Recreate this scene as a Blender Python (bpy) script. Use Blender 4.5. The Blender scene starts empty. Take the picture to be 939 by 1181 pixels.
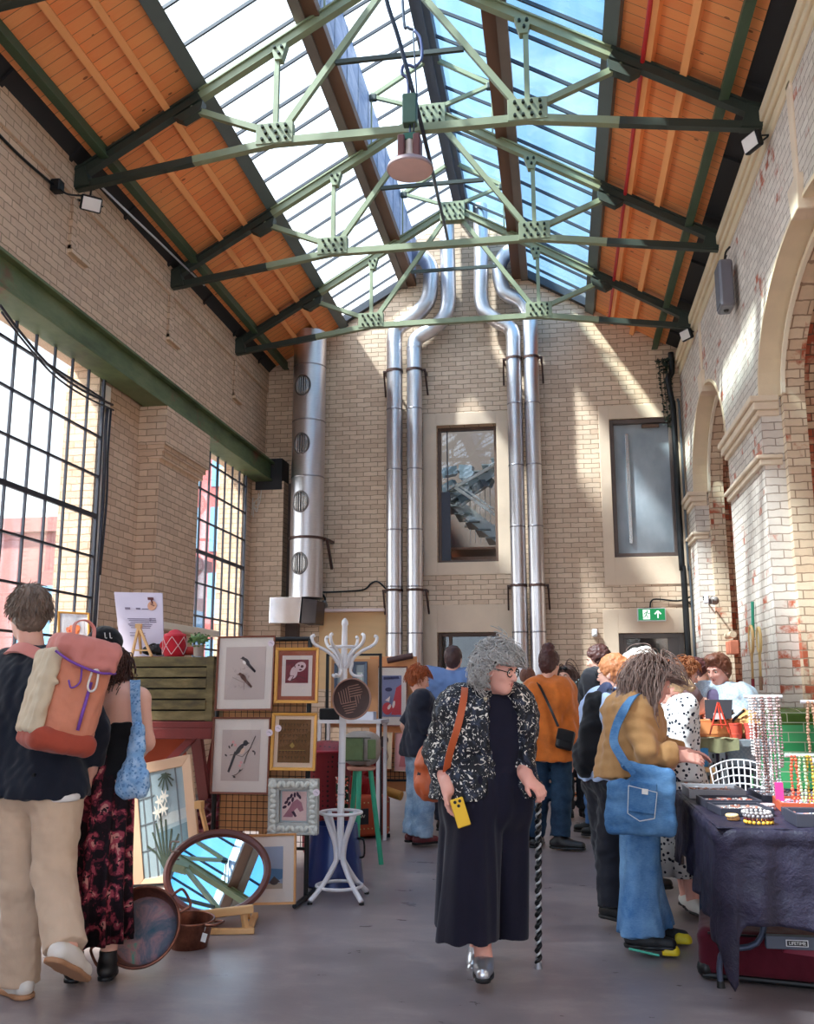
import bpy, math, random
import numpy as np
from mathutils import Vector, Matrix, noise
random.seed(7); np.random.seed(7)
PI = math.pi
SC = bpy.context.scene
COL = SC.collection
V3 = lambda *a: np.array(a, float)

# ---------------------------------------------------------------- camera
CAMZ = 1.36
FPX = 1090.69; IW, IH = 939.0, 1181.0
def cam_axes(p, y, r):
    cp, sp, cy, sy, cr, sr = math.cos(p), math.sin(p), math.cos(y), math.sin(y), math.cos(r), math.sin(r)
    f = V3(-sy*cp, cy*cp, sp); rt = V3(cy, sy, 0); up = np.cross(rt, f)
    return rt*cr+up*sr, -rt*sr+up*cr, f
CR, CU, CF = cam_axes(math.radians(10.5587), math.radians(9.0501), math.radians(-.0809))
CPOS = V3(0, 0, CAMZ)
def ray(x, y): return CR*(x-IW/2)/FPX - CU*(y-IH/2)/FPX + CF
def atY(x, y, Y): d = ray(x, y); return CPOS + d*(Y-CPOS[1])/d[1]
def atX(x, y, X): d = ray(x, y); return CPOS + d*(X-CPOS[0])/d[0]
def atZ(x, y, Z): d = ray(x, y); return CPOS + d*(Z-CPOS[2])/d[2]
cam = bpy.data.cameras.new('camera'); co = bpy.data.objects.new('camera', cam); COL.objects.link(co)
cam.sensor_fit = 'HORIZONTAL'; cam.sensor_width = 36.0; cam.lens = 36.0*FPX/IW; cam.clip_start = .05; cam.clip_end = 400
M = Matrix.Identity(4)
for i in range(3):
    M[i][0] = CR[i]; M[i][1] = CU[i]; M[i][2] = -CF[i]; M[i][3] = CPOS[i]
co.matrix_world = M
SC.camera = co

# ---------------------------------------------------------------- materials
MATS = {}
def lin(c):
    """sRGB 0-255 -> linear"""
    return tuple(((v/255)/12.92 if v/255 <= .04045 else ((v/255+.055)/1.055)**2.4) for v in c) + (1.0,)
class NT:
    def __init__(s, name):
        s.m = bpy.data.materials.new(name); s.m.use_nodes = True; s.t = s.m.node_tree; s.t.nodes.clear()
        s.out = s.n('ShaderNodeOutputMaterial')
    def n(s, typ, **kw):
        nd = s.t.nodes.new(typ)
        for k, v in kw.items(): setattr(nd, k, v)
        return nd
    def l(s, a, b): s.t.links.new(a, b)
    def put(s, sock, v):
        if hasattr(v, 'bl_idname') and hasattr(v, 'is_output'): s.l(v, sock)
        else: sock.default_value = v
    def math(s, op, a, b=0.0, c=None, clamp=False):
        nd = s.n('ShaderNodeMath', operation=op, use_clamp=clamp)
        s.put(nd.inputs[0], a); s.put(nd.inputs[1], b)
        if c is not None: s.put(nd.inputs[2], c)
        return nd.outputs[0]
    def mix(s, f, a, b, mode='MIX'):
        nd = s.n('ShaderNodeMix', data_type='RGBA', blend_type=mode)
        s.put(nd.inputs[0], f); s.put(nd.inputs[6], a); s.put(nd.inputs[7], b)
        return nd.outputs[2]
    def noise(s, vec, scale, detail=3, rough=.55, dist=0):
        nd = s.n('ShaderNodeTexNoise'); nd.inputs['Scale'].default_value = scale; nd.inputs['Detail'].default_value = detail
        nd.inputs['Roughness'].default_value = rough; nd.inputs['Distortion'].default_value = dist
        if vec is not None: s.l(vec, nd.inputs['Vector'])
        return nd.outputs[0]
    def ramp(s, v, pts, interp='LINEAR'):
        nd = s.n('ShaderNodeValToRGB'); cr = nd.color_ramp; cr.interpolation = interp
        while len(cr.elements) < len(pts): cr.elements.new(.5)
        for e, (p, c) in zip(cr.elements, pts): e.position = p; e.color = c if len(c) == 4 else (*c, 1)
        s.put(nd.inputs[0], v); return nd.outputs[0]
    def obj(s): return s.n('ShaderNodeTexCoord').outputs['Object']
    def mapv(s, vec, scale=(1,1,1), rot=(0,0,0), loc=(0,0,0)):
        nd = s.n('ShaderNodeMapping'); nd.inputs['Scale'].default_value = scale; nd.inputs['Rotation'].default_value = rot
        nd.inputs['Location'].default_value = loc; s.l(vec, nd.inputs['Vector']); return nd.outputs[0]
    def bump(s, h, strength=.3, dist=.01):
        nd = s.n('ShaderNodeBump'); nd.inputs['Strength'].default_value = strength; nd.inputs['Distance'].default_value = dist
        s.put(nd.inputs['Height'], h); return nd.outputs[0]
    def bsdf(s, col, rough=.6, metal=0., nrm=None, spec=.5, **kw):
        b = s.n('ShaderNodeBsdfPrincipled'); s.put(b.inputs['Base Color'], col); s.put(b.inputs['Roughness'], rough); s.put(b.inputs['Metallic'], metal)
        b.inputs['Specular IOR Level'].default_value = spec
        for k, v in kw.items(): s.put(b.inputs[k], v)
        if nrm is not None: s.l(nrm, b.inputs['Normal'])
        return b.outputs[0]
    def done(s, sh): s.l(sh, s.out.inputs['Surface']); return s.m
def W(v): return (v, v, v, 1)
def mat(c, rough=.6, metal=0., var=.12, scale=6., bump=.0, bscale=60., spec=.5, stretch=(1,1,1), **kw):
    """plain material with a little procedural variation; c is sRGB 0-255"""
    key = ('m', tuple(c), rough, metal, var, scale, bump, bscale, spec, stretch, tuple(sorted((k, str(v)) for k, v in kw.items())))
    if key in MATS: return MATS[key]
    t = NT('mat_%d_%d_%d' % tuple(c)); o = t.mapv(t.obj(), stretch); col = lin(c)
    if var:
        f2 = t.math('MULTIPLY_ADD', t.noise(o, scale, 4), 2*var, 1-var); cc = t.n('ShaderNodeCombineColor')
        for i in range(3): t.l(f2, cc.inputs[i])
        col = t.mix(1.0, col, cc.outputs[0], 'MULTIPLY')
    nrm = t.bump(t.noise(o, bscale, 3), bump, .01) if bump else None
    m = t.done(t.bsdf(col, rough, metal, nrm, spec, **kw)); MATS[key] = m; return m

# ---------------------------------------------------------------- mesh builder
def norm(v): v = np.asarray(v, float); n = np.linalg.norm(v); return v/n if n > 1e-12 else v
def frame_from(d, up=(0,0,1)):
    d = norm(d); u = np.asarray(up, float)
    if abs(d@u) > .98: u = V3(1,0,0) if abs(d[0]) < .9 else V3(0,1,0)
    a = norm(np.cross(u, d)); b = np.cross(d, a); return a, b, d
def rz(a): c, s = math.cos(a), math.sin(a); return np.array([[c,-s,0],[s,c,0],[0,0,1.]])
def rx(a): c, s = math.cos(a), math.sin(a); return np.array([[1.,0,0],[0,c,-s],[0,s,c]])
def ry(a): c, s = math.cos(a), math.sin(a); return np.array([[c,0,s],[0,1.,0],[-s,0,c]])
class MB:
    def __init__(s): s.v = []; s.f = []; s.mi = []; s.cur = 0
    def add(s, vs, fs):
        b = len(s.v); s.v.extend([tuple(map(float, p)) for p in vs]); s.f.extend([tuple(i+b for i in f) for f in fs]); s.mi.extend([s.cur]*len(fs)); return s
    def box(s, c, h, R=None):
        """centre, half sizes"""
        c = np.asarray(c, float); R = np.eye(3) if R is None else R
        vs = [c + R@(np.array([x*h[0], y*h[1], z*h[2]])) for x in (-1,1) for y in (-1,1) for z in (-1,1)]
        return s.add(vs, [(0,1,3,2),(4,6,7,5),(0,4,5,1),(2,3,7,6),(0,2,6,4),(1,5,7,3)])
    def bx(s, x0, x1, y0, y1, z0, z1): return s.box(((x0+x1)/2,(y0+y1)/2,(z0+z1)/2), (abs(x1-x0)/2,abs(y1-y0)/2,abs(z1-z0)/2))
    def cbox(s, c, h, R=None, ch=.15):
        """box with chamfered vertical edges + top/bottom (ch absolute)"""
        c = np.asarray(c, float); R = np.eye(3) if R is None else R
        ch = min(ch, min(h)*.9); rings = []
        def ring(hx, hy, z): 
            q = ch
            return [(hx-q,-hy,z),(hx,-hy+q,z),(hx,hy-q,z),(hx-q,hy,z),(-hx+q,hy,z),(-hx,hy-q,z),(-hx,-hy+q,z),(-hx+q,-hy,z)]
        vs = ring(h[0]-ch*.6,h[1]-ch*.6,-h[2])+ring(h[0],h[1],-h[2]+ch)+ring(h[0],h[1],h[2]-ch)+ring(h[0]-ch*.6,h[1]-ch*.6,h[2])
        vs = [c+R@np.array(p) for p in vs]; fs = [tuple(range(7,-1,-1)), tuple(range(24,32))]
        for k in range(3):
            for i in range(8): j = (i+1)%8; fs.append((k*8+i,k*8+j,k*8+8+j,k*8+8+i))
        return s.add(vs, fs)
    def bar(s, p0, p1, w, h, up=(0,0,1)):
        """rectangular bar from p0 to p1; w sideways, h along up"""
        p0 = np.asarray(p0, float); p1 = np.asarray(p1, float); a, b, d = frame_from(p1-p0, up)
        R = np.stack([a, b, d], 1); return s.box((p0+p1)/2, (w/2, h/2, np.linalg.norm(p1-p0)/2), R)
    def tube(s, pts, r, n=10, closed=False, caps=True, flat=None):
        pts = [np.asarray(p, float) for p in pts]; m = len(pts); rr = r if hasattr(r, '__len__') else [r]*m
        tang = []
        for i in range(m):
            a = pts[(i-1)%m] if (closed or i > 0) else pts[i]; b = pts[(i+1)%m] if (closed or i < m-1) else pts[i]
            tang.append(norm(b-a))
        a, b, _ = frame_from(tang[0]); vs = []
        for i in range(m):
            t = tang[i]; a = norm(a - t*(a@t)); b = np.cross(t, a)
            for k in range(n):
                an = 2*PI*k/n; fa, fb = (flat if flat else (1,1))
                vs.append(pts[i] + (a*math.cos(an)*fa + b*math.sin(an)*fb)*rr[i])
        fs = []
        for i in range(m if closed else m-1):
            for k in range(n):
                j = (i+1)%m; q = (k+1)%n; fs.append((i*n+k, i*n+q, j*n+q, j*n+k))
        if caps and not closed: fs += [tuple(range(n-1,-1,-1)), tuple(range((m-1)*n, m*n))]
        return s.add(vs, fs)
    def cyl(s, p0, p1, r0, r1=None, n=16): return s.tube([p0, p1], [r0, r0 if r1 is None else r1], n)
    def lathe(s, prof, c=(0,0,0), n=24, R=None, sx=1., sy=1., closed_ends=True):
        """prof: list of (r,z)"""
        c = np.asarray(c, float); R = np.eye(3) if R is None else R; vs = []
        for r, z in prof:
            for k in range(n): a = 2*PI*k/n; vs.append(c+R@np.array([r*sx*math.cos(a), r*sy*math.sin(a), z]))
        fs = []
        for i in range(len(prof)-1):
            for k in range(n): q = (k+1)%n; fs.append((i*n+k, i*n+q, (i+1)*n+q, (i+1)*n+k))
        if closed_ends:
            fs += [tuple(range(n-1,-1,-1)), tuple(range((len(prof)-1)*n, len(prof)*n))]
        return s.add(vs, fs)
    def prism(s, poly, d):
        """extrude 3-D polygon by vector d"""
        poly = [np.asarray(p, float) for p in poly]; n = len(poly); d = np.asarray(d, float)
        vs = poly+[p+d for p in poly]; fs = [tuple(range(n-1,-1,-1)), tuple(range(n,2*n))]
        for i in range(n): j = (i+1)%n; fs.append((i,j,n+j,n+i))
        return s.add(vs, fs)
    def sphere(s, c, r, n=16, m=10, R=None):
        r = r if hasattr(r, '__len__') else (r,r,r); c = np.asarray(c, float); R = np.eye(3) if R is None else R; vs = []
        for i in range(m+1):
            t = PI*i/m
            for k in range(n): a = 2*PI*k/n; vs.append(c+R@np.array([r[0]*math.sin(t)*math.cos(a), r[1]*math.sin(t)*math.sin(a), -r[2]*math.cos(t)]))
        fs = []
        for i in range(m):
            for k in range(n): q = (k+1)%n; fs.append((i*n+k, i*n+q, (i+1)*n+q, (i+1)*n+k))
        return s.add(vs, fs)
    def grid(s, fn, nu, nv, wrap=False):
        vs = [fn(i/(nu if wrap else nu-1), j/(nv-1)) for i in range(nu) for j in range(nv)]; fs = []
        for i in range(nu if wrap else nu-1):
            for j in range(nv-1): q = (i+1)%nu; fs.append((i*nv+j, q*nv+j, q*nv+j+1, i*nv+j+1))
        return s.add(vs, fs)
    def build(s, name, m=None, parent=None, smooth=False, org=None, bevel=0., angle=40):
        if parent is not None and org is None: org = PLOC.get(parent.name, (0,0,0))
        o3 = (0,0,0) if org is None else org
        me = bpy.data.meshes.new(name)
        me.from_pydata([(p[0]-o3[0], p[1]-o3[1], p[2]-o3[2]) for p in s.v], [], s.f)
        return finish(me, name, m, parent, smooth, o3 if parent is None else (0,0,0), bevel, angle, s.mi)
PLOC = {}
def finish(me, name, m, parent, smooth, loc=(0,0,0), bevel=0., angle=40, mi=None):
    if m is not None:
        for x in (m if isinstance(m, (list, tuple)) else [m]): me.materials.append(x)
        if mi and len(me.materials) > 1: me.polygons.foreach_set('material_index', mi)
    import bmesh
    if len(me.polygons) < 30000:
        b = bmesh.new(); b.from_mesh(me); bmesh.ops.recalc_face_normals(b, faces=b.faces); b.to_mesh(me); b.free()
    if smooth:
        me.polygons.foreach_set('use_smooth', [True]*len(me.polygons))
        if smooth != 'all': me.set_sharp_from_angle(angle=math.radians(angle))
    me.update()
    o = bpy.data.objects.new(name, me); COL.objects.link(o); o.location = loc
    PLOC[o.name] = tuple(loc) if parent is None else PLOC.get(parent.name, (0,0,0))
    if parent is not None: o.parent = parent
    if bevel:
        md = o.modifiers.new('bevel', 'BEVEL'); md.width = bevel; md.segments = 2; md.limit_method = 'ANGLE'; md.angle_limit = math.radians(50)
    return o
def thing(name, label, cat, loc, group=None):
    """Empty at the thing's base; children are built in world coordinates and stored relative to it"""
    o = bpy.data.objects.new(name, None); COL.objects.link(o); o.location = tuple(map(float, loc)); o.empty_display_size = .1
    PLOC[o.name] = tuple(map(float, loc)); o['label'] = label; o['category'] = cat
    if group: o['group'] = group
    return o
def tag(o, label, cat, group=None, kind=None):
    if label: o['label'] = label
    if cat: o['category'] = cat
    if group: o['group'] = group
    if kind: o['kind'] = kind
    return o
def struct(o): o['kind'] = 'structure'; return o
def copy_thing(o, loc, label=None, rotz=None):
    """the thing and each of its parts and sub-parts, sharing mesh data"""
    def rec(a, par):
        c = a.copy(); COL.objects.link(c)
        if par is not None: c.parent = par
        for ch in list(a.children): rec(ch, c)
        return c
    c = rec(o, None); c.location = tuple(map(float, loc)); PLOC[c.name] = tuple(map(float, loc))
    if rotz is not None: c.rotation_euler[2] = rotz
    if label: c['label'] = label
    return c
def bez(pts, n=8):
    """Catmull-Rom through pts"""
    P = [np.asarray(p, float) for p in pts]; P = [2*P[0]-P[1]]+P+[2*P[-1]-P[-2]]; out = []
    for i in range(1, len(P)-2):
        for k in range(n):
            t = k/n; a, b, c, d = P[i-1:i+3]
            out.append(.5*((2*b)+(c-a)*t+(2*a-5*b+4*c-d)*t*t+(3*b-a-3*c+d)*t**3))
    out.append(P[-2]); return out
def text_obj(s, size, name, m, parent, loc, R, extrude=.0015, align='CENTER', font_scale=(1,1)):
    """lettering as a mesh; R columns = (text right, text up, out)"""
    cu = bpy.data.curves.new(name, 'FONT'); cu.body = s; cu.size = size; cu.extrude = extrude; cu.align_x = align; cu.align_y = 'CENTER'
    o = bpy.data.objects.new(name, cu); COL.objects.link(o)
    dg = bpy.context.evaluated_depsgraph_get(); me = bpy.data.meshes.new_from_object(o.evaluated_get(dg)); bpy.data.objects.remove(o)
    A = np.empty(len(me.vertices)*3); me.vertices.foreach_get('co', A); A = A.reshape(-1,3); A[:,0] *= font_scale[0]; A[:,1] *= font_scale[1]
    org = np.array(PLOC.get(parent.name, (0,0,0))) if parent is not None else np.zeros(3)
    B = A@np.asarray(R, float).T + np.asarray(loc, float) - org
    me.vertices.foreach_set('co', B.ravel()); me.materials.clear(); 
    return finish(me, name, m, parent, False)
# ================================================================ light
E_Y = 14.5            # end wall
YB = -6.0             # wall behind the camera
XL, XG, XU, XR = -4.74, -4.40, -4.66, 1.97
CX = -1.36; SL = .597
SUN_DIR = norm(V3(-.50, -.30, .82))     # towards the sun
sun = bpy.data.lights.new('sun', 'SUN'); so = bpy.data.objects.new('sun', sun); COL.objects.link(so)
sun.energy = 12.5; sun.angle = math.radians(3.0); sun.color = (1, .93, .82)
so.rotation_euler = Vector(SUN_DIR).to_track_quat('Z', 'Y').to_euler()
w = bpy.data.worlds.new('world'); SC.world = w; w.use_nodes = True; wt = w.node_tree; wt.nodes.clear()
def wn(t, **k):
    n = wt.nodes.new(t)
    for a, b in k.items(): setattr(n, a, b)
    return n
tc = wn('ShaderNodeTexCoord'); sx = wn('ShaderNodeSeparateXYZ'); wt.links.new(tc.outputs['Generated'], sx.inputs[0])
def wm(op, a, b=0., c=None, clamp=False):
    n = wn('ShaderNodeMath', operation=op, use_clamp=clamp)
    for i, v in enumerate((a, b, c)):
        if v is None: continue
        if hasattr(v, 'is_output'): wt.links.new(v, n.inputs[i])
        else: n.inputs[i].default_value = v
    return n.outputs[0]
def wmix(f, a, b):
    n = wn('ShaderNodeMix', data_type='RGBA')
    for i, v in ((0, f), (6, a), (7, b)):
        if hasattr(v, 'is_output'): wt.links.new(v, n.inputs[i])
        else: n.inputs[i].default_value = v
    return n.outputs[2]
mp = wn('ShaderNodeMapping'); mp.inputs['Scale'].default_value = (1.2, 2.6, 4.0); wt.links.new(tc.outputs['Generated'], mp.inputs[0])
cl = wn('ShaderNodeTexNoise'); cl.inputs['Scale'].default_value = 2.2; cl.inputs['Detail'].default_value = 7; cl.inputs['Roughness'].default_value = .55
wt.links.new(mp.outputs[0], cl.inputs['Vector'])
zen = wm('POWER', wm('MAXIMUM', sx.outputs[2], 0.0), .55)
blue = wmix(zen, (.80, .90, 1.0, 1), (.055, .35, .80, 1))
east = wm('MULTIPLY_ADD', sx.outputs[0], -1.25, .10, True)          # whiter towards the sun (-x)
cloud = wm('MULTIPLY_ADD', cl.outputs[0], 4.0, -2.3, True)
white = wm('MAXIMUM', cloud, east)
skyc = wmix(white, blue, (.96, .98, 1, 1))
bg = wn('ShaderNodeBackground'); wt.links.new(skyc, bg.inputs[0])
south = wm('MULTIPLY_ADD', sx.outputs[1], -1.2, -.1, True)
wt.links.new(wm('ADD', wm('MULTIPLY_ADD', cloud, .35, .62), wm('ADD', wm('MULTIPLY', east, 1.15), wm('MULTIPLY', south, 1.1))), bg.inputs[1])
wo = wn('ShaderNodeOutputWorld'); wt.links.new(bg.outputs[0], wo.inputs[0])
SC.view_settings.view_transform = 'Standard'; SC.view_settings.look = 'None'; SC.view_settings.gamma = 1.0; SC.view_settings.use_curve_mapping = False
SC.view_settings.exposure = 1.15
SC.cycles.use_denoising = True
try: SC.cycles.denoiser = 'OPENIMAGEDENOISE'
except Exception: pass
SC.cycles.max_bounces = 8; SC.cycles.diffuse_bounces = 4; SC.cycles.glossy_bounces = 4; SC.cycles.transparent_max_bounces = 16
SC.cycles.sample_clamp_indirect = 6.0; SC.cycles.caustics_reflective = False; SC.cycles.caustics_refractive = False

# ================================================================ wall materials
def brick_mat(name, c1, c2, mortar, red=0.0, redscale=1.2, bump=.55, row=.077, wid=.232, dirt=.2, redlow=0.):
    t = NT(name); o = t.obj(); s = t.n('ShaderNodeSeparateXYZ'); t.l(o, s.inputs[0])
    g = t.n('ShaderNodeNewGeometry'); gn = t.n('ShaderNodeSeparateXYZ'); t.l(g.outputs['True Normal'], gn.inputs[0])
    ax = t.math('GREATER_THAN', t.math('ABSOLUTE', gn.outputs[0]), .7)
    u = t.math('ADD', t.math('MULTIPLY', s.outputs[1], ax), t.math('MULTIPLY', s.outputs[0], t.math('SUBTRACT', 1.0, ax)))
    c = t.n('ShaderNodeCombineXYZ'); t.l(u, c.inputs[0]); t.l(s.outputs[2], c.inputs[1])
    wob = t.noise(o, 9, 2); c2v = t.n('ShaderNodeVectorMath', operation='ADD'); t.l(c.outputs[0], c2v.inputs[0])
    cw = t.n('ShaderNodeCombineXYZ'); t.l(t.math('MULTIPLY_ADD', wob, .026, -.013), cw.inputs[1]); t.l(cw.outputs[0], c2v.inputs[1])
    b = t.n('ShaderNodeTexBrick'); b.offset = .5; t.l(c2v.outputs[0], b.inputs['Vector'])
    b.inputs['Scale'].default_value = 1; b.inputs['Brick Width'].default_value = wid; b.inputs['Row Height'].default_value = row
    b.inputs['Mortar Size'].default_value = .006; b.inputs['Mortar Smooth'].default_value = .25; b.inputs['Bias'].default_value = .0
    b.inputs['Color1'].default_value = lin(c1); b.inputs['Color2'].default_value = lin(c2); b.inputs['Mortar'].default_value = lin(mortar)
    col = b.outputs['Color']
    big = t.noise(o, .55, 5, .6); fine = t.noise(o, 14, 4, .6)
    mul = t.math('MULTIPLY_ADD', big, dirt*2, 1-dirt); mul = t.math('MULTIPLY', mul, t.math('MULTIPLY_ADD', fine, .24, .88))
    cc = t.n('ShaderNodeCombineColor'); [t.l(mul, cc.inputs[i]) for i in range(3)]
    col = t.mix(1.0, col, cc.outputs[0], 'MULTIPLY')
    if red or redlow:
        rn = t.noise(o, redscale, 6, .65); rb = t.n('ShaderNodeTexWhiteNoise', noise_dimensions='2D')
        # flaked bricks: quantise per brick
        q = t.n('ShaderNodeVectorMath', operation='DIVIDE'); t.l(c.outputs[0], q.inputs[0]); q.inputs[1].default_value = (wid*.5, row, 1)
        fl = t.n('ShaderNodeVectorMath', operation='FLOOR'); t.l(q.outputs[0], fl.inputs[0]); t.l(fl.outputs[0], rb.inputs['Vector'])
        thr = red
        if redlow: thr = t.math('MULTIPLY_ADD', t.math('MULTIPLY_ADD', s.outputs[2], -.5, 1.45, True), redlow, red)
        k = t.math('ADD', t.math('MULTIPLY', rn, .86), t.math('MULTIPLY', rb.outputs['Value'], .14))
        lim = t.math('SUBTRACT', 1.0, thr)
        f = t.math('MULTIPLY', t.math('SUBTRACT', k, t.math('MULTIPLY', lim, .62)), 14.0, None, True)
        f = t.math('MULTIPLY', f, t.math('SUBTRACT', 1.0, b.outputs['Fac']))
        rc = t.mix(t.noise(o, 7, 3), lin((150, 62, 44)), lin((205, 112, 78)))
        col = t.mix(f, col, rc)
    h = t.math('SUBTRACT', t.math('MULTIPLY', fine, .35), b.outputs['Fac'])
    return t.done(t.bsdf(col, .62, 0, t.bump(h, bump, .012), .35))
M_BR_END = brick_mat('cream_painted_brick', (230,202,174), (212,180,152), (162,132,108))
M_BR_LEFT = brick_mat('cream_brick_left', (222,192,164), (204,172,146), (160,132,108))
M_BR_RIGHT = brick_mat('whitewashed_brick', (226,214,202), (210,196,184), (164,146,132), red=.05, redscale=2.6, dirt=.34, redlow=.06)
M_BR_RED = brick_mat('flaking_red_brick', (226,200,170), (206,172,140), (120,86,68), red=.23, redscale=1.5, dirt=.35, redlow=.08, bump=.9)
M_STONE = mat((230,208,182), .6, 0, .16, 5, .25, 40)
M_RENDER = mat((222,196,170), .65, 0, .14, 2.2, .2, 30)
def floor_mat():
    t = NT('polished_concrete'); o = t.obj()
    n1 = t.noise(o, .7, 6, .62); n2 = t.noise(t.mapv(o, (1,2.2,1)), 3.2, 6, .65, .6); n3 = t.noise(o, 60, 2)
    f = t.math('ADD', t.math('MULTIPLY', n1, .6), t.math('MULTIPLY', n2, .4))
    col = t.ramp(f, [(.30, lin((110,102,106))), (.5, lin((143,132,134))), (.68, lin((180,167,165)))])
    col = t.mix(t.math('MULTIPLY', n3, .22), col, lin((92,88,92)))
    r = t.math('MULTIPLY_ADD', n2, .35, .16)
    return t.done(t.bsdf(col, r, 0, t.bump(n3, .03, .006), .5))
M_FLOOR = floor_mat()
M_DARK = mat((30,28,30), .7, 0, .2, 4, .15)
M_STEELGREEN = mat((58,78,52), .5, 0, .25, 5, .15, 40)
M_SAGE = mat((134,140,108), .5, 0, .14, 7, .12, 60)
M_SAGESHADE = mat((44,52,44), .5, 0, .2, 7, .12, 60)  # sage paint darkened: eaves shade put into the outer truss members
M_BLACKMETAL = mat((22,23,26), .42, .3, .1)
M_WINFRAME = mat((38,40,52), .5, .2, .1)

# ================================================================ shell
m = MB(); m.bx(-9,6,YB,16.5,-.2,0)
struct(m.build('floor', M_FLOOR))

# end wall with openings
WIN = dict(x0=-1.83, x1=-.88, z0=3.28, z1=5.48)
UD = dict(x0=.87, x1=1.83, z0=3.30, z1=5.46)
LW = dict(x0=-1.84, x1=-.90, z0=0, z1=2.20)
RD = dict(x0=.88, x1=1.83, z0=0, z1=2.16)
def wall_cells(m, xs, zs, holes, y0, y1):
    for i in range(len(xs)-1):
        for j in range(len(zs)-1):
            cx, cz = (xs[i]+xs[i+1])/2, (zs[j]+zs[j+1])/2
            if any(h['x0'] < cx < h['x1'] and h['z0'] < cz < h['z1'] for h in holes): continue
            m.bx(xs[i], xs[i+1], y0, y1, zs[j], zs[j+1])
holes = [WIN, UD, LW, RD]
m = MB(); xs = sorted({-4.95, 4.2, *[h[k] for h in holes for k in ('x0','x1')]}); zs = sorted({0, 6.5, *[h[k] for h in holes for k in ('z0','z1')]})
wall_cells(m, xs, zs, holes, E_Y, E_Y+.35)
gz = 6.5; zr = lambda x: 6.36+.15+SL*(3.34-abs(x-CX))
m.prism([(-4.95,E_Y,gz),(4.2,E_Y,gz),(CX+3.3,E_Y,gz+.1),(CX+.8,E_Y,zr(CX+.8)),(CX+.8,E_Y,8.70),(CX,E_Y,9.15),(CX-.8,E_Y,8.70),(CX-.8,E_Y,zr(CX-.8)),(CX-3.3,E_Y,gz+.1)], (0,.35,0))
struct(m.build('wall_back', M_BR_END))
# smooth rendered bands round the openings
def surround(h, w, name, top=.26, bot=.26):
    m = MB(); y0, y1 = E_Y-.012, E_Y+.02
    m.bx(h['x0']-w, h['x0'], y0, y1, max(h['z0']-bot,0), h['z1']+top); m.bx(h['x1'], h['x1']+w, y0, y1, max(h['z0']-bot,0), h['z1']+top)
    m.bx(h['x0']-.001, h['x1']+.001, y0, y1, h['z1'], h['z1']+top)
    if h['z0'] > 0: m.bx(h['x0']-.001, h['x1']+.001, y0, y1, h['z0']-bot, h['z0'])
    return struct(m.build(name, M_RENDER, bevel=.006))
surround(WIN, .22, 'trim_1', .2, .2); surround(UD, .16, 'trim_2', .22, .42); surround(LW, .26, 'trim_3', .42); surround(RD, .22, 'trim_4', .36)
def frame_rect(m, h, y0, y1, w):
    m.bx(h['x0'], h['x0']+w, y0, y1, h['z0'], h['z1']); m.bx(h['x1']-w, h['x1'], y0, y1, h['z0'], h['z1'])
    m.bx(h['x0']+w, h['x1']-w, y0, y1, h['z1']-w, h['z1'])
    if h['z0'] > 0: m.bx(h['x0']+w, h['x1']-w, y0, y1, h['z0'], h['z0']+w)
M_BROWNFRAME = mat((96,74,62), .5, 0, .2); M_GREYFRAME = mat((120,112,108), .5, 0, .15)
def glass_mat(name, tint, transp, dirt=0., dirtcol=(.9,.9,.9,1), scale=(1,1,1), rough=.02, trans=.5):
    """thin glazing: mostly see-through, some mirror reflection, some scattering dirt"""
    t = NT(name); tr = t.n('ShaderNodeBsdfTransparent'); tr.inputs[0].default_value = tint
    gl = t.n('ShaderNodeBsdfGlossy'); gl.inputs['Roughness'].default_value = rough; gl.inputs[0].default_value = (1,1,1,1)
    mx = t.n('ShaderNodeMixShader'); lw = t.n('ShaderNodeLayerWeight'); lw.inputs[0].default_value = .25
    t.l(t.math('MULTIPLY_ADD', lw.outputs['Fresnel'], 1-transp, .02, True), mx.inputs[0]); t.l(tr.outputs[0], mx.inputs[1]); t.l(gl.outputs[0], mx.inputs[2]); sh = mx.outputs[0]
    if dirt:
        tl = t.n('ShaderNodeBsdfTranslucent'); tl.inputs[0].default_value = dirtcol; df = t.n('ShaderNodeBsdfDiffuse'); df.inputs[0].default_value = dirtcol
        m3 = t.n('ShaderNodeMixShader'); m3.inputs[0].default_value = trans; t.l(df.outputs[0], m3.inputs[1]); t.l(tl.outputs[0], m3.inputs[2])
        nz = t.noise(t.mapv(t.obj(), scale), 1.0, 6, .6, .4)
        m2 = t.n('ShaderNodeMixShader'); t.l(t.math('MULTIPLY_ADD', nz, dirt*2.4, -dirt*.55, True), m2.inputs[0]); t.l(sh, m2.inputs[1]); t.l(m3.outputs[0], m2.inputs[2]); sh = m2.outputs[0]
    return t.done(sh)
M_GLASS = glass_mat('window_glass', (.93,.96,.97,1), .55)
M_ROOFGLASS = glass_mat('roof_glass', (.78,.87,.95,1), .8, .30, (.92,.95,.97,1), (.9,.5,.9), .05, .75)
M_ROOFGLASS_R = glass_mat('roof_glass_streaked', (.84,.95,.99,1), .85, .07, (.55,.78,.92,1), (3.0,.35,3.0), .05, .7)

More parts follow.
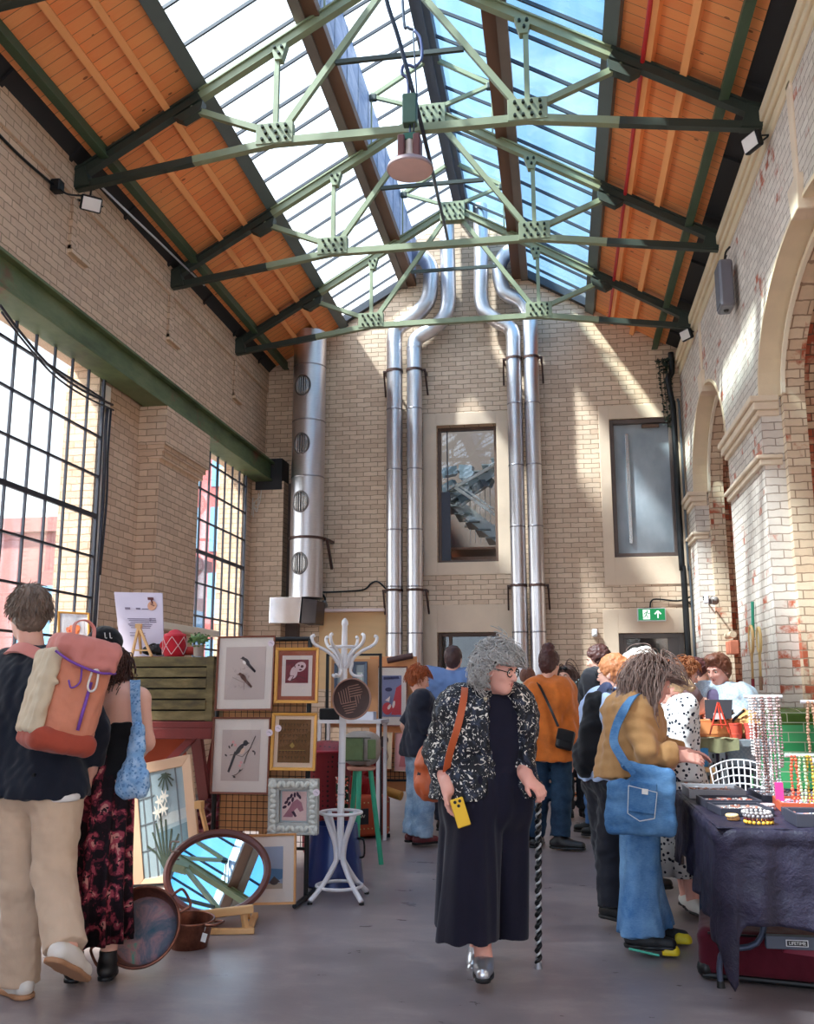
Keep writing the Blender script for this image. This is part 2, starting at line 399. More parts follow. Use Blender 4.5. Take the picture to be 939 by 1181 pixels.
m = MB(); frame_rect(m, WIN, E_Y+.14, E_Y+.24, .05); o = struct(m.build('window_3', M_BROWNFRAME, bevel=.006))
m = MB(); m.bx(WIN['x0']+.05, WIN['x1']-.05, E_Y+.185, E_Y+.19, WIN['z0']+.05, WIN['z1']-.05); m.build('glass', M_GLASS, o)
m = MB(); m.bx(WIN['x0']+.05, WIN['x0']+.19, E_Y+.16, E_Y+.22, WIN['z0']+.05, WIN['z0']+1.15); m.bx(WIN['x0']+.14, WIN['x0']+.155, E_Y+.165, E_Y+.215, WIN['z0']+1.15, WIN['z1']-.05); m.build('frame_post', mat((60,62,72), .5, .3), o)
m = MB(); frame_rect(m, LW, E_Y+.12, E_Y+.24, .055); m.bx(LW['x0']+.16, LW['x0']+.21, E_Y+.13, E_Y+.22, 0, LW['z1']-.05); o = struct(m.build('window_4', M_BROWNFRAME, bevel=.006))
m = MB(); m.bx(LW['x0']+.05, LW['x1']-.05, E_Y+.18, E_Y+.185, 0, LW['z1']-.05); m.build('glass', M_GLASS, o)
m = MB(); frame_rect(m, RD, E_Y+.10, E_Y+.24, .07); o = struct(m.build('door_2', M_GREYFRAME, bevel=.006))
m = MB(); m.bx(RD['x0']+.07, RD['x1']-.07, E_Y+.18, E_Y+.185, 0, RD['z1']-.07); m.build('glass', M_GLASS, o)
m = MB(); m.bx(RD['x1']-.22, RD['x1']-.07, E_Y+.15, E_Y+.22, 0, RD['z1']-.07); m.bx(RD['x0']+.07, RD['x0']+.13, E_Y+.15, E_Y+.22, 0, RD['z1']-.07); m.build('door_stile', M_GREYFRAME, o)
# upper metal door
m = MB(); frame_rect(m, UD, E_Y+.03, E_Y+.22, .065); o = struct(m.build('door_1', mat((98,82,76), .5, .1, .2), bevel=.006))
t = NT('brushed_door'); ob = t.obj(); f = t.noise(t.mapv(ob, (1,1,.6)), 2.2, 5); 
m = MB(); m.bx(UD['x0']+.065, UD['x1']-.065, E_Y+.13, E_Y+.18, UD['z0']+.065, UD['z1']-.065)
m.build('door_leaf', t.done(t.bsdf(t.ramp(f, [(.3, lin((140,150,158))), (.7, lin((182,188,194)))]), .5, .0)), o)
m = MB(); m.bx(UD['x0']+.235, UD['x0']+.29, E_Y+.09, E_Y+.125, UD['z0']+.22, UD['z1']-.22)
for z in (UD['z0']+.5, UD['z1']-.5): m.bx(UD['x0']+.245, UD['x0']+.28, E_Y+.11, E_Y+.14, z-.03, z+.03)
m.build('pull_handle', mat((214,220,226), .22, .9, .05), o, bevel=.006)
m = MB(); m.bx(UD['x0']+.50, UD['x0']+.76, E_Y+.07, E_Y+.13, UD['z1']-.13, UD['z1']-.08); m.build('door_closer', mat((120,92,74), .5, .2), o, bevel=.005)
# rooms seen through the end-wall openings: a stair hall
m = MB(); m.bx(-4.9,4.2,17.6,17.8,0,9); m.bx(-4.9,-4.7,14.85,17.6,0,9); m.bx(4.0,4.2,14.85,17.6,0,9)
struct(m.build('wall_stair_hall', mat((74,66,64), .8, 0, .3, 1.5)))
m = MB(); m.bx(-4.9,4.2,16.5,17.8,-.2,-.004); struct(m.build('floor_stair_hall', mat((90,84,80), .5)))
st = thing('steel_staircase', 'grey steel staircase seen through the upper end-wall window', 'staircase', (-1.3,16.2,0))
m = MB(); m.bar((-1.75,16,4.55),(-.3,16,3.35),.06,.2); m.bar((-1.75,16,4.6),(-.4,16,5.5),.06,.2); m.build('stringer', mat((150,156,160), .35, .6), st)
m = MB()
for i in range(9):
    k = i/8; p = V3(-1.75,16.3,4.45)+k*V3(1.4,0,-1.15); m.box(p,(.13,.4,.012))
    p = V3(-1.75,16.3,4.72)+k*V3(1.3,0,.86); m.box(p,(.13,.4,.012))
m.build('tread', mat((84,96,104), .4, .4), st)
m = MB()
for i in range(14): x = -1.5+i*.09; m.bar((x,16.6,3.9),(x,16.6,5.1),.012,.012)
m.bar((-1.6,16.6,5.1),(-.3,16.6,5.1),.05,.04); m.bar((-1.6,16.6,4.2),(-.3,16.6,4.2),.05,.04); m.build('railing', mat((190,192,196), .35, .5), st)
m = MB(); zz = [atY(572,535,15.4), atY(525,562,15.4), atY(576,597,15.4)]; m.bar(zz[0],zz[1],.03,.05); m.bar(zz[1],zz[2],.03,.05); m.bar(zz[1]+V3(.02,.1,.08),zz[2]+V3(.02,.1,.08),.02,.03); m.build('handrail', mat((226,222,218), .4, .2), st)
m = MB()
for i in range(8):
    a = -1.78+.28*(i%3)+random.uniform(-.05,.05); z = 4.5+.2*(i//2)+random.uniform(0,.1); m.box((a,15.6+.1*i,z),(.12,.1,.07),ry(random.uniform(-.6,.6))@rz(random.uniform(-.5,.5)))
m.build('deck_panel', mat((74,92,108), .35, .4), st)
m = MB(); m.bx(-1.8,-.8,15.5,16.4,3.2,3.5); m.bx(-1.8,-.8,15.5,16.4,3.62,3.66); m.bx(-1.8,-.8,15.8,16.4,2.9,2.94)
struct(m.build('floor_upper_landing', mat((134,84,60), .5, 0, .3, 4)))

# left wall: window wall, upper wall over the girder
W1 = dict(y0=3.35, y1=9.0, z0=1.15, z1=4.66); W2 = dict(y0=11.2, y1=13.68, z0=1.30, z1=4.66)
m = MB(); x0, x1 = XL-.38, XL
for a, b in ((YB, W1['y0']), (W1['y1'], W2['y0']), (W2['y1'], E_Y)): m.bx(x0, x1, a, b, 0, 4.74)
for h in (W1, W2): m.bx(x0, x1, h['y0'], h['y1'], 0, h['z0'])
m.bx(XU-.4, XU, YB, E_Y, 4.74, 6.75)
struct(m.build('wall_left', M_BR_LEFT))
m = MB()      # pilasters with corbelled caps
def pilaster(m, y0, y1, capd=.10):
    m.bx(XL-.05, XG-.10, y0+.08, y1-.08, 0, 3.98); m.bx(XL-.05, XG-.06, y0+.05, y1-.05, 3.98, 4.06); m.bx(XL-.05, XG-.03, y0+.03, y1-.03, 4.06, 4.13); m.bx(XL-.05, XG, y0, y1, 4.13, 4.585)
pilaster(m, 9.98, 11.36); m.bx(XL-.05, -4.22, 14.12, E_Y, 0, 4.585); pilaster(m, 1.2, 2.9)
struct(m.build('wall_left_pilasters', M_BR_LEFT))
m = MB(); m.bx(XL+.045, XG, YB, 14.2, 4.585, 4.62); m.bx(XU-.1, XG-.035, YB, 14.2, 4.62, 4.86); m.bx(XU-.1, XG+.03, YB, 14.2, 4.86, 4.89)
t = NT('rusty_green_steel'); ob = t.obj(); nz = t.noise(t.mapv(ob, (1,.6,2)), 1.5, 6, .65); rn = t.noise(ob, 1.1, 6, .7)
c = t.ramp(nz, [(.3, lin((46,58,34))), (.5, lin((84,98,62))), (.7, lin((112,120,84)))]); c = t.mix(t.math('MULTIPLY_ADD', rn, 7, -4.0, True), c, lin((120,62,46)))
o = m.build('girder', t.done(t.bsdf(c, .55, 0, t.bump(nz, .2), .4)), bevel=.004); struct(o)
m = MB(); m.bx(XU-.02, -4.25, 14.1, E_Y, 4.45, 4.95); struct(m.build('trim_girder_padstone', M_DARK))
# corbels under the truss feet (raised brick brackets on the upper wall)
TY = [.88, 3.28, 5.68, 8.08, 10.48, 12.88]
for y in TY:
    m = MB(); m.bx(XU-.01, XU+.035, y-.04, y+.05, 5.62, 6.25); m.bx(XU-.01, XU+.05, y-.04, y+.32, 5.58, 5.66); struct(m.build('trim_corbel', M_BR_LEFT))
m = MB(); m.bx(XU-.01, XU+.03, YB, E_Y, 6.18, 6.6); struct(m.build('trim_wallplate', M_BR_LEFT))

# steel windows on the left
def steel_window(name, X, h, ny, zlines, heavy_z, heavy_y):
    m = MB(); y0, y1, z0, z1 = h['y0'], h['y1'], h['z0'], h['z1']
    for i in range(ny+1):
        y = y0+(y1-y0)*i/ny; w = .036 if (i in heavy_y or i in (0, ny)) else .017
        m.bx(X-.012, X+.012, y-w/2, y+w/2, z0, z1)
    for z in zlines+[z0, z1]:
        w = .05 if z in heavy_z else .022; m.bx(X-.012, X+.014, y0, y1, z-w/2, z+w/2)
    o = struct(m.build(name, M_WINFRAME))
    m = MB(); m.bx(X-.004, X, y0, y1, z0, z1); m.build('glass', M_GLASS, o); return o
steel_window('window_1', XL+.05, W1, 17, [1.43,1.85,2.27,2.69,3.11,3.53,3.95,4.37], [3.11], [5,8,11])
steel_window('window_2', XL+.05, W2, 8, [1.46,1.88,2.30,2.73,3.15,3.58,4.0,4.41], [3.15], [4])
m = MB(); m.bx(XL-.30, XL+.05, W1['y0'], W1['y1'], W1['z0']-.06, W1['z0']); m.bx(XL-.30, XL+.05, W2['y0'], W2['y1'], W2['z0']-.06, W2['z0']); struct(m.build('trim_sill', M_STONE, bevel=.008))
m = MB(); m.bx(XL-.1, XG+.02, 9.7, 11.9, 2.02, 2.10); struct(m.build('trim_dado_rail', mat((236,224,206), .5), bevel=.01))
m = MB(); m.bx(XL-.02, XL+.006, W1['y1']+.03, W1['y1']+.25, 1.0, 4.58); m.bx(XL-.02, XL+.006, W2['y1']+.03, W2['y1']+.2, 1.0, 4.58); struct(m.build('trim_sun_painted_jamb', mat((250,246,240), .6, 0, .1, 9)))  # near-white strips: sunlight on the jambs put into the colour

# right wall with arches: three orders stepping back
ARCH = [(5.35, 9.15, 1.02), (10.95, 13.72, 1.16)]
SPR = 4.10
def arch_outline(X, inset, ztop, arches, spr=SPR):
    P = [(X, YB, 0)]
    for a, b, rise in arches:
        a2, b2, r2 = a+inset, b-inset, rise-inset; c, hw = (a2+b2)/2, (b2-a2)/2
        P.append((X, a2, 0))
        for k in range(29):
            an = PI - PI*k/28; P.append((X, c+hw*math.cos(an), spr+r2*math.sin(an)))
        P.append((X, b2, 0))
    P += [(X, E_Y, 0), (X, E_Y, ztop), (X, YB, ztop)]
    return P
m = MB(); m.prism(arch_outline(XR, 0, 6.75, ARCH), (.19,0,0)); struct(m.build('wall_right', M_BR_RIGHT))
m = MB(); m.prism(arch_outline(XR+.19, .11, 6.75, ARCH), (.20,0,0)); struct(m.build('wall_right_inner_order', brick_mat('cream_brick_order', (228,208,180), (214,186,156), (160,132,108), red=.05, redscale=2.0, redlow=.26)))
m = MB(); m.prism(arch_outline(XR+.39, -.02, 6.75, ARCH), (1.1,0,0)); m.bx(XR+1.49, XR+1.7, YB, E_Y+.35, 0, 6.75); struct(m.build('wall_right_recess', M_BR_RED))
# stone arch rings on the soffit + keystones + imposts + cornice
def ring_strip(m, X0, X1, inset, th, a, b, rise):
    c, hw, r2 = (a+b)/2, (b-a)/2-inset, rise-inset
    def pt(k, off, X): an = PI*k; return (X, c+(hw-off)*math.cos(an), SPR+(r2-off)*math.sin(an))
    N = 28
    for i in range(N):
        k0, k1 = i/N, (i+1)/N
        vs = [pt(k, o_, X) for k in (k0, k1) for o_ in (0, th) for X in (X0, X1)]
        m.add(vs, [(0,1,3,2),(4,6,7,5),(0,4,5,1),(2,3,7,6),(0,2,6,4),(1,5,7,3)])
for n_, (a, b, rise) in enumerate(ARCH):
    m = MB(); ring_strip(m, XR-.012, XR+.20, 0, .035, a, b, rise); struct(m.build('trim_arch_ring', mat((228,206,174), .6, 0, .12, 4, .2)))
    m = MB(); ring_strip(m, XR+.18, XR+.215, .075, .05, a, b, rise); struct(m.build('trim_arch_bead', mat((248,236,212), .5)))
    c = (a+b)/2; zt = SPR+rise
    m = MB(); m.prism([(XR-.05,c-.10,zt-.12),(XR-.05,c+.10,zt-.12),(XR-.05,c+.16,zt+.16),(XR-.05,c-.16,zt+.16)], (.44,0,0)); m.prism([(XR-.02,c-.05,zt+.15),(XR-.02,c+.05,zt+.15),(XR-.02,c+.07,6.15),(XR-.02,c-.07,6.15)], (.06,0,0))
    struct(m.build('trim_keystone', M_STONE, bevel=.01))
m = MB()
for y0, y1 in ((9.15, 10.95), (13.72, E_Y), (3.2, 5.35)):
    for z, h, d in ((4.05, .06, .10), (3.97, .08, .07), (3.91,.06,.035), (3.49, .04, .07), (3.43, .06, .04)):
        m.bx(XR-d, XR+.17, y0-.5*d, min(y1+.5*d, E_Y), z, z+h)
struct(m.build('trim_impost', M_STONE, bevel=.012))
m = MB(); m.bx(XR-.07, XR+.05, YB, E_Y, 6.30, 6.42); m.bx(XR-.045, XR+.05, YB, E_Y, 6.22, 6.30); m.bx(XR-.02, XR+.05, YB, E_Y, 6.10, 6.22); struct(m.build('trim_cornice', mat((226,204,170), .6, 0, .25, 2.5, .25), bevel=.015))
m = MB(); m.bx(XR+.40, XR+.62, 5.3, 9.18, 2.12, 2.24); struct(m.build('trim_ledge', mat((224,204,186), .6)))
# boarded panel and green glazed dado at the foot of the near pier
t = NT('yellow_boards'); ob = t.obj(); sp = t.n('ShaderNodeSeparateXYZ'); t.l(ob, sp.inputs[0])
gr = t.math('LESS_THAN', t.math('FRACT', t.math('DIVIDE', sp.outputs[2], .115)), .05)
m = MB(); m.bx(XR+.42, XR+1.5, 9.02, 9.12, 0, 2.12)
struct(m.build('trim_boarding', t.done(t.bsdf(t.mix(gr, t.mix(t.noise(t.mapv(ob, (1,1,12)), 3), lin((232,176,110)), lin((240,194,132))), lin((110,66,40))), .6))))
def tile_mat():
    t = NT('green_glazed_tile'); o = t.obj(); s = t.n('ShaderNodeSeparateXYZ'); t.l(o, s.inputs[0]); c = t.n('ShaderNodeCombineXYZ')
    t.l(t.math('ADD', s.outputs[0], s.outputs[1]), c.inputs[0]); t.l(s.outputs[2], c.inputs[1])
    b = t.n('ShaderNodeTexBrick'); t.l(c.outputs[0], b.inputs['Vector']); b.inputs['Scale'].default_value = 1; b.inputs['Brick Width'].default_value = .26; b.inputs['Row Height'].default_value = .082
    b.inputs['Mortar Size'].default_value = .004; b.inputs['Color1'].default_value = lin((62,160,98)); b.inputs['Color2'].default_value = lin((88,184,120)); b.inputs['Mortar'].default_value = lin((200,206,180))
    top = t.math('GREATER_THAN', s.outputs[2], 1.045); col = t.mix(top, b.outputs['Color'], t.mix(t.noise(o, 6), lin((58,92,34)), lin((96,132,62))))
    col = t.mix(t.math('MULTIPLY', b.outputs['Fac'], 1.0), col, lin((190,200,170)))
    return t.done(t.bsdf(col, .16, 0, t.bump(t.math('SUBTRACT', 1.0, b.outputs['Fac']), .4, .006), .6))
M_TILE = tile_mat()
m = MB(); m.bx(XR-.34, XR+1.2, 8.74, 9.02, 0, 1.13); m.tube([(XR-.34,8.88,1.13),(XR+1.2,8.88,1.13)], .14, 16, flat=(1,.45)); struct(m.build('trim_tiled_dado', M_TILE, smooth=True, angle=30))
# unseen wall behind the camera; wide opening added to let in fill light
m = MB(); m.bx(-6, -4.2, YB-.3, YB, 0, 9.2); m.bx(1.6, 4, YB-.3, YB, 0, 9.2); m.bx(-4.2, 1.6, YB-.3, YB, 5.4, 9.2); struct(m.build('wall_front', M_BR_END))
# outside ground + buildings across the street
m = MB(); m.bx(-60,-9,-20,80,-.3,-.05); struct(m.build('ground_street', mat((150,148,146), .8)))
def facade(name, label, x0, x1, y0, y1, z1, c1, rows, ny, gl, nx=3):
    o = thing(name, label, 'building', ((x0+x1)/2, (y0+y1)/2, 0))
    m = MB(); m.bx(x0, x1, y0, y1, 0, z1); m.bx(x0-.2, x1+.2, y0-.2, y1+.2, z1, z1+.5); m.build('walls', brick_mat(name+'_brick', c1, tuple(int(v*.9) for v in c1), (150,120,110), dirt=.15), o)
    for r in range(rows):
        for i in range(ny):
            y = y0+(y1-y0)*(i+.5)/ny; z = 1.2+(z1-1.8)*r/max(rows,1)+.3; hw = (y1-y0)/ny*.36; hh = (z1-1.8)/rows*.34
            m = MB(); m.bx(x1-.02, x1+.04, y-hw, y+hw, z, z+2*hh); m.build('window', gl, o)
        for i in range(nx):
            x = x0+(x1-x0)*(i+.5)/nx; z = 1.2+(z1-1.8)*r/max(rows,1)+.3; hw = (x1-x0)/nx*.34; hh = (z1-1.8)/rows*.34
            m = MB(); m.bx(x-hw, x+hw, y0-.04, y0+.02, z, z+2*hh); m.build('window', gl, o)
    return o
M_BLUEGLASS = mat((120,166,196), .15, .1, .25, .6)
facade('brick_office_building', 'tall red brick office block with blue windows seen through the far window', -21.5, -15.5, 50, 72, 24.0, (196,96,96), 6, 7, M_BLUEGLASS)
facade('low_warehouse', 'low red and blue building outside the near window', -24, -16.2, 30, 42, 6.7, (178,112,108), 1, 5, M_BLUEGLASS)
# ================================================================ roof
C_OFF = .15
zroof = lambda x, off=C_OFF: 6.36+off+SL*(3.34-abs(x-CX))
XS = 2.04      # skylight edge from ridge line
XP = 2.97      # eaves purlin
XLN = .79      # lantern
Y0R, Y1R = YB, E_Y
def planks_mat():
    t = NT('orange_pine_boards'); o = t.obj(); s = t.n('ShaderNodeSeparateXYZ'); t.l(o, s.inputs[0]); c = t.n('ShaderNodeCombineXYZ'); t.l(t.math('ADD', s.outputs[0], 20.0), c.inputs[0]); t.l(s.outputs[1], c.inputs[1])
    b = t.n('ShaderNodeTexBrick'); t.l(c.outputs[0], b.inputs['Vector']); b.inputs['Scale'].default_value = 1; b.inputs['Brick Width'].default_value = 60; b.inputs['Row Height'].default_value = .125; b.offset = .6
    b.inputs['Mortar Size'].default_value = .004; b.inputs['Mortar Smooth'].default_value = .3; b.inputs['Color1'].default_value = lin((252,160,94)); b.inputs['Color2'].default_value = lin((236,130,70)); b.inputs['Mortar'].default_value = lin((66,24,12))
    gr = t.noise(t.mapv(o, (2.2, 26, 2.2)), 1.4, 5, .6, .6); col = t.mix(t.math('MULTIPLY', gr, .55), b.outputs['Color'], lin((255,184,120)))
    v = t.n('ShaderNodeTexVoronoi'); t.l(t.mapv(o, (3.2, 6.0, 3.2)), v.inputs['Vector']); v.inputs['Scale'].default_value = 1; v.inputs['Randomness'].default_value = 1
    k = t.math('LESS_THAN', v.outputs['Distance'], .085); col = t.mix(t.math('MULTIPLY', k, .75), col, lin((104,44,22)))
    return t.done(t.bsdf(col, .45, 0, t.bump(t.math('SUBTRACT', gr, b.outputs['Fac']), .3, .01), .4))
M_PLANK = planks_mat()
M_BATTEN = mat((255,172,106), .5, 0, .16, 3, .1, 30, stretch=(1,.15,1))
sg = lambda s, x: CX + s*x
for s, side in ((-1, 'left'), (1, 'right')):
    # boarded ceiling
    a, b = sg(s, XP+.17), sg(s, XS); P = [(a,Y0R,zroof(a)),(b,Y0R,zroof(b)),(b,Y0R,zroof(b)+.05),(a,Y0R,zroof(a)+.05)]
    m = MB(); m.prism(P, (0,Y1R-Y0R+.02,0)); struct(m.build('ceiling_'+side, M_PLANK))
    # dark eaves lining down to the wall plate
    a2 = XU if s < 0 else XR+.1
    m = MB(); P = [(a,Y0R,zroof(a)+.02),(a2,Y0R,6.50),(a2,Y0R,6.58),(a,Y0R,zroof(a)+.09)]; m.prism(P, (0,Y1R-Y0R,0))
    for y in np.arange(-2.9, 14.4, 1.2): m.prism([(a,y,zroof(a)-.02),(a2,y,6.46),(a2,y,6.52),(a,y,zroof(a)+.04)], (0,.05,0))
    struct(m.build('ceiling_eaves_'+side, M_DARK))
    m = MB(); q = sg(s, XP); m.bx(q-.02, q+.02, Y0R, Y1R, zroof(q)-.16, zroof(q)-.04); m.bx(q-.045, q+.045, Y0R, Y1R, zroof(q)-.175, zroof(q)-.16)
    tag(m.build('eaves_purlin', M_STEELGREEN, bevel=.004, org=(q,5,zroof(q))), 'long green steel purlin along the %s eaves under the boarding' % side, 'purlin', 'eaves purlins')
    for i, fx in enumerate((.34, .67)):
        x = XP+(XS-XP)*fx; q = sg(s, x); m = MB(); R_ = ry(s*math.atan(SL)); m.box((q,(Y0R+Y1R)/2,zroof(q)-.05), (.034,(Y1R-Y0R)/2,.055), R_)
        tag(m.build('roof_batten', M_BATTEN, org=(q,5,zroof(q))), '%s orange timber batten under the %s roof boards' % (('lower','upper')[i], side), 'batten', 'timber roof battens')
    # edge board of the glazing
    q = sg(s, XS); m = MB(); m.box((q-s*.03,(Y0R+Y1R)/2,zroof(q)-.02), (.075,(Y1R-Y0R)/2,.045), ry(s*math.atan(SL)))
    struct(m.build('trim_skylight_edge_'+side, mat((92,100,98), .5, .1, .15)))
    # glazing: panes and bars
    x0, x1 = XS-.02, XLN+.06; gz = .10
    m = MB(); p0, p1 = sg(s,x0), sg(s,x1); off = C_OFF+gz
    m.prism([(p0,Y0R,zroof(p0,off)),(p1,Y0R,zroof(p1,off)),(p1,Y0R,zroof(p1,off)+.008),(p0,Y0R,zroof(p0,off)+.008)], (0,Y1R-Y0R,0))
    sk = struct(m.build('window_skylight_'+side, M_ROOFGLASS if s < 0 else M_ROOFGLASS_R))
    m = MB()
    for y in np.arange(Y0R+.1, Y1R, .5): m.bar((p0,y,zroof(p0,off-.035)),(p1,y,zroof(p1,off-.035)),.022,.036,up=(0,0,1))
    m.bar((p0,Y1R-.05,zroof(p0,off-.06)),(p1,Y1R-.05,zroof(p1,off-.06)),.10,.12)
    m.build('glazing_bar', mat((52,54,60), .45, .3), sk)
    # lantern: base beam, side wall, top glazing
    q = sg(s, XLN); zb = zroof(q, .06); m = MB(); m.bx(q+s*.14, q+s*.25, Y0R, Y1R, zb-.09, zb+.06); struct(m.build('trim_lantern_base_'+side, mat((112,100,92), .6, 0, .3, 3)))
    m = MB(); m.bx(q, q+s*.139, Y0R, Y1R, zb-.06, zb+.06); struct(m.build('trim_lantern_kerb_'+side, mat((104,70,52), .55, 0, .3, 3, stretch=(1,.2,1))))
    t = NT('blue_lantern_sheet_'+side); ob = t.obj(); nz = t.noise(t.mapv(ob, (1,.8,2.5)), 2.0, 5, .65, .8)
    c_ = t.ramp(nz, [(.3, lin((116,136,172))), (.55, lin((160,176,204))), (.75, lin((216,220,228)))]); tl = t.n('ShaderNodeBsdfTranslucent'); t.l(c_, tl.inputs[0]); mx = t.n('ShaderNodeMixShader'); mx.inputs[0].default_value = .3
    t.l(t.bsdf(c_, .5), mx.inputs[1]); t.l(tl.outputs[0], mx.inputs[2])
    m = MB(); m.bx(q-.015+s*.02, q+.015+s*.02, Y0R, Y1R, zb+.06, 8.72)
    for y in np.arange(Y0R+.3, Y1R, .6): m.bx(q-.02+s*.02, q+.02+s*.02, y-.02, y+.02, zb+.06, 8.72)
    struct(m.build('trim_lantern_side_'+side, t.done(mx.outputs[0])))
    p0, p1 = sg(s, XLN+.1), sg(s, .06); z0, z1 = 8.70, 9.16
    m = MB(); m.prism([(p0,Y0R,z0),(p1,Y0R,z1),(p1,Y0R,z1+.008),(p0,Y0R,z0+.008)], (0,Y1R-Y0R,0)); sk = struct(m.build('window_lantern_'+side, M_ROOFGLASS if s < 0 else M_ROOFGLASS_R))
    m = MB()
    for y in np.arange(Y0R+.1, Y1R, .5): m.bar((p0,y,z0-.03),(p1,y,z1-.03),.022,.036)
    m.build('glazing_bar', mat((52,54,60), .45, .3), sk)
m = MB(); m.bx(CX-.11, CX+.11, Y0R, Y1R, 9.02, 9.22); m.bx(CX-.03, CX+.03, Y0R, Y1R, 8.97, 9.03); struct(m.build('trim_ridge_beam', mat((84,84,92), .55, .1, .25, 3)))

# ---------------------------------------------------------------- trusses
M_BOLT = mat((34,40,30), .45, .4)
def plate(truss, cx, cz, y, w, h, nb, seed=0, tri=False, out=.045):
    yf = y-out
    m = MB()
    if tri: m.prism([(cx-w/2,yf,cz+h/2),(cx+w/2,yf,cz+h/2),(cx+w*.22,yf,cz-h/2),(cx-w*.22,yf,cz-h/2)], (0,.09,0))
    else: m.bx(cx-w/2, cx+w/2, yf, y+.045, cz-h/2, cz+h/2)
    p = m.build('gusset_plate', M_SAGE, truss, bevel=.004)
    m = MB(); rows = 3 if not tri else 2
    for r in range(rows):
        n = nb - (r%2)
        for k in range(n):
            u = (k+.5)/n if r%2 == 0 else (k+.5)/n
            x = cx-w*.42+w*.84*u + (w*.05 if r == 1 else 0); z = cz+h*(.30-.30*r) if not tri else cz+h*(.25-.4*r)
            if tri and abs(x-cx) > w*.3 and r: continue
            m.cyl((x,yf+.002,z),(x,yf-.03,z),.017,.013,8)
    m.build('rivets', M_BOLT, p)
names = {3.28: None, 5.68: 'nearest', 8.08: 'second', 10.48: 'third', 12.88: 'farthest'}
for y in TY:
    lab = {-3.92: 'steel roof truss far behind the camera', -1.52: 'steel roof truss behind the camera', .88: 'steel roof truss overhead of the camera', 3.28: 'steel roof truss just above the picture edge', 5.68: 'green steel roof truss at the top edge, only its rafter foot in view', 8.08: 'bolted green steel roof truss carrying the pendant lamp, nearest complete one', 10.48: 'bolted green steel roof truss in the middle of the three', 12.88: 'bolted green steel roof truss closest to the end wall'}[y]
    T = thing('roof_truss', lab, 'roof truss', (CX, y, 6.3), 'steel roof trusses')
    for s in (-1, 1):
        q = lambda x: sg(s, x)
        ft = V3(q(3.34), y, 6.36); kn = V3(q(2.10), y, zroof(q(2.10),-.03)); ap = V3(CX, y, 8.34); gu = V3(q(1.22), y, 6.64)
        md_ = ft+(ap-ft)*.40
        for nm, a, b, w_, h_, mm in (('rafter', ft, md_, .09, .085, M_SAGESHADE), ('rafter_flange', ft+V3(0,0,.05), md_+V3(0,0,.05), .14, .02, M_SAGESHADE), ('rafter', md_, ap, .085, .08, M_SAGE), ('rafter_flange', md_+V3(0,0,.05), ap+V3(0,0,.05), .13, .018, M_SAGE)):
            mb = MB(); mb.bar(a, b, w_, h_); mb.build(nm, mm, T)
        mb = MB(); mb.bar(V3(q(3.38),y,6.27), V3(q(2.05),y,6.461), .075, .075); mb.build('tie_beam', M_SAGESHADE, T); mb = MB(); mb.bar(V3(q(2.05),y,6.461), V3(q(1.22),y,6.58), .074, .074); mb.build('tie_beam', M_SAGE, T)
        mb = MB(); mb.bar(V3(q(2.1),y,kn[2]-.04), V3(q(1.3),y,6.70), .06, .06); mb.build('outer_strut', M_SAGE, T)
        mb = MB(); mb.bar(V3(q(1.16),y,6.68), ap, .055, .06); mb.build('inner_strut', M_SAGE, T)
        mb = MB(); mb.bar(V3(q(1.22),y,6.70), V3(q(1.22),y,zroof(q(1.22),-.05)), .05, .05); mb.build('vertical_strut', M_SAGE, T)
        plate(T, q(1.22), 6.66, y, .37, .22, 4); plate(T, q(1.20), zroof(q(1.20),-.10), y, .17, .17, 2, tri=True)
        mb = MB(); mb.prism([(q(2.26),y-.05,kn[2]-.14),(q(1.96),y-.05,kn[2]+.02),(q(1.98),y-.05,kn[2]-.09),(q(2.16),y-.05,kn[2]-.19)], (0,.1,0)); mb.build('knuckle_plate', M_SAGESHADE, T); mb = MB(); mb.prism([(q(3.52),y-.06,6.24),(q(3.52),y-.06,6.42),(q(3.18),y-.06,6.52),(q(3.10),y-.06,6.28)], (0,.12,0)); mb.build('foot_plate', M_SAGESHADE, T)
        # lantern post and rafter
        mb = MB(); mb.bar(V3(q(XLN-.04),y,zroof(q(XLN-.04),-.02)), V3(q(XLN-.04),y,8.70), .018, .018); mb.bar(V3(q(XLN-.02),y,8.62), V3(CX,y,9.10), .05, .05); mb.bar(V3(q(XLN-.03),y,8.64), V3(CX,y,8.36), .045, .045); mb.build('lantern_frame', M_SAGE, T)
        mb = MB(); mb.box((q(XLN-.06),y,8.62),(.05,.03,.05)); mb.build('lantern_node', M_SAGESHADE, T, bevel=.02)
    mb = MB(); mb.bar(V3(sg(-1,1.22),y,6.58), V3(sg(1,1.22),y,6.58), .075, .075); mb.build('tie_beam', M_SAGE, T)
    mb = MB(); mb.bar(V3(sg(-1,.63),y,7.38), V3(sg(1,.63),y,7.38), .035, .045); mb.build('collar_tie', M_SAGESHADE, T)
    plate(T, CX, 8.26, y, .36, .30, 4, out=.085)
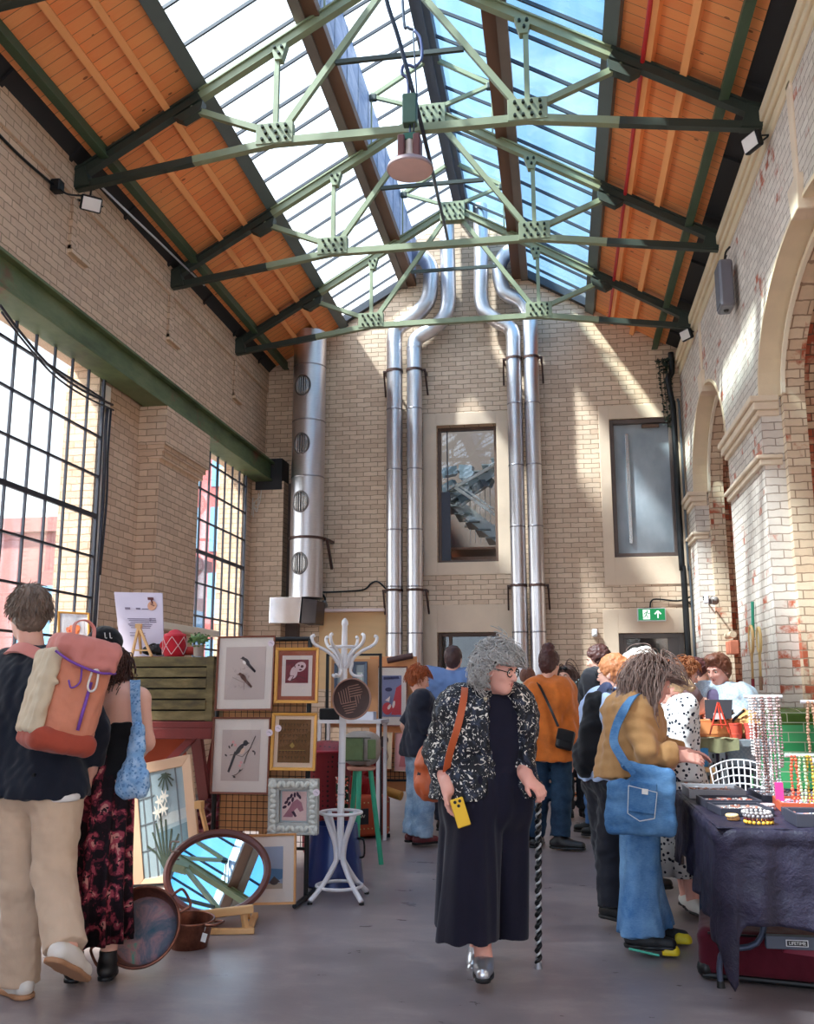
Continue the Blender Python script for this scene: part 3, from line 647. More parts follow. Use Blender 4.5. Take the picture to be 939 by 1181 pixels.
# ================================================================ implicit-surface modelling
def surface_nets(F, lo, v):
    S = F < 0; n = np.array(F.shape)-1
    cor = [(i,j,k) for i in (0,1) for j in (0,1) for k in (0,1)]
    cnt = np.zeros(n, np.int8)
    for i,j,k in cor: cnt += S[i:i+n[0], j:j+n[1], k:k+n[2]]
    act = (cnt > 0) & (cnt < 8); idx = np.argwhere(act)
    vid = np.full(n, -1, np.int64); vid[act] = np.arange(len(idx))
    vals = np.stack([F[idx[:,0]+i, idx[:,1]+j, idx[:,2]+k] for i,j,k in cor], 1)
    acc = np.zeros((len(idx),3)); num = np.zeros(len(idx)); C = np.array(cor, float)
    for a in range(8):
        for b in range(a+1, 8):
            if sum(abs(x-y) for x,y in zip(cor[a],cor[b])) != 1: continue
            va, vb = vals[:,a], vals[:,b]; cr = (va < 0) != (vb < 0); t = np.where(cr, va/np.where(cr, va-vb, 1), 0)
            p = C[a][None]+t[:,None]*(C[b]-C[a])[None]; acc += p*cr[:,None]; num += cr
    V = (idx + acc/num[:,None])*v + lo
    Q = []
    for ax in range(3):
        s0 = [slice(None)]*3; s1 = [slice(None)]*3; s0[ax] = slice(0,-1); s1[ax] = slice(1,None)
        A, B = S[tuple(s0)], S[tuple(s1)]; e = np.argwhere(A != B); o1, o2 = (ax+1)%3, (ax+2)%3
        ok = (e[:,o1] > 0) & (e[:,o2] > 0) & (e[:,o1] < n[o1]) & (e[:,o2] < n[o2]); e = e[ok]
        fl = A[e[:,0],e[:,1],e[:,2]]
        def g(d1, d2): q = e.copy(); q[:,o1] -= d1; q[:,o2] -= d2; return vid[q[:,0],q[:,1],q[:,2]]
        q = np.stack([g(1,1),g(0,1),g(0,0),g(1,0)], 1); q[~fl] = q[~fl][:,::-1]; Q.append(q)
    return V, np.concatenate(Q)
def cap(a, ra, b, rb=None, k=.02, cuts=None, op='u', flat=None): return dict(t='c', a=np.asarray(a,float), b=np.asarray(b,float), ra=ra, rb=ra if rb is None else rb, k=k, cuts=cuts, op=op, flat=flat)
def ell(c, r, ax=None, k=.02, cuts=None, op='u'): return dict(t='e', c=np.asarray(c,float), r=np.asarray(r,float), ax=np.eye(3) if ax is None else ax, k=k, cuts=cuts, op=op)
def rbox(c, h, ax=None, rd=.02, k=.02, cuts=None, op='u'): return dict(t='b', c=np.asarray(c,float), h=np.asarray(h,float), ax=np.eye(3) if ax is None else ax, rd=rd, k=k, cuts=cuts, op=op)
def half(p, n): return dict(t='h', p=np.asarray(p,float), n=norm(n), op='i')
def pbounds(p):
    if p['t'] == 'c': r = max(p['ra'], p['rb']); q = np.stack([p['a'], p['b']]); return q.min(0)-r, q.max(0)+r
    if p['t'] == 'e': e = np.abs(p['ax'])@p['r']; return p['c']-e, p['c']+e
    e = np.abs(p['ax'])@p['h']+0.0; return p['c']-e, p['c']+e
def sdf_field(prims, v, wr=None):
    un = [p for p in prims if p['op'] == 'u']; bs = [pbounds(p) for p in un]
    lo = np.min([b[0] for b in bs], 0)-3*v-.012; hi = np.max([b[1] for b in bs], 0)+3*v+.012
    n = np.ceil((hi-lo)/v).astype(int)+1; F = np.full(n, .5, np.float32)
    ax = [lo[i]+v*np.arange(n[i]) for i in range(3)]
    for p in prims:
        if p['t'] == 'h':
            d = ((ax[0]-p['p'][0])*p['n'][0])[:,None,None]+((ax[1]-p['p'][1])*p['n'][1])[None,:,None]+((ax[2]-p['p'][2])*p['n'][2])[None,None,:]
            F = np.maximum(F, d.astype(np.float32)); continue
        b0, b1 = pbounds(p); mg = p['k']+4*v+.01; i0 = np.maximum(np.floor((b0-mg-lo)/v).astype(int), 0); i1 = np.minimum(np.ceil((b1+mg-lo)/v).astype(int)+1, n)
        if (i1 <= i0).any(): continue
        sl = tuple(slice(a, b) for a, b in zip(i0, i1)); X = ax[0][sl[0]][:,None,None]; Y = ax[1][sl[1]][None,:,None]; Z = ax[2][sl[2]][None,None,:]
        if p['t'] == 'c':
            a, b = p['a'], p['b']; ba = b-a; L = max(ba@ba, 1e-9); px, py, pz = X-a[0], Y-a[1], Z-a[2]
            h = np.clip((px*ba[0]+py*ba[1]+pz*ba[2])/L, 0, 1); qx, qy, qz = px-ba[0]*h, py-ba[1]*h, pz-ba[2]*h; sc = 1
            if p['flat'] is not None:
                f, s_ = p['flat']; w_ = (qx*f[0]+qy*f[1]+qz*f[2])*(1/s_-1); qx, qy, qz = qx+f[0]*w_, qy+f[1]*w_, qz+f[2]*w_; sc = min(1, (s_+1)/2)
            d = (np.sqrt(qx*qx+qy*qy+qz*qz)-(p['ra']+(p['rb']-p['ra'])*h))*sc
        else:
            c, A = p['c'], p['ax']; px, py, pz = X-c[0], Y-c[1], Z-c[2]; q = [px*A[0,i]+py*A[1,i]+pz*A[2,i] for i in range(3)]
            if p['t'] == 'e':
                r = p['r']; k0 = np.sqrt((q[0]/r[0])**2+(q[1]/r[1])**2+(q[2]/r[2])**2); k1 = np.sqrt((q[0]/r[0]**2)**2+(q[1]/r[1]**2)**2+(q[2]/r[2]**2)**2); d = k0*(k0-1)/np.maximum(k1, 1e-6)
            else:
                rd = p['rd']; e = [np.abs(q[i])-(p['h'][i]-rd) for i in range(3)]
                d = np.sqrt(sum(np.maximum(x,0)**2 for x in e))+np.minimum(np.maximum(np.maximum(e[0],e[1]),e[2]),0)-rd
        for cp, cn in (p['cuts'] or ()):
            d = np.maximum(d, (X-cp[0])*cn[0]+(Y-cp[1])*cn[1]+(Z-cp[2])*cn[2])
        G = F[sl]; k = max(p['k'], 1e-4)
        if p['op'] == 'u': h = np.clip(.5+.5*(G-d)/k, 0, 1); F[sl] = G+(d-G)*h-k*h*(1-h)
        else: h = np.clip(.5-.5*(G+d)/k, 0, 1); F[sl] = G+(-d-G)*h+k*h*(1-h)
    if wr:
        amp, freq, sd = wr[0]*1.15, wr[1]*2.2, wr[2]; st = wr[3] if len(wr) > 3 else (1,1,1); rg = np.random.RandomState(sd)
        msk = np.abs(F) < .04; ii = np.argwhere(msk); P = ii*v*np.array(st)+0.0; tot = np.zeros(len(P))
        for o in range(3):
            for q in range(3):
                kx = norm(rg.randn(3))*freq*(1.7**o); tot += np.sin(P@kx+rg.rand()*6.28+1.5*np.sin(P@(norm(rg.randn(3))*freq*.6)))/(1.6**o)
        F[msk] += (amp*tot/3).astype(np.float32)
    return F, lo
def sdf_obj(name, prims, v, m, parent, wr=None, org=None):
    F, lo = sdf_field(prims, v, wr); V, Q = surface_nets(F, lo, v)
    return np_obj(name, V, Q, m, parent, org)
def np_obj(name, V, Q, m, parent, org=None):
    loc = np.array(PLOC.get(parent.name, (0,0,0))) if parent is not None else np.array((0,0,0) if org is None else org, float)
    me = bpy.data.meshes.new(name); V = (V-loc).astype(np.float32); Q = Q.astype(np.int32)
    me.vertices.add(len(V)); me.vertices.foreach_set('co', V.ravel()); me.loops.add(Q.size); me.loops.foreach_set('vertex_index', Q.ravel())
    me.polygons.add(len(Q)); me.polygons.foreach_set('loop_start', np.arange(0, Q.size, 4, dtype=np.int32)); me.polygons.foreach_set('use_smooth', np.ones(len(Q), bool))
    me.update(calc_edges=True); me.validate()
    if m is not None: me.materials.append(m)
    o = bpy.data.objects.new(name, me); COL.objects.link(o); PLOC[o.name] = tuple(loc)
    if parent is not None: o.parent = parent
    else: o.location = tuple(loc)
    return o

# ================================================================ cloth and skin materials
def skin_mat(c, name):
    if name in MATS: return MATS[name]
    t = NT(name); o = t.obj(); n1 = t.noise(o, 9, 4); col = t.mix(n1, lin(c), lin((min(255,c[0]+6), int(c[1]*.94), int(c[2]*.92))))
    MATS[name] = t.done(t.bsdf(col, .5, 0, t.bump(t.noise(o, 220, 2), .06, .002), .35, **{'Subsurface Weight': .06, 'Subsurface Radius': (.02,.008,.005), 'Subsurface Scale': .4})); return MATS[name]
SKIN = skin_mat((232,186,166), 'skin_fair'); SKIN_PINK = skin_mat((232,178,162), 'skin_rosy')
def fabric(c, name=None, var=.16, weave=.25, rough=.85, scale=7, sheen=.15):
    key = ('fab', tuple(c), var, weave, rough, scale)
    if key in MATS: return MATS[key]
    t = NT('fabric_%d_%d_%d' % tuple(c)); o = t.obj(); a = t.noise(o, scale, 4, .6); b = t.noise(o, 55, 2)
    col = t.mix(a, lin([v*(1-var) for v in c]), lin([min(255, v*(1+var)) for v in c]))
    MATS[key] = t.done(t.bsdf(col, rough, 0, t.bump(t.math('ADD', a, t.math('MULTIPLY', b, .35)), weave, .012), .2, **{'Sheen Weight': sheen})); return MATS[key]
def denim(c, fade, name):
    if name in MATS: return MATS[name]
    t = NT(name); o = t.obj(); a = t.noise(o, 4.5, 5, .65); b = t.noise(t.mapv(o, (1,1,6)), 60, 2)
    col = t.ramp(t.math('ADD', t.math('MULTIPLY', a, .8), t.math('MULTIPLY', b, .2)), [(.36, lin(c)), (.64, lin(fade))])
    MATS[name] = t.done(t.bsdf(col, .8, 0, t.bump(b, .2, .004), .2)); return MATS[name]
def spots(name, base, spot, scale, thr, dist=1.2, third=None, stretch=(1,1,1), rough=.75):
    if name in MATS: return MATS[name]
    t = NT(name); o = t.obj(); nz = t.n('ShaderNodeTexNoise'); t.l(o, nz.inputs['Vector']); nz.inputs['Scale'].default_value = scale*.8
    va = t.n('ShaderNodeVectorMath', operation='SCALE'); t.l(nz.outputs['Color'], va.inputs[0]); va.inputs['Scale'].default_value = dist/scale
    vb = t.n('ShaderNodeVectorMath', operation='ADD'); t.l(o, vb.inputs[0]); t.l(va.outputs[0], vb.inputs[1])
    vo = t.n('ShaderNodeTexVoronoi'); vo.inputs['Scale'].default_value = scale; t.l(t.mapv(vb.outputs[0], stretch), vo.inputs['Vector'])
    f = t.math('LESS_THAN', vo.outputs['Distance'], thr); col = lin(base)
    if third is not None: col = t.mix(t.math('MULTIPLY_ADD', t.noise(o, scale*.35, 4), 5, -2.2, True), lin(base), lin(third))
    col = t.mix(f, col, lin(spot)); MATS[name] = t.done(t.bsdf(col, rough, 0, None, .25)); return MATS[name]
def hair_mat(c, name, c2=None):
    if name in MATS: return MATS[name]
    t = NT(name); o = t.obj(); a = t.noise(o, 26, 4, .7); col = t.mix(a, lin([v*.72 for v in c]), lin(c2 or [min(255, v*1.3) for v in c]))
    MATS[name] = t.done(t.bsdf(col, .42, 0, t.bump(t.noise(t.mapv(o,(3,3,1)), 70, 3), .5, .006), .35)); return MATS[name]
M_EYE = mat((236,232,226), .2, 0, 0); M_IRIS = mat((52,38,30), .2, 0, 0); M_LIP = mat((186,98,92), .45, 0, .05)

# ================================================================ people
UP = V3(0,0,1)
def basis(f):
    f = norm(f); r = norm(np.cross(f, UP)); u = np.cross(r, f); return r, f, u
class P:
    """skeleton in world coordinates. face = body heading in degrees: 0 away from the camera, 90 to picture right, 180 towards the camera"""
    def __init__(s, x, y, H, face, head=None, headtilt=0., roll=0., lean=V3(0,0,0), width=1., fem=True, J=None, headpos=None, z0=0.):
        a = math.radians(face); f = V3(math.sin(a), math.cos(a), 0); r = V3(f[1], -f[0], 0); s.f, s.r, s.H = f, r, H; k = H/1.7; s.k = k
        o = V3(x, y, z0); s.o = o; sw = (.165 if fem else .195)*k*width; hw = (.09 if fem else .085)*k*width
        L = lambda rr, ff, uu: o + r*rr + f*ff + UP*uu
        j = dict(pel=L(0,0,.545*H), neck=L(0,-.01*k,.845*H)+lean, shR=L(sw,-.01,.815*H)+lean, shL=L(-sw,-.01,.815*H)+lean, hipR=L(hw,0,.52*H), hipL=L(-hw,0,.52*H),
                 knR=L(hw*.95,.02,.285*H), knL=L(-hw*.95,.02,.285*H), anR=L(hw*.9,-.02,.05*H), anL=L(-hw*.9,-.02,.05*H))
        j['elR'] = j['shR']+(r*.05-f*.03-UP*.30)*k; j['elL'] = j['shL']+(-r*.05-f*.03-UP*.30)*k
        if J: j.update({n: np.asarray(p, float) for n, p in J.items() if n in j})
        if J and 'shR' in J and 'shL' in J and 'neck' not in J: j['neck'] = (j['shR']+j['shL'])/2+UP*.04*k
        j['wrR'] = j['elR']+(f*.06-UP*.24)*k; j['wrL'] = j['elL']+(f*.06-UP*.24)*k
        if J: j.update({n: np.asarray(p, float) for n, p in J.items()})
        hd = face if head is None else head; b = math.radians(hd); ti = math.radians(headtilt)
        hf = V3(math.sin(b)*math.cos(ti), math.cos(b)*math.cos(ti), math.sin(ti)); s.hr, s.hf, s.hu = basis(hf)
        if roll: q = math.radians(roll); s.hr, s.hu = s.hr*math.cos(q)+s.hu*math.sin(q), s.hu*math.cos(q)-s.hr*math.sin(q)
        s.hc = (j['neck']+UP*.125*k+hf*.025*k) if headpos is None else np.asarray(headpos, float)
        s.j = j; s.width = width; s.fem = fem
        s.lat = norm(j['shR']-j['shL']); s.lath = norm(j['hipR']-j['hipL'])
    def levels(s, g=0., bulk=1.):
        j, k = s.j, s.k; pel = (j['hipR']+j['hipL'])/2; nk = j['neck']; w = s.width*bulk
        T = [(.0,.085,.108),(.16,.080,.104),(.34,.058,.094),(.52,.066,.098),(.70,.085,.106),(.84,.092,.094)] if s.fem else [(.0,.078,.106),(.16,.078,.104),(.34,.076,.102),(.52,.088,.108),(.70,.108,.114),(.84,.112,.098)]
        out = []
        for t, hw, r in T:
            c = pel+(nk-pel)*t; la = norm(s.lath*(1-t)+s.lat*t); out.append((c, la, hw*k*w, r*k*(1+(w-1)*.7)+g))
        return out
    def torso(s, g=0., t0=0, t1=9, k=.05, bulk=1.):
        out = []
        for i, (c, la, hw, r) in enumerate(s.levels(g, bulk)):
            if t0 <= i <= t1: out.append(cap(c-la*hw, r, c+la*hw, r, k=k))
        if t1 >= 5:
            j = s.j; up = norm(j['neck']-j['pel']); m = (j['shR']+j['shL'])/2
            for S in ('shR','shL'): out.append(cap(m*.35+j['neck']*.65-up*.035, .062*s.k+g*.6, j[S], .056*s.k+g, k=.05))
        return out
    def arm(s, S, g=0., upto=2., g2=None, cut=True, k=.03):
        j, q = s.j, s.k; a, b, c = j['sh'+S], j['el'+S], j['wr'+S]; w = .5+.5*s.width; g2 = g if g2 is None else g2; out = []
        if upto <= 1:
            e = a+(b-a)*upto; out.append(cap(a, .056*q*w+g, e+(b-a)*.1, .048*q*w+g2, k=k, cuts=[(e, norm(b-a))] if cut else None))
        else:
            t = upto-1; e = b+(c-b)*t; rm = .045*q*w+g+(g2-g)*.5; out += [cap(a, .056*q*w+g, b, rm, k=k), cap(b, rm, e+(c-b)*.08, .032*q+g2, k=k, cuts=[(e, norm(c-b))] if cut else None)]
        return out
    def leg(s, S, g=0., rs=None, upto=2.):
        """rs: (thigh, knee, hem) radii; upto: 2 = ankle"""
        j, q = s.j, s.k; a, b, c = j['hip'+S], j['kn'+S], j['an'+S]; R_ = rs or (.088*q*s.width+g, .056*q+g, .042*q+g); e = b+(c-b)*(upto-1)
        return [cap(a, R_[0], b, R_[1], k=.04), cap(b, R_[1], e+(c-b)*.12, R_[2], k=.03, cuts=[(e, norm(c-b))])]
    def hand(s, S, hd=None, pn=None, curl=.35, spread=.010, thumb=.6):
        j, q = s.j, s.k*1.02; w = j['wr'+S]; d = norm(w-j['el'+S]) if hd is None else norm(hd); sg_ = 1 if S == 'R' else -1
        n = norm(-s.r*sg_ if pn is None else pn); n = norm(n-d*(n@d)); lt = np.cross(n, d)*1.0   # thumb side = forward
        if lt@(s.f+UP*.3) < 0: lt = -lt
        o = [cap(w-d*.03*q, .029*q, w+d*.02*q, .028*q, k=.02, flat=(n,.75))]
        for u in (-.026, -.009, .009, .026): o.append(cap(w+d*.015*q+lt*u*.6*q, .0155*q, w+d*.085*q+lt*u*q, .0115*q, k=.012))
        for u, L in ((.028,.066),(.0095,.076),(-.0095,.070),(-.027,.055)):
            p = w+d*.085*q+lt*u*q; dd = norm(d+lt*(u/.028)*spread*4); ang = 0.
            for m_, (fr, rr) in enumerate(((.45,.0095),(.32,.0085),(.23,.0075))):
                ang += curl*(1.0 if m_ else .7); v = dd*math.cos(ang)+n*math.sin(ang); p2 = p+v*L*fr*q*1.05
                o.append(cap(p, rr*q, p2, (rr-.0012)*q, k=.005)); p = p2
        p = w+d*.025*q+lt*.028*q; v1 = norm(d*.75+lt*.6+n*.35*thumb); p2 = p+v1*.042*q; v2 = norm(d*.9+lt*.15+n*.6*thumb); p3 = p2+v2*.032*q
        return o+[cap(p, .014*q, p2, .0115*q, k=.012), cap(p2, .0112*q, p3, .0085*q, k=.006)]
    def headp(s, beard=0.):
        c, r, f, u, q = s.hc, s.hr, s.hf, s.hu, s.k*.98; A = np.stack([r,f,u],1); L = lambda a,b,d: c+(r*a+f*b+u*d)*q
        o = [ell(L(0,-.012,.022), np.array((.074,.094,.092))*q, A, .02), ell(L(0,.030,-.035), np.array((.060,.066,.086))*q, A, .03), ell(L(0,.060,-.092), np.array((.032,.030,.026))*q, A, .035),
             cap(L(-.034,.078,.020), .014*q, L(.034,.078,.020), .014*q, .02), cap(L(0,.094,.010), .0085*q, L(0,.112,-.028), .0125*q, .012), cap(L(-.012,.094,-.032), .009*q, L(.012,.094,-.032), .009*q, .01),
             ell(L(-.033,.066,-.024), np.array((.022,.022,.022))*q, A, .02), ell(L(.033,.066,-.024), np.array((.022,.022,.022))*q, A, .02),
             cap(L(-.018,.090,-.058), .0075*q, L(.018,.090,-.058), .0075*q, .006), cap(L(-.014,.087,-.071), .008*q, L(.014,.087,-.071), .008*q, .006),
             ell(L(.030,.086,.004), np.array((.014,.012,.010))*q, A, .010, op='s'), ell(L(-.030,.086,.004), np.array((.014,.012,.010))*q, A, .010, op='s')]
        for e in (1,-1): o += [ell(L(.073*e,-.006,-.012), np.array((.010,.021,.032))*q, A@rx(.2), .006), ell(L(.082*e,.002,-.010), np.array((.006,.010,.018))*q, A, .004, op='s')]
        return o
    def body(s, root, skin, v, hands=None, feet=True, extra=()):
        j, q = s.j, s.k; pr = s.torso()+[cap(j['neck']-UP*.02, .058*q, s.hc-s.hu*.06*q-s.hf*.02*q, .050*q, .03)]
        for S in 'RL':
            pr += s.arm(S, cut=False)+s.leg(S)+[cap(j['an'+S]+UP*.02, .036*q, j['an'+S]-UP*.02*q, .036*q, .02)]
            pr += s.hand(S, **((hands or {}).get(S, {})))
        return sdf_obj('body', list(extra)+pr+s.headp(), v, skin, root)
    def eyes(s, root, lips=True):
        c, r, f, u, q = s.hc, s.hr, s.hf, s.hu, s.k*.98; L = lambda a,b,d: c+(r*a+f*b+u*d)*q
        for e in (1,-1):
            m = MB(); m.sphere(L(.030*e,.077,.004), .0125*q, 12, 8); o = m.build('eye', M_EYE, root, smooth='all')
            m = MB(); m.sphere(L(.030*e,.0845,.002), .0066*q, 10, 6); m.build('iris', M_IRIS, o, smooth='all')
            m = MB(); m.tube([L(.014*e,.093,.020),L(.030*e,.0955,.026),L(.046*e,.085,.022)], [.002,.0035,.002], 6); m.build('eyebrow', M_IRIS, root, smooth='all')
        if lips: sdf_obj('lips', [cap(L(-.019,.0925,-.058), .005*q, L(.019,.0925,-.058), .005*q, .004), cap(L(0,.097,-.057), .0055*q, L(0,.096,-.067), .006*q, .006), cap(L(-.014,.090,-.068), .005*q, L(.014,.090,-.068), .005*q, .004)], .0025, M_LIP, root)
    def hair_cap(s, root, m, v, g=.012, back=0., line=.055, tilt=.62, wr=(.004, 70, 1), extra=(), parent=None, name='hair'):
        c, r, f, u, q = s.hc, s.hr, s.hf, s.hu, s.k*.98; A = np.stack([r,f,u],1); L = lambda a,b,d: c+(r*a+f*b+u*d)*q
        n = norm(f*math.cos(tilt)-u*math.sin(tilt)); p = L(0,.02+line*.6,0)+n*0
        pr = [ell(L(0,-.014,.026), (np.array((.076,.096,.093))+g)*q, A, .02, cuts=[(L(0,line,.02), n)]), ell(L(0,-.045,-.035), (np.array((.056,.050,.060))+g*.6)*q, A, .03, cuts=[(L(0,-.02,0), f)])]
        return sdf_obj(name, pr+list(extra), v, m, root, wr)
    def strands(s, root, m, n=300, L0=.12, curl=.012, freq=55., rad=.0042, seed=1, front=.5, out=.25, grav=1., back=0., name='hair', top=-.35, lift=.0, stepn=12, maxz=2., layer=.016, fc=.03):
        """locks of hair rooted on the skull; they hug the head, fall and lie over the shoulders"""
        c, r, f, u, q = s.hc, s.hr, s.hf, s.hu, s.k*.98; rg = np.random.RandomState(seed); mb = MB(); cc = c+(u*.022-f*.012)*q; R3 = np.array((.076,.096,.094))*q
        A = np.stack([r,f,u],1); done = 0; nk = s.j['neck']
        while done < n:
            d = norm(rg.randn(3))
            if d[2] < top or d[2] > maxz or (d[1] > front and d[2] < .55) or (d[1] > .2 and d[2] < -.05): continue
            done += 1; nrm = A@norm(d/R3); p = cc+A@(d*R3); pts = [p-nrm*.004]; L = L0*(.75+.5*rg.rand())*q; st = L/stepn; ph = rg.rand()*6.28; fr = freq*(.8+.4*rg.rand()); ly = (.004+layer*rg.rand())*q
            side = A@norm(V3(d[0], min(d[1], 0)-.25-back, 0)+1e-6); v = norm(nrm*out+u*lift+side*.5-UP*.35+rg.randn(3)*.12); t1, t2, _ = frame_from(nrm)
            for i in range(stepn):
                v = norm(v-UP*grav*.5+rg.randn(3)*.05); p = p+v*st; loc = A.T@(p-cc)/(R3+ly); dd = np.linalg.norm(loc)
                if dd < 1: p = cc+A@(loc/dd*(R3+ly)); v = norm(p-pts[-1])
                lc = A.T@(p-c)
                if lc[1] > fc*q and lc[2] < .055*q and lc[2] > -.16*q: p = p-f*(lc[1]-fc*q)
                dz = nk[2]+.02-p[2]
                if dz > 0:
                    h = p-nk; h[2] = 0; hd = np.linalg.norm(h); rm = min(.075+dz*.55, .135)*q+ly
                    if hd < rm: p = p+(h/hd if hd > 1e-4 else -f)*(rm-hd)
                k_ = min(1, i/4); an = ph+fr*st*i; pts.append(p+(t1*math.cos(an)+t2*math.sin(an))*curl*k_*q)
            rr = [rad*q*(1-.55*i/stepn) for i in range(stepn+1)]; mb.tube(pts, rr, 5)
        return mb.build(name, m, root, smooth='all')
    def shoe(s, root, S, m, toe=None, v=.006, L=.25, sole=None, h=.0, name='shoe', heel=0., pitch=0.):
        j, q = s.j, s.k; a = j['an'+S]; d = norm(s.f if toe is None else toe); la = norm(np.cross(d, UP)); g = V3(a[0], a[1], max(a[2]-.062*q, .0)); up = np.cross(la, d)
        if pitch: d = norm(d*math.cos(pitch)+UP*math.sin(pitch)); up = np.cross(la, d); g = a-up*.062*q
        b = g-d*.05*q; t = g+d*(L-.10)*q; zz = up*.045*q
        pr = [cap(b+zz, .040*q, g+d*.06*q+up*.045*q, .042*q, .03), cap(g+d*.05*q+up*.042*q, .043*q, t+up*.034*q, .034*q, .03), cap(a, .044*q, g+up*.05*q, .042*q, .03, cuts=[(a+up*(.015+h)*q, up)]), half(g+up*.012, -up)]
        if h: pr.insert(2, cap(a+up*(h)*q, .048*q, g+up*.05*q, .044*q, .03, cuts=[(a+up*h*q, up)]))
        o = sdf_obj(name, pr, v, m, root)
        sp = [cap(b+up*.0125, .043*q, g+d*.06*q+up*.0125, .044*q, .03), cap(g+d*.05*q+up*.0125, .046*q, t+up*.0125, .038*q, .03), half(g+up*.022, up), half(g+up*.001, -up)]
        sdf_obj('sole', sp, v, sole or M_BLACKMETAL, o); return o
def loft(m, levels, n=72, folds=9, amp=.02, seed=0, lat=V3(1,0,0)):
    """levels: (centre, half width, half depth, fold strength); hanging cloth, closed underneath a little way in"""
    rg = np.random.RandomState(seed); ph = rg.rand(4)*6.28; lat = norm(lat); dp = norm(np.cross(UP, lat)); rings = []
    for c, a, b, fs in levels:
        ring = []
        for i in range(n):
            t = 2*PI*i/n; w_ = 1+amp*fs*(math.sin(folds*t+ph[0]+.6*math.sin(2*t+ph[1]))+.45*math.sin((folds*2+1)*t+ph[2])); ring.append(np.asarray(c)+lat*a*w_*math.cos(t)+dp*b*w_*math.sin(t))
        rings.append(ring)
    c, a, b, fs = levels[-1]; rings.append([p*.93+np.asarray(c)*.07+UP*.012 for p in rings[-1]]); rings.append([p*.75+np.asarray(c)*.25+UP*.22 for p in rings[-2]])
    vs = [p for rg_ in rings for p in rg_]; fs_ = [(i*n+k, i*n+(k+1)%n, (i+1)*n+(k+1)%n, (i+1)*n+k) for i in range(len(rings)-1) for k in range(n)]
    fs_ += [tuple(range(n)), tuple(range((len(rings)-1)*n, len(rings)*n))]
    return m.add(vs, fs_)
def strip(m, pts, w, th, wdir):
    """flat strap along pts"""
    pts = [np.asarray(p, float) for p in pts]; wd = [np.asarray(wdir, float)]*len(pts) if np.ndim(wdir) == 1 else wdir; vs = []; N = len(pts)
    for i, p in enumerate(pts):
        t = norm(pts[min(i+1,N-1)]-pts[max(i-1,0)]); a = norm(wd[i]-t*(wd[i]@t)); b = np.cross(t, a)
        vs += [p+a*w/2+b*th/2, p-a*w/2+b*th/2, p-a*w/2-b*th/2, p+a*w/2-b*th/2]
    fs = [(0,1,2,3), tuple(4*(N-1)+i for i in (3,2,1,0))]
    for i in range(N-1):
        for k in range(4): fs.append((4*i+k, 4*i+(k+1)%4, 4*i+4+(k+1)%4, 4*i+4+k))
    return m.add(vs, fs)
def person(name, label, p, group=None): return thing(name, label, 'person', (p.o[0], p.o[1], p.o[2]), group)
def tee_top(p, root, m, v, g=.014, sleeve=.75, sg_=.018, hem=.0, name='tshirt', wr=(.006,22,3), k=.05, collar=.064, bulk=1., extra=(), post=()):
    """upper garment: hem = drop below the hip line"""
    j, q = p.j, p.k; up = norm(j['neck']-(j['hipR']+j['hipL'])/2); base = (j['hipR']+j['hipL'])/2
    pr = p.torso(g, bulk=bulk)
    if hem > .02: 
        la = p.lath; hw, r = p.levels(g, bulk)[0][2:]; pr.append(cap(base-UP*hem-la*hw*1.04, r*1.03, base-UP*hem+la*hw*1.04, r*1.03, k=.06))
    for S in 'RL': pr += p.arm(S, sg_, sleeve, g2=sg_, k=.014)
    pr += list(extra)+[half(base-UP*hem, -UP), cap(j['neck']+UP*.05*q+p.f*.015, collar*q, j['neck']+UP*.22, collar*q, k=.01, op='s')]+list(post)
    return sdf_obj(name, pr, v, m, root, wr)
def trousers(p, root, m, v, rs=(.100,.075,.070), upto=1.95, top=.10, g=.012, name='trousers', wr=(.006,24,5)):
    j, q = p.j, p.k; pr = p.torso(g, 0, 2, bulk=1.0)
    for S in 'RL': pr += p.leg(S, rs=[x*q for x in rs], upto=upto)
    c = (j['hipR']+j['hipL'])/2; pr.append(half(c+UP*top*q, UP))
    return sdf_obj(name, pr, v, m, root, wr)
# ================================================================ the crowd
K = atY
def glasses(p, root, m=None):
    c, r, f, u, q = p.hc, p.hr, p.hf, p.hu, p.k*.98; L = lambda a,b,d: c+(r*a+f*b+u*d)*q; mb = MB()
    for e in (1,-1):
        mb.tube([L(.033*e+.025*math.cos(t),.100-.012*abs(math.cos(t)*.5+.5*e*0),.002+.021*math.sin(t)) for t in np.linspace(0, 2*PI, 17)[:-1]], .0028, 6, closed=True); mb.tube([L(.058*e,.096,.006), L(.076*e,.03,.008), L(.076*e,-.01,.0)], .0022, 6)
    mb.tube([L(-.008,.104,.006), L(.008,.104,.006)], .0025, 6); mb.build('glasses', m or M_BLACKMETAL, root, smooth='all')
# ---- grey-haired woman with the cane, in the middle of the floor
Y = 4.85; b = atZ(557, 1118, 0)
p = P(b[0], b[1], 1.60, 163, head=118, headtilt=-14, width=1.18, headpos=K(575,772,4.79), J=dict(neck=K(563,799,4.88), shR=K(522,817,Y), shL=K(590,815,Y+.05), elR=K(505,868,Y+.06), wrR=K(516,908,Y-.15), elL=K(599,866,Y+.06), wrL=K(608,897,Y-.10), hipR=K(540,925,Y), hipL=K(584,925,Y+.04), knR=K(550,1020,Y), knL=K(575,1018,Y+.12), anR=K(558,1108,Y-.12), anL=K(551,1094,Y+.28)))
root = person('person', 'woman with curly grey hair, black wide-legged jumpsuit and speckled jacket, leaning on a cane', p)
p.body(root, SKIN_PINK, .0055, hands=dict(R=dict(hd=V3(.1,-.15,-1), pn=norm(p.r*-.6+p.f*.4), curl=.45), L=dict(hd=V3(.55,-.35,-.45), pn=V3(.1,.2,-1), curl=.75)))
p.eyes(root)
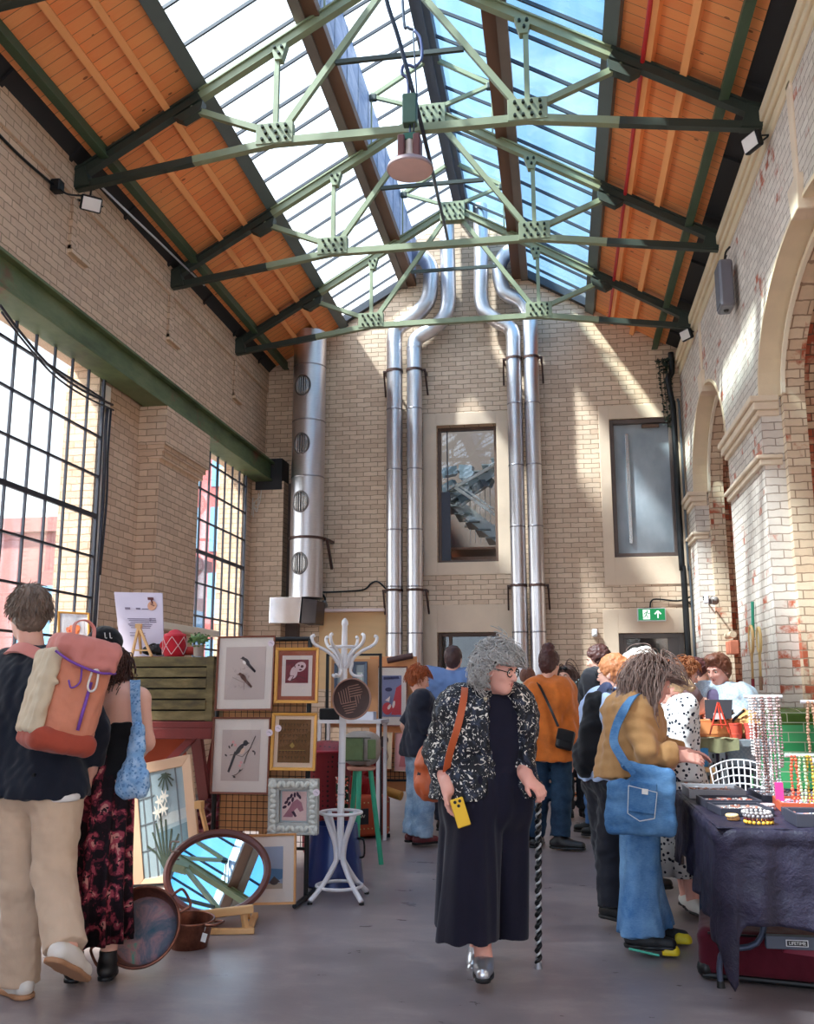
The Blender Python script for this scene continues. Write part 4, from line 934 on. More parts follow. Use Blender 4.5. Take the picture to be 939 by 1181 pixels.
p.strands(root, hair_mat((136,130,128), 'hair_grey', (232,228,224)), 820, .10, .026, 120., .0040, 3, front=.12, out=.55, grav=.6, lift=.0, back=.5, top=-.66, layer=.03)
p.hair_cap(root, hair_mat((84,78,78), 'hair_grey_under', (150,146,144)), .006, g=.010, line=.020, wr=(.004,80,2), name='hair_base')
glasses(p, root)
NAVY = fabric((24,22,38), var=.2, weave=.2); BUST = [ell(p.j['neck']-UP*.235+p.f*.07+p.r*e*.07, (.075,.060,.075), k=.06) for e in (1,-1)]
tee_top(p, root, NAVY, .006, .014, .25, .014, hem=.0, name='jumpsuit_bodice', wr=(.005,18,5,(1,1,.5)), collar=.052, extra=BUST+[cap(p.j['neck']-UP*.03, .072, p.j['neck']+UP*.02, .064, k=.02)])
def wide_leg(a, b_, r0, r1, cutz, sd): return [cap(a, r0, b_-UP*.05, r1, k=.010, cuts=[(b_, -UP)])]
hA = K(540,1082,Y-.08); hB = K(590,1080,Y+.12); hC = K(521,1064,Y+.10)
wl = wide_leg(K(552,890,Y), hA, .135, .142, 0, 1)+wide_leg(K(580,890,Y+.05), hB, .120, .085, 0, 1)+wide_leg(K(540,890,Y+.05), hC, .125, .085, 0, 1)+[cap(K(543,925,Y), .132, K(580,925,Y+.04), .110, k=.06), half(K(560,892,Y), UP)]+p.torso(.010, 0, 1)
lo = MB(); lv = []
sdf_obj('jumpsuit_legs', wl, .007, NAVY, root, wr=(.012,14,9,(1,1,.06)))
JK = spots('jacket_leopard', (26,28,36), (226,222,214), 26, .40, 1.6, None, (1,1,.8))
t = NT('jacket_black_white'); o = t.obj(); n1 = t.noise(o, 34, 3, .5, 2.2); n2 = t.noise(o, 20, 2, .5, 1.0); f = t.math('GREATER_THAN', n1, .605); g = t.math('MULTIPLY_ADD', n2, 6, -3.0, True)
cj = t.mix(f, t.mix(g, lin((22,24,32)), lin((54,62,80))), lin((232,226,216))); JK = t.done(t.bsdf(cj, .6, 0, t.bump(t.noise(o, 16, 3), .3, .02), .3))
hem = K(556,920,Y)[2]; base = (p.j['hipR']+p.j['hipL'])/2; up = norm(p.j['neck']-base); fo = norm(p.f+V3(.10,0,0))
pr = p.torso(.036, 0, 9, bulk=1.06)+[ell(p.j['neck']-UP*.235+p.f*.07+p.r*e*.085, (.105,.095,.11), k=.05) for e in (1,-1)]+[cap(V3(*K(533,915,Y)), .150, V3(*K(590,912,Y+.05)), .125, k=.08)]
for S, ext in (('R', 1.66), ('L', 1.85)):
    a, e_, w_ = p.j['sh'+S], p.j['el'+S], p.j['wr'+S]; en = e_+(w_-e_)*(ext-1)
    pr += [cap(a, .080, e_, .078, k=.03), cap(e_, .076, en+(w_-e_)*.1, .056, k=.03, cuts=[(en, norm(w_-e_))])]
pr += [half(V3(0,0,hem), -UP), cap(p.j['neck']+fo*.03+UP*.03, .075, p.j['neck']+UP*.2, .07, k=.01, op='s'),
       cap(p.j['neck']-UP*.02+fo*.14+V3(.02,0,0), .062, p.j['neck']-UP*.25+fo*.21+V3(.03,0,0), .105, k=.008, op='s'), cap(p.j['neck']-UP*.25+fo*.21+V3(.03,0,0), .105, p.j['neck']-UP*.7+fo*.27+V3(.03,0,0), .175, k=.008, op='s')]
sdf_obj('jacket', pr, .0055, JK, root, wr=(.005,26,11))
mb = MB(); q = K(560,806,4.73); mb.sphere(q, .011, 10, 6); mb.build('brooch', mat((206,196,170), .3, .8), root, smooth='all')
SILV = mat((206,208,214), .28, .85, .1, 20, .2, 60)
for S in 'RL':
    o = p.shoe(root, S, SILV, toe=V3(.05,-1,0) if S == 'R' else V3(-.15,-1,0), v=.005, L=.235, name='loafer', pitch=0 if S == 'R' else -.35)
g0 = V3(p.j['anR'][0], p.j['anR'][1], .05); m = MB(); m.tube([g0+V3(-.036,-.10,-.005), g0+V3(-.02,-.105,.022), g0+V3(.02,-.105,.022), g0+V3(.036,-.10,-.005)], .006, 8); m.build('loafer_strap', SILV, root, smooth='all')
LEATHER = mat((190,88,44), .5, 0, .18, 7, .2, 50)
t_ = thing('shoulder_bag', 'orange leather slouch bag hanging at the grey-haired woman\'s hip', 'bag', K(505,900,Y+.12)-UP*.1)
sdf_obj('bag_body', [ell(K(503,885,Y+.16), (.10,.075,.15), k=.05), ell(K(502,905,Y+.14), (.105,.08,.085), k=.06), cap(K(514,862,Y+.13), .05, K(500,880,Y+.15), .07, k=.05)], .007, LEATHER, t_, wr=(.008,22,4))
m = MB(); sp = bez([K(514,893,Y-.10), K(519,868,Y-.165), K(528,838,Y-.195), K(534,811,Y-.165), K(536,796,Y-.09), K(535,792,Y+.02), K(525,820,Y+.13), K(512,858,Y+.16)], 6); strip(m, sp, .034, .006, p.r); m.build('strap', LEATHER, t_, smooth=True)
m = MB(); m.tube(bez([K(500,862,Y+.12), K(492,875,Y+.13), K(486,900,Y+.12)], 5), [.02,.03,.03,.03,.03,.03,.03,.03,.03,.03,.015], 8); m.build('dark_lining', mat((40,28,40), .8), t_, smooth='all')
t_ = thing('mobile_phone', 'yellow mobile phone held in the grey-haired woman\'s right hand', 'phone', K(533,940,Y-.17))
Rp = np.stack([norm(V3(.88,.35,.25)), norm(V3(-.3,.1,1)), np.cross(norm(V3(.88,.35,.25)), norm(V3(-.3,.1,1)))], 1); Rp[:,2] = norm(Rp[:,2]); Rp[:,1] = np.cross(Rp[:,2], Rp[:,0])
m = MB(); m.cbox(K(531,937,Y-.23), (.033,.066,.005), Rp, .006); m.build('phone_case', mat((240,190,40), .4, 0, .05), t_, bevel=.002)
m = MB(); cc = K(531,937,Y-.23); fr = Rp[:,2] if Rp[1,2] < 0 else -Rp[:,2]
for dx, dy in ((-.012,.05),(.012,.05),(0,.030)): m.cyl(cc+Rp[:,0]*dx+Rp[:,1]*dy+fr*.004, cc+Rp[:,0]*dx+Rp[:,1]*dy+fr*.0075, .0075, .0075, 12)
m.build('camera_lens', M_BLACKMETAL, t_)
t_ = thing('walking_cane', 'twisted black and white walking cane planted beside the grey-haired woman', 'cane', (atZ(621,1117,0)[0], atZ(621,1117,0)[1], 0))
c0 = atZ(621,1117,0); c1 = K(621,908,c0[1]+.02)
m = MB(); m.tube([c0+V3(0,0,.03), c1], .008, 8); m.build('shaft', M_BLACKMETAL, t_, smooth='all')
for ph, nm, mm, rr in ((0,'twist_strand', mat((210,212,216), .3, .6), .0062), (PI,'twist_strand', mat((16,16,18), .35), .0095)):
    m = MB(); L_ = np.linalg.norm(c1-c0); pts = [c0+(c1-c0)*(.03+.95*i/220)+V3(math.cos(ph+i*.42), math.sin(ph+i*.42), 0)*.0105 for i in range(221)]; m.tube(pts, rr, 6); m.build(nm, mm, t_, smooth='all')
m = MB(); m.lathe([(.020,0),(.020,.008),(.012,.03),(.011,.05)], c0, 14); m.build('ferrule', mat((150,150,156), .4, .5), t_, smooth=True)
m = MB(); m.tube(bez([c1-V3(0,0,.02), c1+V3(.0,0,.01), c1+V3(.012,-.03,.022), c1+V3(.01,-.08,.012)], 5), .012, 10); m.build('handle', M_BLACKMETAL, t_, smooth='all')

# ---- tall man with the backpack
Y = 4.23; p = P(K(40,1100,Y)[0], Y, 1.88, -28, head=-48, headtilt=-4, fem=False, width=1.08, headpos=K(33,707,4.28), J=dict(neck=K(38,756,4.28), shR=K(84,782,4.18), shL=K(-14,785,4.33), elR=K(108,840,4.28), wrR=K(104,884,4.33), elL=K(-38,868,4.38), wrL=K(-40,930,4.46), hipR=K(68,905,Y-.02), hipL=K(18,905,Y+.03), knR=K(62,1005,4.16), anR=K(76,1097,3.98), knL=K(26,1020,4.24), anL=K(22,1137,4.26)))
p.o[0] = p.j['anL'][0]
root = person('person', 'tall man seen from behind in a navy jumper and beige chinos, wearing a pink backpack', p)
p.body(root, SKIN, .007)
p.hair_cap(root, hair_mat((112,92,80), 'hair_brown_short', (150,128,112)), .005, g=.012, line=.06, tilt=.55, wr=(.003,90,3)); p.strands(root, hair_mat((112,92,80), 'hair_brown_short'), 700, .040, .001, 20, .0026, 5, front=.6, out=.25, grav=.6, top=-.38, stepn=6, layer=.006)
NJ = fabric((26,30,42), var=.2, weave=.25)
tee_top(p, root, NJ, .007, .026, 1.93, .024, hem=.05, name='jumper', wr=(.005,22,6), extra=[cap(p.j['neck']-UP*.02, .074, p.j['neck']+UP*.045, .064, k=.02, cuts=[(p.j['neck']+UP*.04, UP)])], collar=.056)
trousers(p, root, fabric((206,178,152), var=.08, weave=.25), .007, (.108,.083,.080), 1.97, .05, .014, 'chinos', (.003,28,12))
m = MB(); hc = (p.j['hipR']+p.j['hipL'])/2; 
lv = p.levels(.022)[0]; m.tube([lv[0]+p.lath*math.cos(t)*(lv[2]+lv[3]*1.0)+p.f*math.sin(t)*lv[3]*1.0-UP*.05 for t in np.linspace(0,2*PI,41)[:-1]], .012, 8, closed=True, flat=(1,1.4)); m.build('white_tee_hem', mat((232,226,220), .8), root, smooth='all')
m = MB(); bp_ = K(39,894,Y-.175); m.cyl(bp_+V3(0,.02,0), bp_-V3(0,.006,0), .009, .008, 12); m.build('pocket_button', M_BLACKMETAL, root)
WH = mat((226,218,208), .55, 0, .08); GUM = mat((176,128,92), .6)
p.shoe(root, 'L', WH, toe=V3(-.75,.55,0), v=.006, L=.29, sole=GUM, name='trainer'); p.shoe(root, 'R', WH, toe=V3(.05,1,0), v=.006, L=.27, sole=GUM, name='trainer', pitch=-.5)
# backpack
bc = K(80,800,3.98); r_ = norm(p.lat+V3(.05,-.1,0)); ou = norm(V3(.72,-.69,0)); q = math.radians(-13)
r_ = norm(np.cross(UP, ou))*1.0; 
if r_@V3(1,0,0) < 0: r_ = -r_
ux = norm(UP*math.cos(q)-r_*math.sin(-q)*-1*0+r_*math.sin(.20)); rxx = norm(np.cross(ux, ou)); rxx = rxx if rxx[0] > 0 else -rxx; AX = np.stack([rxx, ou, ux], 1); Lb = lambda a,b_,c_: bc+rxx*a+ou*b_+ux*c_
t_ = thing('backpack', 'pink and sand backpack with a purple zip on the tall man\'s back', 'backpack', Lb(0,0,-.27))
PINK = fabric((204,128,118), var=.07); PINK2 = fabric((208,132,104), var=.07); SAND = fabric((206,186,158), var=.08); RUST = fabric((164,72,54), var=.1); PURP = mat((122,72,168), .6)
sdf_obj('main_body', [rbox(Lb(.02,-.04,-.01), (.135,.10,.20), AX, .06, .03), rbox(Lb(.035,.035,-.03), (.10,.055,.165), AX, .05, .03)], .006, PINK2, t_, wr=(.004,24,3))
sdf_obj('side_panel', [rbox(Lb(-.118,-.045,-.01), (.030,.125,.19), AX, .028, .02), cap(Lb(-.142,.02,.045), .012, Lb(-.09,.075,.035), .012, k=.01)], .006, SAND, t_, wr=(.004,30,4))
sdf_obj('base_panel', [rbox(Lb(.01,-.03,-.205), (.148,.128,.052), AX, .045, .02)], .006, RUST, t_, wr=(.003,24,3))
sdf_obj('top_flap', [rbox(Lb(.015,-.01,.205), (.145,.125,.050), AX, .045, .03), rbox(Lb(.045,.085,.165), (.105,.035,.055), AX, .03, .03)], .006, PINK, t_, wr=(.004,26,8))
m = MB(); m.tube(bez([Lb(-.135,.09,.16), Lb(-.06,.122,.125), Lb(.06,.128,.105), Lb(.15,.09,.12)], 6), .0055, 8); m.tube([Lb(.05,.098,.06), Lb(.045,.097,-.15)], .0075, 8); m.tube(bez([Lb(-.05,.1,.05), Lb(-.03,.1,.02), Lb(.0,.1,.05), Lb(-.01,.11,.11)],5), .004, 6); m.build('purple_trim', PURP, t_, smooth='all')
m = MB(); m.tube(bez([Lb(.034,.12,.105), Lb(.030,.125,.04), Lb(.048,.125,.02), Lb(.066,.125,.04), Lb(.062,.122,.105), Lb(.048,.125,.115), Lb(.034,.12,.105)], 5), .005, 8); m.build('buckle', mat((230,222,216), .4, .2), t_, smooth='all')
m = MB(); strip(m, bez([Lb(-.05,-.0,.25), Lb(-.045,-.03,.31), Lb(.0,-.04,.335), Lb(.04,-.03,.31), Lb(.045,.0,.25)], 6), .032, .006, ou); m.build('grab_handle', PINK, t_, smooth=True)
m = MB(); strip(m, bez([Lb(-.09,-.03,.215), K(52,756,4.08), K(25,747,4.14), K(8,752,4.24), K(-2,775,4.38)], 6), .055, .012, norm(V3(.5,.3,.6))); m.build('shoulder_strap', PINK, t_, smooth=True)
m = MB(); strip(m, bez([Lb(.10,-.03,.225), K(100,748,4.13), K(90,748,4.20), K(96,775,4.34)], 6), .055, .012, norm(V3(.7,-.3,.2))); m.build('shoulder_strap', PINK, t_, smooth=True)
m = MB(); strip(m, bez([Lb(-.12,-.04,-.17), K(30,850,4.08), K(14,832,4.16), K(2,818,4.24)], 6), .03, .006, UP); m.build('lower_strap', RUST, t_, smooth=True)

# ---- woman in the black cap
Y = 4.50; p = P(K(112,1000,Y)[0], Y, 1.47, -18, head=-30, headtilt=-8, width=1.08, headpos=K(120,752,Y+.02), J=dict(neck=K(127,789,Y), shR=K(161,806,Y-.03), shL=K(93,806,Y+.05), elR=K(168,856,Y-.01), wrR=K(150,884,Y+.20), elL=K(84,860,Y+.06), wrL=K(90,900,Y+.2), hipR=K(132,893,Y), hipL=K(100,893,Y)))
root = person('person', 'woman in a black cap and vest top with a dark floral skirt, seen from behind', p)
p.body(root, SKIN, .007)
HD = hair_mat((56,36,32), 'hair_dark_brown', (96,60,50))
p.strands(root, HD, 460, .19, .018, 60, .0048, 8, front=.3, out=.9, grav=.55, top=-.7, stepn=12, maxz=.0, layer=.04); p.hair_cap(root, HD, .007, g=.010, wr=(.005,60,2), name='hair_base')
BK = fabric((20,20,24), var=.25); c, r, f, u = p.hc, p.hr, p.hf, p.hu; A = np.stack([r,f,u],1)
o = sdf_obj('cap', [ell(c+u*.045-f*.008, (.090,.108,.085), A, .01, cuts=[(c+u*.018, -u)]), ell(c+u*.035+f*.115, (.072,.075,.012), A@rx(-.15), .01)], .005, BK, root, wr=(.002,40,2))
m = MB()
for dx in (-.008, .016): m.tube([c-f*.118+r*dx+u*.075, c-f*.122+r*(dx+.003)+u*.05, c-f*.122+r*(dx+.012)+u*.047], .003, 6)
m.build('cap_stitching', mat((210,204,200), .7), o)
tee_top(p, root, BK, .007, .010, .02, .004, hem=.02, name='vest_top', wr=(.004,20,2), post=[half(p.j['neck']-UP*.175, norm(UP+p.f*-.05)), cap(p.j['neck']-UP*.16-p.f*.12-p.r*.02, .055, p.j['neck']-p.f*.1, .09, k=.02, op='s')])
nk = p.j['neck']
for e in (1, -1): m = MB(); m.tube(bez([nk-UP*.18-p.f*.085+p.r*e*.095, nk-UP*.08-p.f*.085+p.r*e*.105, nk-UP*.005-p.f*.02+p.r*e*.11, nk-UP*.05+p.f*.06+p.r*e*.10], 5), .005, 6); m.build('shoulder_strap', BK, root, smooth='all')
SKM = spots('skirt_floral', (30,16,22), (150,54,72), 15, .42, 1.4, (74,26,42), (1,1,.75), .8)
t = NT('skirt_floral_print'); o = t.obj(); a = t.noise(o, 15, 3, .5, .5); b_ = t.noise(o, 40, 2, .5, .3); f_ = t.ramp(a, [(.42, lin((26,16,22))), (.49, lin((92,32,46))), (.55, lin((158,66,80))), (.62, lin((198,136,128)))], 'CONSTANT'); f_ = t.mix(t.math('GREATER_THAN', b_, .58), f_, lin((34,20,28))); SKM = t.done(t.bsdf(f_, .8, 0, None, .2))
m = MB(); cx = lambda px_, py_, w_, d_, fs: (K(px_, py_, Y), w_, d_, fs)
loft(m, [cx(116,868,.155,.13,.1), cx(114,885,.175,.14,.5), cx(110,930,.185,.15,1.0), cx(106,980,.19,.165,1.3), cx(103,1030,.195,.18,1.5), cx(102,1082,.20,.19,1.7)], 120, 14, .065, 4); m.build('skirt', SKM, root, smooth='all')
for S in 'RL': p.shoe(root, S, mat((24,22,24), .5), v=.007, L=.25, h=.08, name='boot')
t_ = thing('tote_bag', 'pale blue cloth tote bag hanging from the capped woman\'s shoulder', 'bag', K(152,920,Y-.18))
TB = spots('tote_blue', (126,166,206), (96,134,178), 60, .35, 1.2, (170,196,222))
sdf_obj('bag_body', [cap(K(159,842,Y-.17), .035, K(153,900,Y-.19), .072, k=.04, flat=(V3(.25,1,0),.55)), cap(K(146,905,Y-.19), .055, K(160,903,Y-.19), .055, k=.05, flat=(V3(.25,1,0),.55))], .006, TB, t_, wr=(.006,26,2))
m = MB(); strip(m, bez([K(160,850,Y-.19), K(157,820,Y-.16), K(156,800,Y-.12), K(156,788,Y-.06), K(156,788,Y+.0), K(158,820,Y+.08)], 6), .05, .006, norm(V3(1,-.2,0))); m.build('handle', TB, t_, smooth=True)

# ---- others further back
V_ = .009
def simple(name, label, px, foot, top, Y, face, head, tilt, skin=SKIN, fem=True, width=1., J=None, hp=None, group=None, v=V_, hands=None):
    x = K(px, 800, Y)[0]; H = K(px, top, Y)[2]
    p = P(x, Y, H, face, head, tilt, width=width, fem=fem, J=J, headpos=hp); root = person('person', label, p, group); p.body(root, skin, v, hands); return p, root
# red-haired person in jeans
Y = 8.63; p, root = simple('person', 'red-haired person in a navy T-shirt and pale blue jeans, turned to the framed prints', 483, 972, 764, Y, 55, 70, -22, J=dict(elR=K(493,848,Y-.12), wrR=K(503,868,Y-.02), shR=K(488,806,Y-.14), shL=K(487,806,Y+.16)), hp=K(483,783,Y))
HR = hair_mat((150,64,30), 'hair_red', (206,110,60)); p.hair_cap(root, HR, .008, g=.012, line=.025, wr=(.006,50,2)); p.strands(root, HR, 240, .07, .010, 50, .005, 9, front=.2, out=.7, grav=.6); p.eyes(root, False)
tee_top(p, root, fabric((30,32,46)), V_, .028, .95, .028, hem=.06, wr=(.008,18,3)); BJ = denim((92,124,158), (176,196,214), 'denim_pale')
trousers(p, root, BJ, V_, (.100,.095,.110), 1.98, .06, .008, 'jeans', (.006,22,4))
a, e_ = p.j['elR'], p.j['wrR']; m = MB(); m.tube([a+(e_-a)*.05, a+(e_-a)*.6], [.050,.043], 14); m.build('arm_sleeve', mat((150,156,162), .7, 0, .2, 20), root, smooth=True)
for S in 'RL': p.shoe(root, S, mat((110,40,44), .5), v=.009)
# man in a blue T-shirt
Y = 9.4; p, root = simple('person', 'man in a plain blue T-shirt with cropped dark hair, behind the grey-haired woman', 520, 980, 738, Y, 12, 8, -5, fem=False, width=1.12, hp=K(523,760,Y), J=dict(neck=K(520,779,Y)))
p.hair_cap(root, hair_mat((66,46,46), 'hair_dark_crop'), .008, g=.008, wr=(.003,60,2)); tee_top(p, root, fabric((104,130,178), var=.1), V_, .024, .9, .026, hem=.05, wr=(.008,16,3)); trousers(p, root, fabric((50,54,66)), .011); [p.shoe(root, S, M_BLACKMETAL, v=.011) for S in 'RL']
# woman in the orange suede jacket
Y = 8.6; p, root = simple('person', 'woman in an orange suede jacket with her dark hair in a bun, seen from behind', 633, 980, 742, Y, 14, 28, -6, width=1.1, hp=K(634,765,Y), J=dict(neck=K(632,787,Y), shR=K(653,800,Y), shL=K(611,800,Y+.03), elR=K(664,845,Y+.0), wrR=K(660,880,Y+.1), elL=K(601,850,Y+.06), wrL=K(600,886,Y+.15), knR=K(648,915,Y), anR=K(646,970,Y-.05), knL=K(622,915,Y+.02), anL=K(617,968,Y+.1)))
HB = hair_mat((62,36,34), 'hair_bun_brown', (98,58,52)); c, u, f = p.hc, p.hu, p.hf
p.hair_cap(root, HB, .008, g=.012, wr=(.004,60,2), extra=[ell(c+u*.135-f*.03, (.055,.055,.045), k=.02), cap(c-f*.07+u*.05, .05, c+u*.11-f*.04, .045, k=.03)])
SU = fabric((196,104,40), 'suede', .24, .3, .9, 9, .35); tee_top(p, root, SU, .008, .032, 1.95, .028, hem=.17, name='suede_jacket', wr=(.012,16,3,(1,1,.5)), bulk=1.02, extra=[cap(p.j['neck']-UP*.02, .07, p.j['neck']+UP*.02, .064, k=.02)], collar=.055)
trousers(p, root, denim((28,44,66), (52,78,104), 'denim_dark'), V_, (.092,.086,.082), 1.90, .04, .004, 'jeans', (.004,24,5)); [p.shoe(root, S, mat((26,25,28), .4), v=.009, L=.28, h=.14, name='boot', toe=norm(V3(.8,-.2,0)) if S == 'R' else None) for S in 'RL']
t_ = thing('crossbody_bag', 'small black leather bag slung across the orange suede jacket', 'bag', K(653,868,Y-.22)); BL = mat((26,25,28), .35, 0, .15)
sdf_obj('bag_body', [rbox(K(652,853,Y-.20), (.075,.035,.085), np.stack([norm(V3(1,.15,-.25)), norm(V3(-.15,1,0)), norm(V3(.25,0,1))],1), .025)], .007, BL, t_)
m = MB(); strip(m, bez([K(644,838,Y-.19), K(634,815,Y-.195), K(624,794,Y-.15), K(618,784,Y-.05), K(617,786,Y+.06)], 6), .022, .005, norm(V3(.8,0,-.4))); m.build('strap', BL, t_, smooth=True)
m = MB(); m.box(K(652,848,Y-.245), (.072,.006,.045), np.stack([norm(V3(1,.15,-.25)), norm(V3(-.15,1,0)), norm(V3(.25,0,1))],1)); m.build('flap', BL, t_, bevel=.004)
# woman in the tan coat
Y = 5.45; p = P(K(738,1000,Y)[0], Y, K(745,757,Y)[2], 82, 78, -24, width=1.12, headpos=K(754,786,Y), J=dict(neck=K(736,808,Y), shR=K(730,823,Y-.15), shL=K(733,820,Y+.17), elR=K(748,868,Y-.22), wrR=K(782,872,Y-.16), elL=K(757,862,Y+.20), wrL=K(790,868,Y+.10), hipR=K(736,925,Y-.08), hipL=K(738,925,Y+.08), knR=K(738,1010,Y-.09), knL=K(744,1008,Y+.10), anR=K(738,1080,Y-.1), anL=K(754,1072,Y+.14)))
root = person('person', 'woman in a tan coat and flared jeans with long wavy hair at the jewellery table', p)
p.body(root, SKIN_PINK, .006, hands=dict(R=dict(hd=V3(.95,.1,-.12), pn=V3(0,.6,-.6), curl=.25, spread=.014), L=dict(hd=V3(.9,-.25,-.1), pn=V3(0,-.4,-.8), curl=.3))); p.eyes(root)
HW = hair_mat((104,78,70), 'hair_wavy_brown', (168,138,126)); p.strands(root, HW, 950, .36, .012, 34, .0036, 12, front=.12, out=.3, grav=.6, top=-.6, stepn=18, back=1.0, layer=.035, fc=.0); p.hair_cap(root, HW, .007, g=.014, line=.05, wr=(.006,50,2), name='hair_base', extra=[cap(p.hc-p.hf*.07-UP*.02, .065, p.j['neck']-p.f*.10-UP*.07, .075, k=.05), cap(p.j['neck']-p.f*.07-UP*.02-p.r*-.03, .06, p.j['neck']-p.f*.02-UP*.12+p.r*.13, .03, k=.05)])
COAT = fabric((172,128,82), var=.1, weave=.25, rough=.75); hz = K(715,893,Y)[2]; pr = p.torso(.034, bulk=1.02)
pel = (p.j['hipR']+p.j['hipL'])/2; pr += [cap(V3(pel[0]-.075,pel[1]-.07,hz-.02), .165, V3(pel[0]-.0,pel[1]-.03,hz+.35), .12, k=.06), cap(V3(pel[0]-.075,pel[1]+.07,hz-.02), .165, V3(pel[0]-.0,pel[1]+.03,hz+.35), .12, k=.06)]
for S in 'RL':
    a, e_, w_ = p.j['sh'+S], p.j['el'+S], p.j['wr'+S]; en = e_+(w_-e_)*.84; pr += [cap(a, .082, e_, .074, k=.012), cap(e_, .074, w_, .060, k=.012, cuts=[(en, norm(w_-e_))])]
pr += [half(V3(0,0,hz), -UP), cap(p.j['neck']+UP*.06+p.f*.03, .07, p.j['neck']+UP*.25, .07, k=.01, op='s'), cap(p.j['neck']+p.f*.23-UP*.15, .09, pel+p.f*.26-UP*.2, .11, k=.02, op='s'), ell(p.j['neck']-p.f*.12-UP*.06, (.085,.11,.07), k=.05)]
sdf_obj('coat', pr, .006, COAT, root, wr=(.0125,15,7))
LD = denim((66,112,166), (130,172,212), 'denim_light'); trousers(p, root, LD, .0065, (.108,.098,.132), 1.96, .10, .012, 'flared_jeans', (.012,16,6,(1,1,.25)))
YT = mat((236,206,44), .5); SB = mat((26,26,30), .6, 0, .2)
for S in 'RL':
    o = p.shoe(root, S, SB, toe=V3(1,-.15,0) if S == 'R' else V3(1,-.05,0), v=.006, L=.27, name='trainer'); a = p.j['an'+S]; d = norm(V3(1,-.15,0)); g = V3(a[0],a[1],.0)
    sdf_obj('yellow_toe', [cap(g+d*.13+UP*.034, .038, g+d*.165+UP*.032, .034, k=.02), half(g+d*.11, -d), half(g+UP*.016, -UP)], .005, YT, o)
    m = MB(); m.tube([g+d*-.06+UP*.04+V3(0,-.042,0), g+d*.02+UP*.03+V3(0,-.05,0), g+d*.09+UP*.02+V3(0,-.046,0)], .006, 6); m.build('teal_stripe', mat((84,196,170), .5), o)
t_ = thing('denim_tote', 'large blue denim tote with a patch pocket on the tan coat woman\'s shoulder', 'bag', K(738,968,Y-.33)); DT = denim((52,98,148), (110,152,192), 'denim_tote')
sdf_obj('bag_body', [rbox(K(739,933,Y-.33), (.17,.038,.128), ry(.05), .025, .03), cap(K(722,884,Y-.32), .028, K(768,896,Y-.32), .045, k=.07, flat=(V3(0,1,0),.8)), cap(K(708,940,Y-.33), .033, K(769,953,Y-.33), .036, k=.05)], .006, DT, t_, wr=(.005,22,5))
m = MB(); m.cbox(K(741,920,Y-.388), (.068,.006,.075), rx(.0)@ry(.12), .01); o = m.build('patch_pocket', DT, t_, bevel=.004)
m = MB(); m.box(K(744,913,Y-.398), (.015,.003,.013), ry(.12)); m.build('woven_label', mat((236,234,228), .6), o)
m = MB()
for a_, b2 in (((725,906),(758,914)), ((725,906),(724,938)), ((724,938),(738,947)), ((738,947),(755,944)), ((755,944),(758,914))): m.bar(K(*a_, Y-.397), K(*b2, Y-.397), .004, .004)
m.build('stitching', mat((200,206,210), .7), o)
m = MB(); strip(m, bez([K(722,882,Y-.36), K(716,872,Y-.33), K(708,855,Y-.27), K(712,835,Y-.24), K(722,815,Y-.25), K(730,804,Y-.20), K(736,800,Y-.12)], 6), .045, .008, norm(V3(.9,-.3,.2))); strip(m, [K(712,868,Y-.36), K(726,885,Y-.39), K(731,893,Y-.39)], .03, .008, norm(V3(.8,0,.6))); m.build('shoulder_strap', DT, t_, smooth=True)
# person with ginger ponytail and black backpack
Y = 5.95; p = P(K(705,1000,Y)[0], Y, K(707,750,Y)[2], 60, 300, -8, fem=True, width=1.05, headpos=K(707,776,Y), J=dict(neck=K(702,800,Y), shR=K(712,818,Y-.13), shL=K(690,815,Y+.12), elR=K(722,860,Y-.10), elL=K(690,855,Y+.2), anR=K(706,1048,Y-.05), knR=K(703,985,Y), anL=K(712,1030,Y+.25)))
root = person('person', 'person with a short ginger ponytail and pale blue shirt, half hidden behind the tan coat', p); p.body(root, SKIN, .008)
HG = hair_mat((190,104,58), 'hair_ginger', (226,150,100)); c, u, f, r = p.hc, p.hu, p.hf, p.hr; p.hair_cap(root, HG, .007, g=.012, wr=(.004,70,2), extra=[cap(c-f*.09+u*.04, .022, c-f*.15+u*.05, .03, k=.02), cap(c-f*.15+u*.05, .030, c-f*.16-u*.05, .022, k=.02)]); p.eyes(root); glasses(p, root)
tee_top(p, root, fabric((178,196,230), var=.06), .008, .028, 1.2, .030, hem=.0, name='shirt', wr=(.010,16,3)); trousers(p, root, fabric((36,36,44)), .008, (.102,.085,.088), 1.97, .1, .014); [p.shoe(root, S, M_BLACKMETAL, toe=norm(V3(.6,-.4,0)), v=.008) for S in 'RL']
t_ = thing('backpack', 'black rucksack on the ginger ponytailed person, left of the tan coat', 'backpack', K(684,880,Y)); KB = fabric((28,28,32), var=.25)
sdf_obj('main_body', [cap(K(690,810,Y-.10), .075, K(681,868,Y-.08), .10, k=.05), cap(K(686,870,Y-.08), .09, K(676,880,Y-.06), .08, k=.05)], .009, KB, t_, wr=(.008,20,2))
m = MB(); strip(m, bez([K(692,800,Y-.12), K(700,792,Y-.15), K(710,798,Y-.17), K(716,812,Y-.19)], 6), .06, .01, norm(V3(.5,-.5,-.4))); m.build('shoulder_strap', mat((58,66,100), .7), t_, smooth=True)
